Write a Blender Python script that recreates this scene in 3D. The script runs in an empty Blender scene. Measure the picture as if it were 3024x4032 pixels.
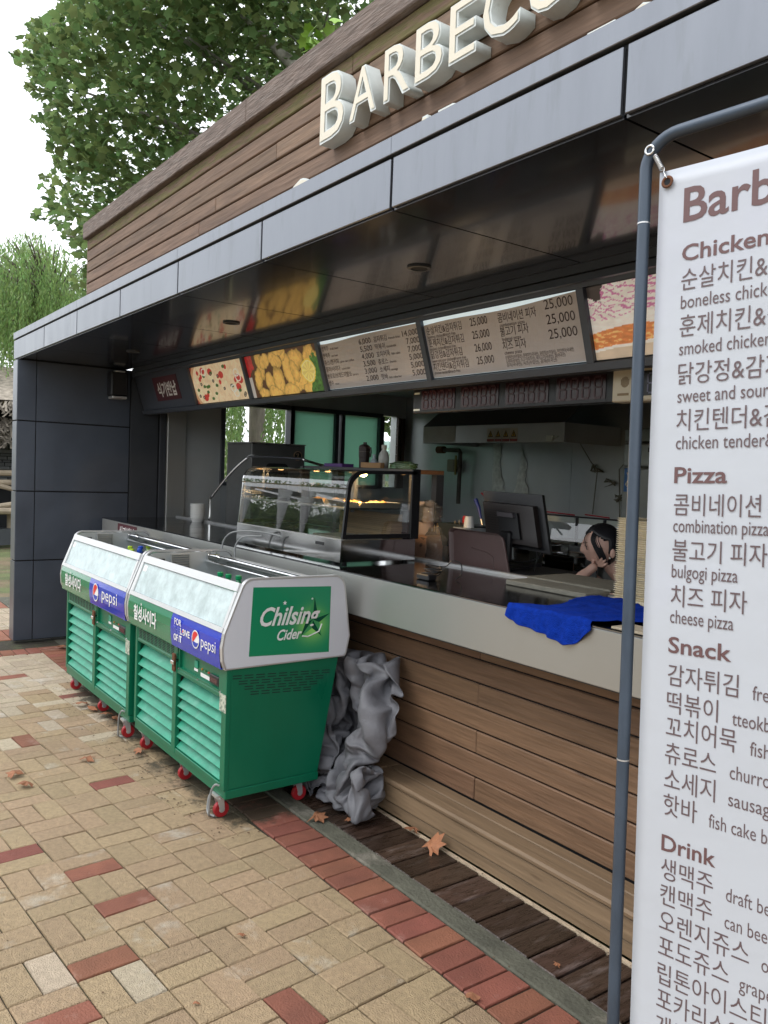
import bpy, bmesh, math, random
import numpy as np
from mathutils import Vector, Matrix, noise as mnoise

random.seed(7); RNG = np.random.default_rng(7)
sc = bpy.context.scene
C = sc.collection

# ------------------------------------------------------------------ camera
def setup_camera():
    f = 3191.27
    yaw, pitch, roll = map(math.radians, (53.74857827, 2.82425741, 2.22247105))
    cy, sy, cp, sp = math.cos(yaw), math.sin(yaw), math.cos(pitch), math.sin(pitch)
    fw = Vector((-sy*cp, cy*cp, -sp)); r = Vector((cy, sy, 0)); u = r.cross(fw)
    r2 = math.cos(roll)*r + math.sin(roll)*u
    u2 = -math.sin(roll)*r + math.cos(roll)*u
    m = Matrix((r2, u2, -fw)).transposed().to_4x4()
    m.translation = Vector((0, 0, 1.6))
    cd = bpy.data.cameras.new('camera'); co = bpy.data.objects.new('camera', cd); C.objects.link(co)
    co.matrix_world = m
    cd.sensor_fit = 'VERTICAL'; cd.sensor_height = 24; cd.lens = f/4032*24
    cd.clip_start = .05; cd.clip_end = 900
    sc.camera = co
setup_camera()

# ------------------------------------------------------------------ world, sun, exposure
SUN_EL, SUN_AZ = 58, 205
def setup_world():
    w = bpy.data.worlds.new('World'); sc.world = w; w.use_nodes = True
    nt = w.node_tree; nt.nodes.clear()
    sky = nt.nodes.new('ShaderNodeTexSky'); sky.sky_type = 'NISHITA'; sky.sun_disc = False
    sky.sun_elevation = math.radians(SUN_EL); sky.sun_rotation = math.radians(SUN_AZ)
    tc = nt.nodes.new('ShaderNodeTexCoord')
    nz = nt.nodes.new('ShaderNodeTexNoise'); nz.inputs['Scale'].default_value = 2.2; nz.inputs['Detail'].default_value = 4
    nt.links.new(tc.outputs['Generated'], nz.inputs['Vector'])
    cr = nt.nodes.new('ShaderNodeValToRGB')
    cr.color_ramp.elements[0].position = .3; cr.color_ramp.elements[0].color = (9.6, 10.1, 10.7, 1)
    cr.color_ramp.elements[1].position = .7; cr.color_ramp.elements[1].color = (11.6, 11.9, 12.2, 1)
    nt.links.new(nz.outputs['Fac'], cr.inputs['Fac'])
    mx = nt.nodes.new('ShaderNodeMix'); mx.data_type = 'RGBA'; mx.inputs['Factor'].default_value = .9
    nt.links.new(sky.outputs[0], mx.inputs[6]); nt.links.new(cr.outputs[0], mx.inputs[7])
    bg = nt.nodes.new('ShaderNodeBackground'); bg.inputs['Strength'].default_value = .105
    out = nt.nodes.new('ShaderNodeOutputWorld')
    nt.links.new(mx.outputs[2], bg.inputs['Color']); nt.links.new(bg.outputs[0], out.inputs[0])
    sd = bpy.data.lights.new('sun', 'SUN'); sd.energy = .7; sd.angle = math.radians(28); sd.color = (1, .97, .92)
    so = bpy.data.objects.new('sun', sd); C.objects.link(so)
    # comes from the open plaza side, a little from the left
    d = Vector((.28, .75, -1.25)); so.rotation_euler = d.to_track_quat('-Z', 'Y').to_euler(); so.location = (-3, -8, 14)
setup_world()
sc.view_settings.view_transform = 'Standard'; sc.view_settings.look = 'None'
sc.view_settings.exposure = 0.9; sc.view_settings.gamma = 1; sc.view_settings.use_curve_mapping = False
try:
    sc.cycles.use_denoising = True; sc.cycles.denoiser = 'OPENIMAGEDENOISE'
    sc.cycles.max_bounces = 8; sc.cycles.transparent_max_bounces = 16; sc.cycles.caustics_reflective = False
    sc.cycles.sample_clamp_indirect = 4
except Exception: pass

# ------------------------------------------------------------------ materials
MATS = {}
def M(name, col, rough=.5, metal=0., var=.12, vscale=6., stretch=(1, 1, 1), bump=0., bscale=60., pobj=0., isl=0.,
      col2=None, c2scale=2., c2thr=(.5, .65), c2fac=1., spec=.5, coat=0., knots=0., trans=0., alpha=1., emis=None, estr=0., attr=None, hue=0., sheen=0., coords='P', rvar=0.):
    if name in MATS: return MATS[name]
    m = bpy.data.materials.new(name); m.use_nodes = True; nt = m.node_tree; N = nt.nodes; L = nt.links
    b = N['Principled BSDF']
    b.inputs['Roughness'].default_value = rough; b.inputs['Metallic'].default_value = metal
    b.inputs['Specular IOR Level'].default_value = spec
    if coat: b.inputs['Coat Weight'].default_value = coat; b.inputs['Coat Roughness'].default_value = .06
    if trans: b.inputs['Transmission Weight'].default_value = trans
    if alpha < 1: b.inputs['Alpha'].default_value = alpha
    if sheen: b.inputs['Sheen Weight'].default_value = sheen
    if coords == 'O':
        tc = N.new('ShaderNodeTexCoord'); pos = tc.outputs['Object']
    else:
        g = N.new('ShaderNodeNewGeometry'); pos = g.outputs['Position']
    mp = N.new('ShaderNodeMapping'); mp.inputs['Scale'].default_value = stretch; L.new(pos, mp.inputs['Vector'])
    vec = mp.outputs[0]
    rnd = None
    if pobj or isl or hue:
        oi = N.new('ShaderNodeObjectInfo'); ge = N.new('ShaderNodeNewGeometry')
        ad = N.new('ShaderNodeMath'); ad.operation = 'ADD'
        L.new(oi.outputs['Random'], ad.inputs[0]); L.new(ge.outputs['Random Per Island'], ad.inputs[1])
        fr = N.new('ShaderNodeMath'); fr.operation = 'FRACT'; L.new(ad.outputs[0], fr.inputs[0]); rnd = fr.outputs[0]
        # shift the texture per piece
        sh = N.new('ShaderNodeVectorMath'); sh.operation = 'ADD'
        sm = N.new('ShaderNodeMath'); sm.operation = 'MULTIPLY'; sm.inputs[1].default_value = 37.
        L.new(rnd, sm.inputs[0]); L.new(vec, sh.inputs[0]); L.new(sm.outputs[0], sh.inputs[1]); vec = sh.outputs[0]
    if attr:
        at = N.new('ShaderNodeVertexColor'); at.layer_name = attr; cur = at.outputs['Color']
    else:
        rgb = N.new('ShaderNodeRGB'); rgb.outputs[0].default_value = (*col, 1); cur = rgb.outputs[0]
    if col2:
        n2 = N.new('ShaderNodeTexNoise'); n2.inputs['Scale'].default_value = c2scale; n2.inputs['Detail'].default_value = 5; n2.inputs['Roughness'].default_value = .65
        L.new(vec, n2.inputs['Vector'])
        mr = N.new('ShaderNodeMapRange'); mr.inputs[1].default_value = c2thr[0]; mr.inputs[2].default_value = c2thr[1]; mr.inputs[4].default_value = c2fac
        L.new(n2.outputs['Fac'], mr.inputs[0])
        x = N.new('ShaderNodeMix'); x.data_type = 'RGBA'; L.new(mr.outputs[0], x.inputs[0]); L.new(cur, x.inputs[6]); x.inputs[7].default_value = (*col2, 1); cur = x.outputs[2]
    n1 = None
    if var:
        n1 = N.new('ShaderNodeTexNoise'); n1.inputs['Scale'].default_value = vscale; n1.inputs['Detail'].default_value = 6; n1.inputs['Roughness'].default_value = .6
        L.new(vec, n1.inputs['Vector'])
        mr = N.new('ShaderNodeMapRange'); mr.inputs[1].default_value = .25; mr.inputs[2].default_value = .75; mr.inputs[3].default_value = 1-var; mr.inputs[4].default_value = 1+var
        L.new(n1.outputs['Fac'], mr.inputs[0])
        x = N.new('ShaderNodeVectorMath'); x.operation = 'SCALE'; L.new(cur, x.inputs[0]); L.new(mr.outputs[0], x.inputs['Scale']); cur = x.outputs[0]
    if knots:
        mk = N.new('ShaderNodeMapping'); mk.inputs['Scale'].default_value = (2.1, .001, 10.5); L.new(pos, mk.inputs['Vector'])
        vo = N.new('ShaderNodeTexVoronoi'); vo.inputs['Scale'].default_value = 1; vo.inputs['Randomness'].default_value = 1
        dn = N.new('ShaderNodeTexNoise'); dn.inputs['Scale'].default_value = 3; L.new(mk.outputs[0], dn.inputs['Vector'])
        av = N.new('ShaderNodeVectorMath'); av.operation = 'MULTIPLY_ADD'; L.new(dn.outputs['Color'], av.inputs[0]); av.inputs[1].default_value = (.12, 0, .3); L.new(mk.outputs[0], av.inputs[2]); L.new(av.outputs[0], vo.inputs['Vector'])
        sel = N.new('ShaderNodeSeparateColor'); L.new(vo.outputs['Color'], sel.inputs[0])
        th = N.new('ShaderNodeMath'); th.operation = 'GREATER_THAN'; th.inputs[1].default_value = .72; L.new(sel.outputs[0], th.inputs[0])
        mr = N.new('ShaderNodeMapRange'); mr.inputs[1].default_value = .03; mr.inputs[2].default_value = .13; mr.inputs[3].default_value = knots; mr.inputs[4].default_value = 0; L.new(vo.outputs['Distance'], mr.inputs[0])
        ml = N.new('ShaderNodeMath'); ml.operation = 'MULTIPLY'; L.new(th.outputs[0], ml.inputs[0]); L.new(mr.outputs[0], ml.inputs[1])
        x = N.new('ShaderNodeMix'); x.data_type = 'RGBA'; L.new(ml.outputs[0], x.inputs[0]); L.new(cur, x.inputs[6]); x.inputs[7].default_value = (col[0]*.28, col[1]*.24, col[2]*.22, 1); cur = x.outputs[2]
    if pobj or isl:
        mr = N.new('ShaderNodeMapRange'); v = pobj or isl; mr.inputs[3].default_value = 1-v; mr.inputs[4].default_value = 1+v; L.new(rnd, mr.inputs[0])
        x = N.new('ShaderNodeVectorMath'); x.operation = 'SCALE'; L.new(cur, x.inputs[0]); L.new(mr.outputs[0], x.inputs['Scale']); cur = x.outputs[0]
    if hue:
        hs = N.new('ShaderNodeHueSaturation'); mr = N.new('ShaderNodeMapRange'); mr.inputs[3].default_value = .5-hue; mr.inputs[4].default_value = .5+hue
        mm = N.new('ShaderNodeMath'); mm.operation = 'MULTIPLY'; mm.inputs[1].default_value = 7.3; ff = N.new('ShaderNodeMath'); ff.operation = 'FRACT'
        L.new(rnd, mm.inputs[0]); L.new(mm.outputs[0], ff.inputs[0]); L.new(ff.outputs[0], mr.inputs[0]); L.new(mr.outputs[0], hs.inputs['Hue']); L.new(cur, hs.inputs['Color']); cur = hs.outputs[0]
    L.new(cur, b.inputs['Base Color'])
    if emis: b.inputs['Emission Color'].default_value = (*emis, 1); b.inputs['Emission Strength'].default_value = estr
    if rvar and n1:
        mr = N.new('ShaderNodeMapRange'); mr.inputs[1].default_value = .3; mr.inputs[2].default_value = .7; mr.inputs[3].default_value = max(.02, rough-rvar); mr.inputs[4].default_value = rough+rvar
        L.new(n1.outputs['Fac'], mr.inputs[0]); L.new(mr.outputs[0], b.inputs['Roughness'])
    if bump:
        nb = N.new('ShaderNodeTexNoise'); nb.inputs['Scale'].default_value = bscale; nb.inputs['Detail'].default_value = 4; L.new(vec, nb.inputs['Vector'])
        bp = N.new('ShaderNodeBump'); bp.inputs['Strength'].default_value = bump; bp.inputs['Distance'].default_value = .01
        L.new(nb.outputs['Fac'], bp.inputs['Height']); L.new(bp.outputs[0], b.inputs['Normal'])
    MATS[name] = m
    return m

def glass(name, tint=(1, 1, 1), refl=1.0, dirt=0.0, dcol=(.8, .8, .8), lo=.45, nsc=14):
    """thin pane: clear, with Fresnel mirror and optionally a film of dirt or frost"""
    m = bpy.data.materials.new(name); m.use_nodes = True; nt = m.node_tree; N = nt.nodes; L = nt.links; N.clear()
    out = N.new('ShaderNodeOutputMaterial'); tr = N.new('ShaderNodeBsdfTransparent'); tr.inputs[0].default_value = (*tint, 1)
    gl = N.new('ShaderNodeBsdfGlossy'); gl.inputs['Roughness'].default_value = .01
    fr = N.new('ShaderNodeFresnel'); fr.inputs['IOR'].default_value = 1.55
    mu = N.new('ShaderNodeMath'); mu.operation = 'MULTIPLY'; mu.inputs[1].default_value = 1.7*refl; mu.use_clamp = True
    L.new(fr.outputs[0], mu.inputs[0])
    mx = N.new('ShaderNodeMixShader'); L.new(mu.outputs[0], mx.inputs[0]); L.new(tr.outputs[0], mx.inputs[1]); L.new(gl.outputs[0], mx.inputs[2])
    cur = mx.outputs[0]
    if dirt:
        df = N.new('ShaderNodeBsdfDiffuse'); df.inputs[0].default_value = (*dcol, 1)
        g = N.new('ShaderNodeNewGeometry'); nz = N.new('ShaderNodeTexNoise'); nz.inputs['Scale'].default_value = nsc; nz.inputs['Detail'].default_value = 7; nz.inputs['Roughness'].default_value = .7
        L.new(g.outputs['Position'], nz.inputs['Vector']); mr = N.new('ShaderNodeMapRange'); mr.inputs[1].default_value = .35; mr.inputs[2].default_value = .65
        mr.inputs[3].default_value = dirt*lo; mr.inputs[4].default_value = dirt; L.new(nz.outputs['Fac'], mr.inputs[0])
        m2 = N.new('ShaderNodeMixShader'); L.new(mr.outputs[0], m2.inputs[0]); L.new(cur, m2.inputs[1]); L.new(df.outputs[0], m2.inputs[2]); cur = m2.outputs[0]
    L.new(cur, out.inputs[0])
    return m

def s2l(r, g, b):
    f = lambda c: (c/255/12.92) if c/255 <= .04045 else ((c/255+.055)/1.055)**2.4
    return (f(r), f(g), f(b))

cream = M('cream_paver', (.355, .254, .150), .72, var=.22, vscale=55, isl=.09, hue=.007, bump=.9, bscale=190, col2=(.47, .42, .34), c2scale=3.2, c2thr=(.60, .70), c2fac=.7)
redp = M('red_paver', (.225, .080, .050), .8, var=.2, vscale=10, isl=.16, hue=.01, bump=.5, bscale=150, col2=(.38, .24, .19), c2scale=6, c2thr=(.58, .72), c2fac=.6)
sand = M('joint_sand', (.038, .032, .020), .95, var=.4, vscale=25, bump=.8, bscale=90, col2=(.05, .06, .025), c2scale=8)
concrete = M('concrete', (.19, .172, .14), .9, var=.3, vscale=9, bump=.7, bscale=70, col2=(.085, .085, .062), c2scale=4, c2thr=(.36, .46), c2fac=.9)
mortar = M('pale_mortar', (.48, .38, .27), .9, var=.3, vscale=18, bump=.7, bscale=80)
deckw = M('wet_deck_wood', (.045, .027, .019), .33, var=.55, vscale=5, stretch=(14, 2.5, 6), pobj=.35, bump=.5, bscale=9, col2=(.13, .10, .09), c2scale=1.5, c2thr=(.55, .7), c2fac=.7, rvar=.18, hue=.01)
wallw = M('stained_cedar', (.19, .108, .064), .55, knots=.8, var=.28, vscale=3, stretch=(1.2, 12, 16), pobj=.14, bump=.35, bscale=4, hue=.006, col2=(.11, .055, .03), c2scale=1.2, c2thr=(.62, .72), c2fac=.6)
upw = M('weathered_cedar', (.19, .122, .078), .75, knots=.7, var=.3, vscale=3, stretch=(1.2, 12, 16), pobj=.2, bump=.4, bscale=4, hue=.008, col2=(.10, .062, .042), c2scale=1., c2thr=(.5, .68), c2fac=.7)
trimw = M('grey_weathered_board', (.165, .125, .105), .85, var=.4, vscale=5, stretch=(2, 10, 14), bump=.7, bscale=8, col2=(.22, .19, .17), c2scale=3, c2thr=(.5, .7), c2fac=.6)
mossw = M('mossy_board', (.12, .10, .035), .85, var=.3, vscale=5, stretch=(1.5, 10, 10), bump=.5, bscale=8, col2=(.15, .09, .06), c2scale=3.5, c2thr=(.45, .6))
ledgew = M('pale_cedar_ledge', (.215, .145, .086), .6, knots=.8, var=.25, vscale=3, stretch=(1., 14, 14), pobj=.12, bump=.35, bscale=4, col2=(.2, .12, .06), c2scale=.8, c2thr=(.56, .7), c2fac=.6)
paleP = M('pale_cream_paver', (.46, .375, .27), .85, var=.2, vscale=55, isl=.10, hue=.006, bump=.9, bscale=190, col2=(.54, .49, .42), c2scale=3.2, c2thr=(.55, .68), c2fac=.7)
fasciam = M('satin_grey_panel', (.21, .222, .248), .38, .75, var=.12, vscale=3, stretch=(3, 3, .5), rvar=.06, col2=(.16, .17, .18), c2scale=5, c2thr=(.56, .72), c2fac=.55)
soffitm = M('gloss_black_panel', (.020, .023, .032), .15, .0, var=.05, spec=.6, bump=.03, bscale=3, coat=.35)
pillarm = M('dark_toned_panel', (.078, .093, .122), .38, .3, var=.12, vscale=3, spec=.5, rvar=.08)
gapm = M('dark_gap', (.008, .009, .012), .8, var=0)
darkm = M('dark_metal', (.06, .066, .078), .4, .3, var=.1, vscale=5)
framem = M('charcoal_frame', (.085, .10, .125), .4, .5, var=.12, vscale=6, rvar=.08)
steel = M('brushed_steel', (.46, .465, .45), .36, .72, var=.03, vscale=2, rvar=.02, bump=.06, bscale=3)
steeltop = M('steel_top', (.24, .24, .25), .13, 1., var=.12, vscale=5, rvar=.06)
steelwall = M('kitchen_steel', (.50, .525, .535), .38, .5, var=.14, vscale=1.6, rvar=.05)
mirror = M('polished_steel', (.58, .58, .58), .08, 1., var=.05, vscale=4)
alu = M('aluminium', (.60, .60, .60), .34, .6, var=.05, vscale=12, rvar=.05)
chrome = M('chrome', (.7, .7, .7), .1, 1., var=0)
greenp = M('green_paint', (.002, .135, .068), .34, 0, var=.1, vscale=6, rvar=.08, col2=(.03, .075, .04), c2scale=9, c2thr=(.66, .8), c2fac=.6, stretch=(1, 1, .5))
slatp = M('green_slat_paint', (.022, .27, .165), .5, 0, var=.2, vscale=14, col2=(.16, .36, .28), c2scale=8, c2thr=(.5, .75), c2fac=.5)
whitep = M('white_panel', (.66, .68, .74), .3, 0, var=.03, vscale=3)
stickg = M('sticker_green', (.002, .16, .075), .3, 0, var=.03, attr=None)
stripg = M('strip_green', (.003, .17, .075), .15, 0, var=.05, coat=.25)
stripb = M('strip_blue', (.006, .028, .42), .15, 0, var=.05, coat=.2)
inkw = M('white_ink', (.78, .78, .78), .4, var=0)
inkbr = M('maroon_ink', (.135, .07, .07), .55, var=.0)
inkgr = M('brown_grey_ink', (.125, .085, .09), .55, var=.0)
inkdk = M('dark_ink', (.07, .05, .05), .6, var=.0)
inkred = M('red_ink', (.65, .03, .03), .4, var=0)
inkblue = M('blue_ink', (.02, .05, .4), .4, var=0)
bannerm = M('banner_vinyl', (.50, .525, .57), .45, 0, bump=.5, bscale=5, var=.03, vscale=1.5, col2=(.50, .51, .60), c2scale=1.2, c2fac=.6)
tubem = M('slate_blue_tube', (.055, .075, .105), .42, .2, var=.14, vscale=12, rvar=.1)
rust = M('rust', (.14, .055, .025), .8, .2, var=.4, vscale=60)
black = M('black_plastic', (.012, .012, .014), .4, var=.1)
rubber = M('red_wheel', (.33, .012, .018), .45, var=.1, vscale=20)
menum = M('menu_film', (.64, .60, .60), .38, 0, var=.05, vscale=2.5, coat=.2)
paperw = M('pale_paper', (.66, .75, .76), .5, var=.04)
maroon = M('maroon_sign', (.075, .018, .026), .5, var=.08)
printm = M('printed_picture', (1, 1, 1), .3, 0, var=0, attr='Col', coat=.25)
glowm = M('glowing_panel', (.66, .75, .76), .5, var=.04, emis=(.75, .9, .95), estr=.30)  # pale panel, emission added to brighten the strip above the film
def added_glow():
    # weak emission added to brighten the prints, in the colours of the print
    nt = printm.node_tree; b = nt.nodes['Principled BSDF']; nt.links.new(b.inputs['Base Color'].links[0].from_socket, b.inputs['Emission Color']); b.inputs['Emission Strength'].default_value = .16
added_glow()
letterside = M('letter_return', (.68, .72, .70), .4, 0, var=.12, vscale=9, col2=(.3, .31, .27), c2scale=9, c2thr=(.66, .8), c2fac=.7)
letterface = M('letter_face', (.72, .66, .53), .4, 0, var=.04, vscale=5)
lettertrim = M('letter_rim', (.8, .8, .78), .4, 0, var=0)
tarpm = M('grey_tarpaulin', (.145, .145, .16), .55, 0, var=.08, vscale=14, bump=.35, bscale=45, rvar=.1)
bluecl = M('blue_microfibre', (.006, .042, .40), .95, 0, var=.25, vscale=60, bump=1., bscale=260, spec=.1)
traym = M('brown_tray', (.115, .070, .066), .42, 0, var=.07, vscale=20)
foamm = M('cream_foam', (.78, .68, .48), .7, 0, var=.08, vscale=20, pobj=.08)
woodbrd = M('grey_board', (.21, .20, .165), .7, 0, var=.25, vscale=10, stretch=(2, 8, 8))
skin = M('skin', (.68, .42, .33), .5, 0, var=.06, vscale=30, bump=.03)
hairm = M('black_hair', (.010, .010, .013), .4, 0, var=.4, vscale=30, stretch=(10, 10, 1))
navy = M('navy_cloth', (.012, .014, .03), .85, var=.15, vscale=20)
leafm = M('plane_tree_leaf', (.16, .235, .085), .55, 0, var=.35, vscale=.9, isl=.45, hue=.03, spec=.4)
leafn = leafm
barkm = M('bark', (.20, .17, .145), .9, 0, var=.45, vscale=14, stretch=(1, 1, .3), bump=1., bscale=20)
plbark = M('plane_bark', (.20, .19, .155), .85, 0, var=.3, vscale=8, bump=.5, bscale=12, col2=(.3, .29, .24), c2scale=6)
willowm = M('willow_leaf', (.20, .31, .10), .6, 0, var=.2, vscale=1.2, isl=.35, hue=.02)
grassm = M('grass', (.10, .12, .045), .95, 0, var=.4, vscale=3, bump=1., bscale=30, col2=(.16, .12, .07), c2scale=1.2, c2thr=(.45, .6))
thatchm = M('thatch', (.22, .19, .155), .95, 0, var=.5, vscale=10, isl=.4)
stonem = M('slate_stone', (.12, .125, .13), .85, 0, var=.3, vscale=8, pobj=.35, bump=.8, bscale=20)
logm = M('peeled_log', (.32, .26, .19), .8, 0, var=.25, vscale=8, bump=.4, bscale=20)
plasterm = M('cream_plaster', (.55, .50, .42), .85, var=.08)
dryleaf = M('dry_leaf', (.30, .125, .06), .75, 0, var=.25, vscale=40, pobj=.25)
hillm = M('hill_green', (.20, .29, .25), .95, var=.3, vscale=.2)
for nm in ('plane_tree_leaf', 'willow_leaf'):      # leaves let light through
    m = MATS[nm]; nt = m.node_tree; b = nt.nodes['Principled BSDF']
    src = b.inputs['Base Color'].links[0].from_socket
    tl = nt.nodes.new('ShaderNodeBsdfTranslucent'); nt.links.new(src, tl.inputs[0])
    mx = nt.nodes.new('ShaderNodeMixShader'); mx.inputs[0].default_value = .52
    o = nt.nodes['Material Output']; nt.links.new(b.outputs[0], mx.inputs[1]); nt.links.new(tl.outputs[0], mx.inputs[2]); nt.links.new(mx.outputs[0], o.inputs[0])

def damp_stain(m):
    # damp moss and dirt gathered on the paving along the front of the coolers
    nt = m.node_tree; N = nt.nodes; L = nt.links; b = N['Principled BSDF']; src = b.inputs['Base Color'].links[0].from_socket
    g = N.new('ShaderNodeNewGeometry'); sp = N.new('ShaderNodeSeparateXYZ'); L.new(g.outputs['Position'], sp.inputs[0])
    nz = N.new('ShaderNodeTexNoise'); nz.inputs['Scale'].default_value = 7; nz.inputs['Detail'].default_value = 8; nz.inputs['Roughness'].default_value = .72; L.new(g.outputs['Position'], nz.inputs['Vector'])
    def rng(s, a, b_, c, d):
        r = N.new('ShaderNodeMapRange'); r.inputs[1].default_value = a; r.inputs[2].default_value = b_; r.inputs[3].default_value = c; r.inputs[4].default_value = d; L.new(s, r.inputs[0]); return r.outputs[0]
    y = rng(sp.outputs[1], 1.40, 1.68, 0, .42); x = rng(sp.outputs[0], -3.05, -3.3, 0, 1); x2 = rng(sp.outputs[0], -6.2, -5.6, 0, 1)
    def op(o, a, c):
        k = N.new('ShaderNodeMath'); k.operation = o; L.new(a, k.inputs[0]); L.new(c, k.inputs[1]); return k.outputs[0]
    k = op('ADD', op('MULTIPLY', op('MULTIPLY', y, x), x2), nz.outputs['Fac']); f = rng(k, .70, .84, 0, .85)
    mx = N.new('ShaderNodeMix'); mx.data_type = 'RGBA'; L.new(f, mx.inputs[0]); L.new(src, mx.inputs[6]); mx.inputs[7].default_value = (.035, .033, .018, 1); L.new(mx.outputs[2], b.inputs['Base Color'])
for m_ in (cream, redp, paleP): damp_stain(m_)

# ------------------------------------------------------------------ mesh helpers
class MB:
    def __init__(s): s.v = []; s.f = []
    def add(s, vs, fs):
        n = len(s.v); s.v += [tuple(p) for p in vs]; s.f += [tuple(i+n for i in f) for f in fs]; return s
    def box(s, a, b, ch=0.):
        x0, y0, z0 = a; x1, y1, z1 = b
        if x0 > x1: x0, x1 = x1, x0
        if y0 > y1: y0, y1 = y1, y0
        if z0 > z1: z0, z1 = z1, z0
        if not ch:
            s.add([(x0,y0,z0),(x1,y0,z0),(x1,y1,z0),(x0,y1,z0),(x0,y0,z1),(x1,y0,z1),(x1,y1,z1),(x0,y1,z1)],
                  [(0,3,2,1),(4,5,6,7),(0,1,5,4),(1,2,6,5),(2,3,7,6),(3,0,4,7)])
        else:
            c = min(ch, (x1-x0)/2.01, (y1-y0)/2.01, (z1-z0)/2.01); vs = []; fs = []
            xs, ys, zs = (x0, x1), (y0, y1), (z0, z1)
            idx = {}
            for i in (0, 1):
                for j in (0, 1):
                    for k in (0, 1):
                        sx, sy, sz = (1, -1)[i], (1, -1)[j], (1, -1)[k]
                        for ax in range(3):
                            p = [xs[i]+sx*c, ys[j]+sy*c, zs[k]+sz*c]; p[ax] = (xs[i], ys[j], zs[k])[ax]
                            idx[i, j, k, ax] = len(vs); vs.append(tuple(p))
            I = lambda i, j, k, a: idx[i, j, k, a]
            for i in (0, 1):
                q = [I(i,0,0,0), I(i,1,0,0), I(i,1,1,0), I(i,0,1,0)]; fs.append(q if i else q[::-1])
                q = [I(0,i,0,1), I(0,i,1,1), I(1,i,1,1), I(1,i,0,1)]; fs.append(q if i else q[::-1])
                q = [I(0,0,i,2), I(1,0,i,2), I(1,1,i,2), I(0,1,i,2)]; fs.append(q if i else q[::-1])
            for a in (0, 1):
                for b_ in (0, 1):
                    q = [I(0,a,b_,1), I(1,a,b_,1), I(1,a,b_,2), I(0,a,b_,2)]; fs.append(q if a == b_ else q[::-1])
                    q = [I(a,0,b_,0), I(a,1,b_,0), I(a,1,b_,2), I(a,0,b_,2)]; fs.append(q[::-1] if a == b_ else q)
                    q = [I(a,b_,0,0), I(a,b_,1,0), I(a,b_,1,1), I(a,b_,0,1)]; fs.append(q if a == b_ else q[::-1])
            for i in (0, 1):
                for j in (0, 1):
                    for k in (0, 1):
                        q = [I(i,j,k,0), I(i,j,k,1), I(i,j,k,2)]; fs.append(q if (i+j+k) % 2 else q[::-1])
            s.add(vs, fs)
        return s
    def prism(s, poly, d, inset=0.):
        """poly: list of 3D points; d: extrusion vector"""
        d = Vector(d); n = len(poly); A = [Vector(p) for p in poly]; B = [p+d for p in A]
        s.add(A+B, [tuple(range(n))[::-1], tuple(range(n, 2*n))]+[(i, (i+1) % n, n+(i+1) % n, n+i) for i in range(n)]); return s
    def tube(s, path, r, k=8, cap=True):
        P = [Vector(p) for p in path]; n = len(P); rs = r if isinstance(r, (list, tuple)) else [r]*n
        t0 = (P[1]-P[0]).normalized(); up = Vector((0, 0, 1)) if abs(t0.z) < .9 else Vector((1, 0, 0))
        nx = t0.cross(up).normalized(); vs = []; fs = []
        for i in range(n):
            t = (P[min(i+1, n-1)]-P[max(i-1, 0)]).normalized()
            nx = (nx-t*nx.dot(t)).normalized(); ny = t.cross(nx)
            for j in range(k):
                a = 2*math.pi*j/k; vs.append(P[i]+(nx*math.cos(a)+ny*math.sin(a))*rs[i])
        for i in range(n-1):
            for j in range(k): fs.append((i*k+j, i*k+(j+1) % k, (i+1)*k+(j+1) % k, (i+1)*k+j))
        if cap: fs += [tuple(range(k))[::-1], tuple((n-1)*k+j for j in range(k))]
        s.add(vs, fs); return s
    def lathe(s, prof, c, k=16, axis='z'):
        vs = []; fs = []; n = len(prof)
        for r, h in prof:
            for j in range(k):
                a = 2*math.pi*j/k; p = (r*math.cos(a), r*math.sin(a), h)
                if axis == 'x': p = (p[2], p[0], p[1])
                elif axis == 'y': p = (p[0], p[2], p[1])
                vs.append((c[0]+p[0], c[1]+p[1], c[2]+p[2]))
        for i in range(n-1):
            for j in range(k): fs.append((i*k+j, i*k+(j+1) % k, (i+1)*k+(j+1) % k, (i+1)*k+j))
        fs += [tuple(range(k))[::-1], tuple((n-1)*k+j for j in range(k))]
        s.add(vs, fs); return s
    def wire(s, path, r, k=8, n=6):
        P = [Vector(p) for p in path]; P = [P[0]*2-P[1]]+P+[P[-1]*2-P[-2]]; out = []
        for i in range(1, len(P)-2):
            for j in range(n):
                t = j/n; a, b, c, d = P[i-1:i+3]
                out.append(.5*((2*b)+(c-a)*t+(2*a-5*b+4*c-d)*t*t+(3*b-a-3*c+d)*t**3))
        out.append(P[-2]); return s.tube(out, r, k)
    def grid(s, nx, ny, fn):
        vs = [fn(i/nx, j/ny) for j in range(ny+1) for i in range(nx+1)]
        fs = [(j*(nx+1)+i, j*(nx+1)+i+1, (j+1)*(nx+1)+i+1, (j+1)*(nx+1)+i) for j in range(ny) for i in range(nx)]
        s.add(vs, fs); return s
    def mesh(s, name, smooth=False):
        me = bpy.data.meshes.new(name); me.from_pydata(s.v, [], s.f); me.update()
        if smooth: me.shade_smooth()
        return me
    def build(s, name, mat, parent=None, smooth=False, **props):
        return link(name, s.mesh(name, smooth), mat, parent, **props)

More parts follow.
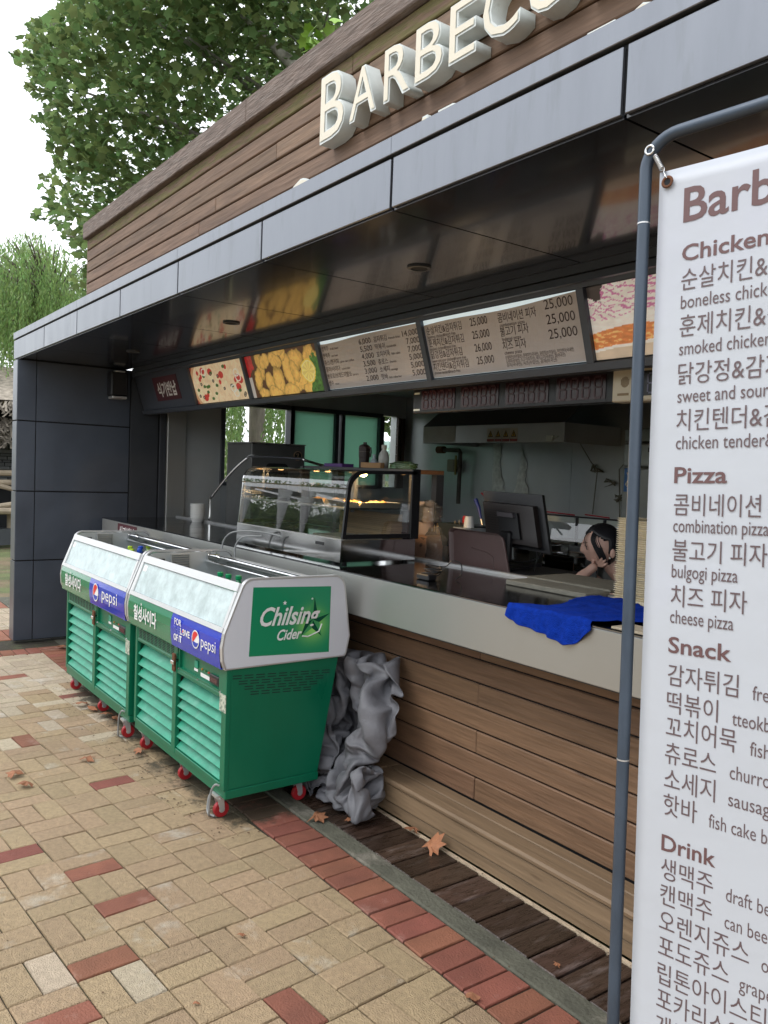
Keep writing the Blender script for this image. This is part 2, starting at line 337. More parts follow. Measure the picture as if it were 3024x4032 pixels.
def link(name, me, mat, parent=None, **props):
    if mat is not None and not me.materials: me.materials.append(mat)
    o = bpy.data.objects.new(name, me); C.objects.link(o)
    if parent is not None:
        o.parent = parent
        o.matrix_parent_inverse = Matrix.LocRotScale(parent.location, parent.rotation_euler, parent.scale).inverted() if parent.type == 'EMPTY' and parent.parent is None else Matrix()
    for k, v in props.items(): o[k] = v
    return o
def np_mesh(name, V, F, mat, parent=None, **props):
    """V (n,3) array, F (m,k) int array"""
    me = bpy.data.meshes.new(name); me.vertices.add(len(V)); me.vertices.foreach_set('co', np.asarray(V, np.float32).ravel())
    k = F.shape[1]; me.loops.add(F.size); me.loops.foreach_set('vertex_index', F.astype(np.int32).ravel())
    me.polygons.add(len(F)); me.polygons.foreach_set('loop_start', np.arange(0, F.size, k, dtype=np.int32))
    me.update(calc_edges=True); me.validate()
    return link(name, me, mat, parent, **props)
def thing(name, label, cat, loc=(0, 0, 0), group=None):
    o = bpy.data.objects.new(name, None); o.empty_display_size = .1; C.objects.link(o); o.location = loc
    o['label'] = label; o['category'] = cat
    if group: o['group'] = group
    return o
def tag(o, label, cat, group=None):
    o['label'] = label; o['category'] = cat
    if group: o['group'] = group
    return o
def struct_root(name):
    o = bpy.data.objects.new(name, None); C.objects.link(o); o['kind'] = 'structure'; return o

TEXTS = []
def T(text, pos, ex, ez, size, mat, parent, width=None, align='l', bold=0., shear=0., name='lettering', lift=0.0015, depth=0.):
    """flat lettering: pos = left end of the baseline, ex = writing direction, ez = up; size = em height"""
    c = bpy.data.curves.new('lettering', 'FONT'); c.body = text; c.size = 1; c.offset = bold; c.shear = shear; c.resolution_u = 3; c.fill_mode = 'FRONT'
    if depth: c.extrude = depth/size/2; c.fill_mode = 'BOTH'
    o = bpy.data.objects.new('tmp', c); C.objects.link(o)
    TEXTS.append((o, pos, ex, ez, size, mat, parent, width, align, name, lift, depth))
def flush_text():
    dg = bpy.context.evaluated_depsgraph_get(); dg.update()
    out = []
    for (o, pos, ex, ez, size, mat, parent, width, align, name, lift, depth) in TEXTS:
        me = bpy.data.meshes.new_from_object(o.evaluated_get(dg))
        n = len(me.vertices); co = np.empty(n*3, np.float32); me.vertices.foreach_get('co', co); co = co.reshape(-1, 3)
        x0, x1 = co[:, 0].min(), co[:, 0].max(); sx = size
        if width: sx = width/max(1e-6, x1-x0)
        ex = Vector(ex).normalized(); ez = Vector(ez).normalized(); ey = ez.cross(ex)
        X = (co[:, 0]-x0)*sx
        if align == 'r': X = X-(x1-x0)*sx
        if align == 'c': X = X-(x1-x0)*sx/2
        P = np.array(pos)[None]+X[:, None]*np.array(ex)+co[:, 1:2]*size*np.array(ez)
        # outward normal of the print is -ey
        nrm = -np.array(ey)
        P = P+nrm*(lift+co[:, 2:3]*size)
        me.vertices.foreach_set('co', P.astype(np.float32).ravel()); me.materials.clear(); me.name = name
        me.update()
        if isinstance(parent, tuple): parent = out[parent[1]]
        out.append(link(name, me, mat, parent))
    for t in TEXTS: bpy.data.objects.remove(t[0])
    TEXTS.clear(); return out

def painted(name, bl, br, tr, tl, nx, ny, fn, parent, mat=None, relief=0.):
    """a flat printed picture: fn(U,V) -> rgb arrays; colours only, printm adds a weak glow"""
    u, v = np.meshgrid(np.linspace(0, 1, nx+1), np.linspace(0, 1, ny+1))
    bl, br, tr, tl = map(np.array, (bl, br, tr, tl))
    P = (bl*(1-u)[..., None]*(1-v)[..., None]+br*u[..., None]*(1-v)[..., None]+tr*u[..., None]*v[..., None]+tl*(1-u)[..., None]*v[..., None]).reshape(-1, 3)
    i = np.arange(nx)[None]+np.arange(ny)[:, None]*(nx+1); F = np.stack([i, i+1, i+nx+2, i+nx+1], -1).reshape(-1, 4)
    o = np_mesh(name, P, F, mat or printm, parent)
    col = np.clip(fn(u.ravel(), v.ravel()), 0, 1); rgba = np.ones((len(P), 4), np.float32); rgba[:, :3] = col
    a = o.data.color_attributes.new('Col', 'FLOAT_COLOR', 'POINT'); a.data.foreach_set('color', rgba.ravel())
    return o
def vnoise(x, y, seed=0):
    xi = np.floor(x).astype(int); yi = np.floor(y).astype(int); fx = x-xi; fy = y-yi; fx = fx*fx*(3-2*fx); fy = fy*fy*(3-2*fy)
    h = lambda a, b: (np.sin(a*127.1+b*311.7+seed*74.7)*43758.5453) % 1
    return (h(xi, yi)*(1-fx)+h(xi+1, yi)*fx)*(1-fy)+(h(xi, yi+1)*(1-fx)+h(xi+1, yi+1)*fx)*fy
def fbm(x, y, seed=0, o=4): return sum(vnoise(x*2**k, y*2**k, seed+k)/2**k for k in range(o))/1.9

# ================================================================== GROUND
def build_ground():
    g = MB(); n = 40
    g.grid(60, 60, lambda u, v: ((u-.5)*600, (v-.5)*600, -.06-(.0 if (abs(u-.5) < .03) else 0)))
    g.build('ground', grassm, kind='structure')
    b = MB().box((-10.02, -7, -.05), (4, 1.9, -.009)); b.build('paving_bed', sand, kind='structure')
    # ---- basket weave field, turned a little against the building
    V0 = np.array([-2.888, .884]); e1 = np.array([.2013, .0165]); e2 = np.array([-.0135, .2017])
    P = struct_root('pavement')
    reds = {(0, 0, 0), (-2, 0, 1), (-3, -1, 0), (1, -1, 1), (2, -2, 1), (4, 1, 0), (-10, 1, 1), (-6, 2, 1), (-14, 4, 1), (-17, 3, 0), (5, -2, 0), (-8, -1, 1)}
    rr = random.Random(3)
    def clip(poly, ax, lim, keep_less=True):
        out = []
        for i in range(len(poly)):
            a, b_ = poly[i], poly[(i+1) % len(poly)]
            ia = (a[ax] <= lim) == keep_less; ib = (b_[ax] <= lim) == keep_less
            if ia: out.append(a)
            if ia != ib:
                t = (lim-a[ax])/(b_[ax]-a[ax]); out.append((a[0]+t*(b_[0]-a[0]), a[1]+t*(b_[1]-a[1])))
        return out
    def area(p): return abs(sum(p[i][0]*p[(i+1) % len(p)][1]-p[(i+1) % len(p)][0]*p[i][1] for i in range(len(p))))/2
    pieces = []
    for i in range(-40, 35):
        for j in range(-34, 8):
            even = (i+j) % 2 == 0
            for h in (0, 1):
                g_ = .012
                if even: a0, a1, b0, b1 = .5*h+g_, .5*h+.5-g_, g_, 1-g_
                else: a0, a1, b0, b1 = g_, 1-g_, .5*h+g_, .5*h+.5-g_
                q = [tuple(V0+(i+a)*e1+(j+b)*e2) for a, b in ((a0, b0), (a1, b0), (a1, b1), (a0, b1))]
                cx, cy = V0+(i+(a0+a1)/2)*e1+(j+(b0+b1)/2)*e2
                if cy < -5.5 or cx > 3: continue
                red = (i, j, h) in reds or (cy < .55 or cx > -1.5 or cx < -6.5) and rr.random() < .06
                for (x0, x1) in ((-6.995, 9), (-9.25, -8.1)):
                    if x0 < -9 and cy > 1.95: pass
                    p = clip(q, 1, 1.683 if x0 > -8 else 1.88); 
                    if len(p) > 2: p = clip(p, 0, x0, False)
                    if len(p) > 2: p = clip(p, 0, x1, True)
                    if len(p) > 2 and area(p) > .0012: pieces.append((p, red, cx, cy))
    # red border: soldier course along the stand, across its left end, and round the far side
    def rect(x0, y0, x1, y1): return [(x0, y0), (x1, y0), (x1, y1), (x0, y1)]
    x = -7.0-.2
    k = 0
    while x < 3: pieces.append((rect(x+.004, 1.692, x+.098, 1.888), True, x+.05, 1.79)); x += .102
    y = 1.69-.102
    while y > -5.5: pieces.append((rect(-7.2, y+.004, -7.003, y+.098), True, -7.1, y)); y -= .102
    y = 1.88
    while y > -5.5:
        pieces.append((rect(-8.09, y-.098, -7.62, y-.004), True, -7.85, y)); pieces.append((rect(-9.99, y-.098, -9.26, y-.004), True, -9.6, y)); y -= .102
    def screen(cx, cy):
        f = sc.camera.matrix_world.inverted() @ Vector((cx, cy, 0)); z = -f.z
        if z < .2: return 0, 0, 0
        X = f.x/z*3191+1512; Y = 2016-f.y/z*3191
        vis = -150 < X < 3174 and 0 < Y < 4180
        return vis, 1.6/z**3, X
    def prio(p):
        vis, s, X = screen(p[2], p[3])
        if -4.5 < p[2] < -3.2 and p[3] > 1.62: s *= .2
        if X > 2420 and p[3] < 1.5: s *= .3          # behind the banner
        return -(s*area(p[0]) if vis else 0)
    pieces.sort(key=prio)
    stuff = {redp.name: MB(), cream.name: MB(), paleP.name: MB()}
    rz = random.Random(11)
    for n_, (p, red, cx, cy) in enumerate(pieces):
        if area(p) < 1e-4: continue
        ccx = sum(a[0] for a in p)/len(p); ccy = sum(a[1] for a in p)/len(p)
        if sum(p[i][0]*p[(i+1) % len(p)][1]-p[(i+1) % len(p)][0]*p[i][1] for i in range(len(p))) < 0: p = p[::-1]
        dz = rz.uniform(-.0018, .0018); tx, ty = rz.uniform(-.012, .012), rz.uniform(-.012, .012)
        if area(p) > .004: p = [(a+rz.uniform(-.0014, .0014), b_+rz.uniform(-.0014, .0014)) for a, b_ in p]
        m = len(p); top = []; mid = []; bot = []
        for (a, b_) in p:
            L_ = math.hypot(a-ccx, b_-ccy); s = 1-.0045/max(L_, .01)
            top.append((ccx+(a-ccx)*s, ccy+(b_-ccy)*s, dz+tx*(a-ccx)+ty*(b_-ccy))); mid.append((a, b_, -.004+dz)); bot.append((a, b_, -.04))
        fs = [tuple(range(m))]+[(m+i, m+(i+1) % m, (i+1) % m, i) for i in range(m)]+[(2*m+i, 2*m+(i+1) % m, m+(i+1) % m, m+i) for i in range(m)]
        pm = redp if red else (paleP if (-4.3-cx)*.55+rz.random() > 1.0 or rz.random() < .035 else cream); t = MB() if n_ < 300 else stuff[pm.name]
        t.add(top+mid+bot, fs)
        if n_ < 300: t.build('paver', pm, P)
    for nm in stuff: stuff[nm].build('paver', MATS[nm], P, kind='stuff')
    # kerb, deck, mortar strip, apron
    MB().box((-7.0, 1.893, -.05), (3, 1.985, .004), .006).build('kerb', concrete, kind='structure')
    MB().box((-10.02, 1.89, -.05), (-7.0, 9, -.004)).build('apron_slab', concrete, kind='structure')
    k = MB(); k.box((-7.62, -.0, -.05), (-7.2, 1.9, .004)); 
    MB().box((-7.0, 1.985, -.05), (3, 2.28, -.022)).build('deck_bed', gapm, kind='structure')
    D = struct_root('boardwalk'); x = -6.98
    xs = -2.951
    x = xs-31*.1272
    rd = random.Random(5)
    while x < 2.6:
        z = rd.uniform(-.006, -.001)
        MB().box((x+.004, 1.99, -.022), (x+.123, 2.246, z), .004).build('plank', deckw, D); x += .1272
    MB().box((-7.0, 2.249, -.03), (3, 2.268, -.002)).build('mortar_strip', mortar, kind='structure')
build_ground()

def leafstar(scale, rot, c, bend=.25, lobes=7, rnd=random):
    vs = []; n = 2*lobes
    for k in range(n+1):
        a = math.radians(-150+300*k/n); r = rnd.uniform(.65, 1.1) if k % 2 == 1 else rnd.uniform(.5, .75)
        if k in (0, n): r = .35
        r *= rnd.uniform(.85, 1.1)
        x, y = r*math.sin(a), r*math.cos(a); vs.append((x, y, -bend*(x*x)+rnd.uniform(-.1, .14)))
    vs.append((0, -.1, .1)); m = Matrix.LocRotScale(Vector(c), rot, Vector((scale,)*3))
    return [m @ Vector(p) for p in vs], [(len(vs)-1, k, k+1) for k in range(n)]+[(len(vs)-1, n, 0)]
def fallen():
    from mathutils import Euler
    spots = [((-4.28, .91), .05, 'curled dry brown leaf on the cream paving, left of a near twin'), ((-4.13, .93), .045, 'dry brown leaf on cream paving, right of a near twin'),
             ((-4.32, 1.27), .048, 'dry brown leaf lying alone in front of the louvred cooler doors'), ((-4.31, 1.56), .045, 'small dry leaf beside a caster of the near cooler'),
             ((-5.33, 1.53), .06, 'dry brown leaf on a pale paver by the far cooler casters'), ((-5.2, 1.57), .05, 'crumpled leaf under the front of the far cooler'),
             ((-5.05, 1.6), .05, 'dark brown leaf next to the middle casters of the far cooler'), ((-4.95, 1.63), .04, 'small leaf scrap under the right end of the far cooler'),
             ((-7.04, 1.86), .07, 'dry leaf on the red brick border at the charcoal wall foot'), ((-3.07, 1.94), .06, 'dry orange brown leaf lying across the concrete kerb'),
             ((-2.56, 2.20), .062, 'large dry orange leaf on the dark planks against the pale ledge'), ((-1.744, 1.684), .028, 'small orange leaf at the edge of the red brick border'),
             ((-1.716, 2.03), .017, 'tiny orange leaf scrap on the dark planks nearest the banner'), ((-2.744, 2.24), .045, 'torn dry leaf on the planks between grey cover and large leaf'),
             ((-2.98, 2.06), .03, 'thin curled leaf on the planks in front of the grey cover'), ((-2.414, 1.242), .02, 'tiny reddish leaf on a whitish paver in the foreground'), ((-2.169, .972), .011, 'tiny dark leaf crumb on the foreground pavers')]
    for (xy, s, lab) in spots:
        r = random.Random(hash(lab) if False else int(xy[0]*1000)); big = s > .055
        v, f = leafstar(s, Euler((r.uniform(-.2, .2), r.uniform(-.2, .2), r.uniform(0, 6))), (xy[0], xy[1], .006+s*.33), bend=.35, rnd=r)
        if xy[0] == -2.56: v = [Vector((p.x, p.y+(p.z-.02)*-.2, max(p.z, .004)+(p.y-2.2)*.7)) for p in v]
        m = MB().add(v, f); o = m.build('fallen_leaf', dryleaf); tag(o, lab, 'leaf', 'dry leaves lying on the ground')
        sd = o.modifiers.new('thick', 'SOLIDIFY'); sd.thickness = .0012
    r = random.Random(31); m = MB()
    for k in range(520):
        x = r.uniform(-6.0, -3.1) if k < 330 else r.uniform(-6, -1.2); y = (1.50+abs(r.gauss(0, .10))*r.choice((-.6, 1))) if k < 330 else r.choice((r.uniform(-.2, 1.7), r.gauss(2.24, .02), r.gauss(1.89, .01)))
        s = r.uniform(.0015, .006)*(1.3 if k < 330 else .9); a = r.uniform(0, 6.28); e = r.uniform(.25, 1); ca, sa = math.cos(a)*s, math.sin(a)*s
        m.add([(x-ca, y-sa, .003), (x+sa*e, y-ca*e, .003+s*.4), (x+ca, y+sa, .004), (x-sa*e, y+ca*e, .003+s*.3)], [(0, 1, 2, 3)])
    o = m.build('leaf_litter', M('litter', (.10, .055, .03), .9, isl=.6), kind='stuff'); o['label'] = 'crumbs of dry leaf and dirt scattered over the paving'; o['category'] = 'litter'
fallen()

# ================================================================== THE STAND BUILDING
XJ = [-7.6, -6.565, -5.69, -4.80, -3.923, -3.033, -2.144, -1.243, -.35, .54, 1.43]
def build_stand():
    B = thing('snack_stand', 'food stand with charcoal panel canopy, cedar sign wall and open kitchen', 'building', (-3, 3.5, 0))
    part = lambda n, mb, m, par=B, **k: mb.build(n, m, par, **k)
    # canopy: dark core, fascia panels, cap, soffit
    part('canopy_core', MB().box((-7.585, 1.572, 2.452), (1.6, 2.5, 2.655)), gapm)
    fas = part('fascia_backing', MB().box((-7.585, 1.562, 2.450), (1.6, 1.5718, 2.612)), gapm)
    for i in range(len(XJ)-1):
        part('fascia_panel', MB().box((XJ[i]+(.007 if i else 0), 1.55, 2.447), (XJ[i+1]-.007, 1.5618, 2.603), .0015), fasciam)
    for i in range(0, len(XJ)-1, 2):
        x1 = XJ[min(i+2, len(XJ)-1)]
        part('cap_strip', MB().box((XJ[i]-.001, 1.545, 2.614), (x1-.003, 1.774, 2.671), .002), fasciam)
    part('canopy_end', MB().box((-7.6, 1.5622, 2.447), (-7.5852, 2.5, 2.6135)), fasciam)
    for i in range(len(XJ)-1):
        part('soffit_panel', MB().box((XJ[i]+.004, 1.5622, 2.4405), (XJ[i+1]-.004, 2.475, 2.4518)), soffitm)
    for x, y in ((-4.425, 2.082), (-2.646, 2.071), (-6.159, 2.098), (-.9, 2.08)):
        d = part('downlight', MB().lathe([(.05, 2.4402), (.05, 2.434), (.036, 2.433), (.034, 2.4402)], (x, y, 0), 20), darkm)
        MB().lathe([(.033, 2.4398), (.033, 2.4375)], (x, y, 0), 16).build('lens', gapm, d)
    part('soffit_rear_trim', MB().box((-7.3, 2.479, 2.405), (1.5, 2.52, 2.44)).box((-7.3, 2.4795, 2.37), (1.5, 2.50, 2.398)), framem)
    # roof slab and dark kitchen ceiling
    part('roof', MB().box((-7.585, 2.505, 2.50), (1.6, 6.0, 2.67)), darkm)
    part('kitchen_ceiling', MB().box((-7.43, 2.53, 2.46), (1.5, 5.8, 2.495)), M('grey_ceiling', (.38, .39, .40), .7))
    # left wall: fascia panels, inner face coloured darker for its shade, with recessed joints
    part('end_wall_core', MB().box((-7.59, 1.558, .02), (-7.447, 3.44, 2.44)), gapm)
    zj = [.02, .716, 1.316, 1.919, 2.438]
    for k in range(4):
        z0, z1 = zj[k]+.006, zj[k+1]-.006
        part('wall_panel', MB().box((-7.4465, 1.551, z0), (-7.438, 1.698, z1), .001), pillarm)
        part('wall_panel', MB().box((-7.4465, 1.706, z0), (-7.438, 2.512, z1), .001), pillarm)
        part('wall_panel', MB().box((-7.602, 1.548, z0), (-7.4472, 1.5575, z1), .001), fasciam)
        part('wall_panel', MB().box((-7.602, 1.5577, z0), (-7.5905, 3.2, z1), .001), fasciam)
    part('door_jamb', MB().box((-7.4465, 2.524, .02), (-7.436, 2.785, 2.438), .001).box((-7.4465, 2.800, .02), (-7.425, 2.86, 2.438), .002), darkm)
    part('steel_post', MB().box((-7.4465, 2.866, .02), (-7.40, 3.05, 2.46), .004), steel)
    # kitchen left wall with window openings (x = -7.44)
    w = MB()
    for (y0, y1, z0, z1) in ((3.05, 3.44, 0, 2.5), (3.44, 4.20, 0, 1.43), (4.20, 4.26, 0, 2.5), (3.44, 4.20, 2.235, 2.5), (4.26, 5.40, 0, 1.43), (4.26, 5.40, 2.235, 2.5), (5.40, 5.585, 0, 1.43), (5.40, 5.585, 2.235, 2.5), (5.585, 5.9, 0, 2.5)):
        w.box((-7.55, y0+.0005, z0), (-7.441, y1-.0005, z1))
    part('kitchen_side_wall', w, steelwall)
    for (y0, y1) in ((3.44, 4.215), (4.215, 5.36)):
        fr = MB()
        for a, b_ in (((y0-.02, 1.41), (y0+.022, 2.25)), ((y1-.022, 1.41), (y1+.022, 2.25))): fr.box((-7.52, a[0], a[1]), (-7.415, b_[0], b_[1]), .002)
        fr.box((-7.52, y0+.023, 1.405), (-7.415, y1-.023, 1.445)).box((-7.52, y0+.023, 2.205), (-7.415, y1-.023, 2.25))
        part('window_frame', fr, darkm)
    for (a_, b__, c_, d_) in ((4.755, 1.446, 4.80, 2.204), (4.835, 1.446, 4.88, 2.204), (5.385, 1.42, 5.41, 2.22)): part('window_frame', MB().box((-7.50, a_, b__), (-7.43, c_, d_)), darkm)
    fg = M('frosted_green_glass', (.30, .42, .36), .35, 0, var=.08, vscale=2, emis=None)
    nt = fg.node_tree; b = nt.nodes['Principled BSDF']; tl = nt.nodes.new('ShaderNodeBsdfTranslucent'); tl.inputs[0].default_value = (.47, .72, .61, 1)
    mx = nt.nodes.new('ShaderNodeMixShader'); mx.inputs[0].default_value = .7; nt.links.new(b.outputs[0], mx.inputs[1]); nt.links.new(tl.outputs[0], mx.inputs[2]); nt.links.new(mx.outputs[0], nt.nodes['Material Output'].inputs[0])
    part('frosted_pane', MB().box((-7.475, 4.24, 1.447), (-7.468, 4.753, 2.203)), fg)
    part('frosted_pane', MB().box((-7.475, 4.882, 1.447), (-7.468, 5.336, 2.203)), fg)
    part('window_louvre', MB().box((-7.44, 5.59, 1.42), (-7.41, 5.62, 2.22)).box((-7.44, 5.64, 1.42), (-7.41, 5.69, 2.22)), M('brown_frame', (.07, .035, .02), .5))
    for k in range(7): part('louvre_clip', MB().box((-7.43, 5.565, 1.5+.1*k), (-7.415, 5.588, 1.512+.1*k)), alu)
    # back wall of brushed sheets, right wall, kitchen floor
    xs = [-7.44, -6.95, -5.95, -4.95, -3.95, -2.95, -1.95, -.95, .05, 1.5]
    for i in range(9): part('steel_sheet', MB().box((xs[i]+.002, 5.72-.002*(i % 2), 0), (xs[i+1]-.002, 5.74, 2.5)), steelwall)
    part('rear_wall', MB().box((-7.59, 5.75, 0), (1.6, 5.9, 2.5)), darkm)
    part('right_wall', MB().box((1.5, 1.56, 0), (1.6, 5.74, 2.44)), pillarm)
    part('kitchen_floor', MB().box((-7.44, 2.47, 0), (1.5, 5.72, .02)), M('floor_tile', (.32, .29, .26), .5))
    # upper sign wall: cedar planks, moss stained top rows, weathered cap board
    part('sign_wall_core', MB().box((-6.27, 1.797, 2.67), (1.6, 2.3, 3.33)), darkm)
    rr = random.Random(4); z = 2.672; k = 0
    while z < 3.22:
        h = .0812; x = -6.285; zt = min(z+h-.007, 3.232)
        while x < 1.6:
            L_ = rr.uniform(1.6, 3.8); x1 = min(x+L_, 1.6)
            part('plank', MB().box((x+.0015, 1.775+rr.uniform(-.002, .002), z), (x1-.0015, 1.797, zt), .004), mossw if zt > 3.19 else upw); x = x1
        z += h; k += 1
    part('plank', MB().box((-6.287, 1.778, 2.672), (-6.2705, 2.3, 3.232)), upw, label='end board closing the left side of the sign wall')
    x = -6.295
    while x < 1.6:
        x1 = min(x+rr.uniform(2.5, 3.6), 1.6); part('cap_board', MB().box((x, 1.745, 3.236), (x1-.002, 1.83, 3.352), .005), trimw); x = x1
    # wall under the counter
    part('plank_backing', MB().box((-7.2, 2.4521, .02), (1.5, 2.47, .90)), gapm)
    z = .170; k = 0
    while z < .88:
        zt = min(z+.0975, .90); x = -7.2; first = -2.573 if k % 2 == 0 else -1.2
        cuts = sorted([-7.2, first-3.0, first, first+2.4, 1.5]); cuts = [c for c in cuts if -7.2 <= c <= 1.5]
        for a, b_ in zip(cuts, cuts[1:]):
            part('plank', MB().box((a+.0015, 2.437+rr.uniform(-.0015, .0015), z), (b_-.0015, 2.452, zt), .004), wallw)
        z += .1045; k += 1
    # two-board plinth ledge
    for a, b_ in ((-7.2, -3.1), (-3.1, 1.5)):
        lo = part('ledge_board', MB().box((a+.001, 2.275, 0), (b_-.001, 2.29, .054), .003), ledgew)
        part('ledge_board', MB().box((a+.001, 2.268, .059), (b_-.001, 2.29, .138), .003), ledgew)
        part('ledge_board', MB().box((a+.001, 2.258, .1385), (b_-.001, 2.362, .167), .009), ledgew)
        part('ledge_board', MB().box((a+.001, 2.366, .1385), (b_-.001, 2.436, .165), .004), ledgew)
    return B
STAND = build_stand()

def build_counter():
    c = thing('serving_counter', 'long stainless steel serving counter with a polished dark top', 'counter', (-3, 2.5, .9))
    MB().box((-7.235, 2.222, .897), (-3.6, 2.236, 1.094), .003).build('front_panel', steel, c)
    MB().box((-3.598, 2.222, .897), (1.49, 2.236, 1.094), .003).build('front_panel', steel, c)
    MB().box((-7.235, 2.220, 1.0945), (-3.6, 2.895, 1.104), .003).box((-3.599, 2.220, 1.0945), (1.49, 2.895, 1.104), .003).build('top', steeltop, c)
    MB().box((-7.235, 2.237, .90), (-7.222, 2.436, 1.093)).box((-7.2, 2.237, .89), (1.49, 2.436, .897)).box((-7.235, 2.475, .90), (1.49, 2.89, 1.093)).build('underside', darkm, c)
    MB().box((-7.235, 2.897, 1.09), (-2.62, 2.93, 1.118), .002).box((-2.2, 2.80, 1.1045), (1.49, 2.825, 1.116), .002).build('rear_trim', alu, c)
    o = MB().box((-1.72, 2.2245, 1.1045), (-.6, 2.33, 1.113), .002)
    p = o.build('filler_board', M('pale_board', (.42, .36, .27), .6, var=.1, stretch=(3, 20, 20), vscale=4), c)
    MB().lathe([(.012, 1.1132), (.012, 1.116), (.006, 1.1165)], (-1.635, 2.29, 0), 12).build('screw', chrome, p)
    s = MB().box((-6.80, 2.2185, .955), (-6.34, 2.2215, 1.085)).build('sticker_sign', maroon, c)
    T('식기반납', (-6.76, 2.2185, .985), (1, 0, 0), (0, 0, 1), .095, inkw, s, width=.37, bold=.02)
build_counter()
k_ = MB().box((-2.66, 2.66, 1.1045), (-2.19, 2.815, 1.128), .004).box((-2.69, 2.83, 1.119), (-2.20, 3.12, 1.133), .004)
tag(k_.build('worn_board', woodbrd), 'worn grey green board lying across the rear edge of the counter', 'board')

# ---------------------------------------------------------------- channel letters
def build_letters():
    S = thing('letter_sign', 'raised cream channel letters reading BARBECUE with a second row below', 'sign', (-2.2, 1.8, 2.9))
    def letter(ch, x, z, size, w):
        o_y = 1.708
        # return (sides), face and rim
        T(ch, (x, o_y, z), (1, 0, 0), (0, 0, 1), size, letterside, S, width=w, name='letter', lift=-.034, depth=.064, bold=.018)
        LET.append(len(TEXTS)-1)
        T(ch, (x+.004, o_y, z+.002), (1, 0, 0), (0, 0, 1), size*.995, letterface, ('ref', len(TEXTS)-1), width=w-.010, name='face', lift=.0015, bold=-.004)
    LET = []
    cap = .73
    letter('B', -2.865, 2.905, .265/cap, .178)
    for ch, x, w in (('A', -2.652, .175), ('R', -2.432, .155), ('B', -2.252, .15), ('E', -2.075, .13), ('C', -1.918, .16), ('U', -1.725, .16), ('E', -1.53, .13)): letter(ch, x, 2.918, .19/cap, w)
    for ch, x, zt, h, w in (('C', -3.125, 2.812, .26, .19), ('O', -2.80, 2.779, .19, .15), ('A', -2.285, 2.805, .26, .20), ('D', -2.118, 2.800, .26, .17), ('T', -1.50, 2.795, .2, .09), ('O', -1.40, 2.798, .2, .15)):
        letter(ch, x, zt-h, h/cap, w)
build_letters()

# ---------------------------------------------------------------- menu boards
def pizza(U, V):
    x = U*1.15; y = V*.32; n = fbm(x*26, y*26, 3); n2 = fbm(x*70, y*70, 9)
    col = np.stack([.80+.2*n, .60+.25*n-.05*n2, .32+.25*n], -1)*(.8+.4*n2)[..., None]
    r = random.Random(8)
    def disk(cx, cy, rx, ry, c, ring=None):
        d = ((x-cx)/rx)**2+((y-cy)/ry)**2
        m = d < 1
        if ring: m &= d > ring
        col[m] = np.array(c)*(.8+.4*n2[m])[..., None]
    for k in range(16): disk(r.uniform(.05, 1.1), r.uniform(.02, .3), .035, .02, (.9, .78, .5))
    for k in range(15): disk(r.uniform(.08, 1.08), r.uniform(.03, .29), .05, .03, (.62, .06, .04)) if k < 7 else disk(r.uniform(.08, 1.08), r.uniform(.03, .29), .025, .02, (.62, .05, .03))
    for k in range(13): disk(r.uniform(.08, 1.08), r.uniform(.03, .29), .03, .014, (.07, .16, .03))
    for k in range(10): cx, cy = r.uniform(.08, 1.08), r.uniform(.03, .29); disk(cx, cy, .022, .014, (.02, .015, .02)); disk(cx, cy, .008, .005, (.75, .6, .35))
    for k in range(5): disk(r.uniform(.15, 1.0), r.uniform(.05, .27), .055, .033, (.85, .82, .7), .5)
    d = ((x-.62)/.66)**2+((y-.16)/.30)**2
    m = d > .86; col[m] = np.array((.72, .42, .22))*(.8+.3*n2[m])[..., None]
    m = d > 1.02; col[m] = (.30, .05, .03)
    return col
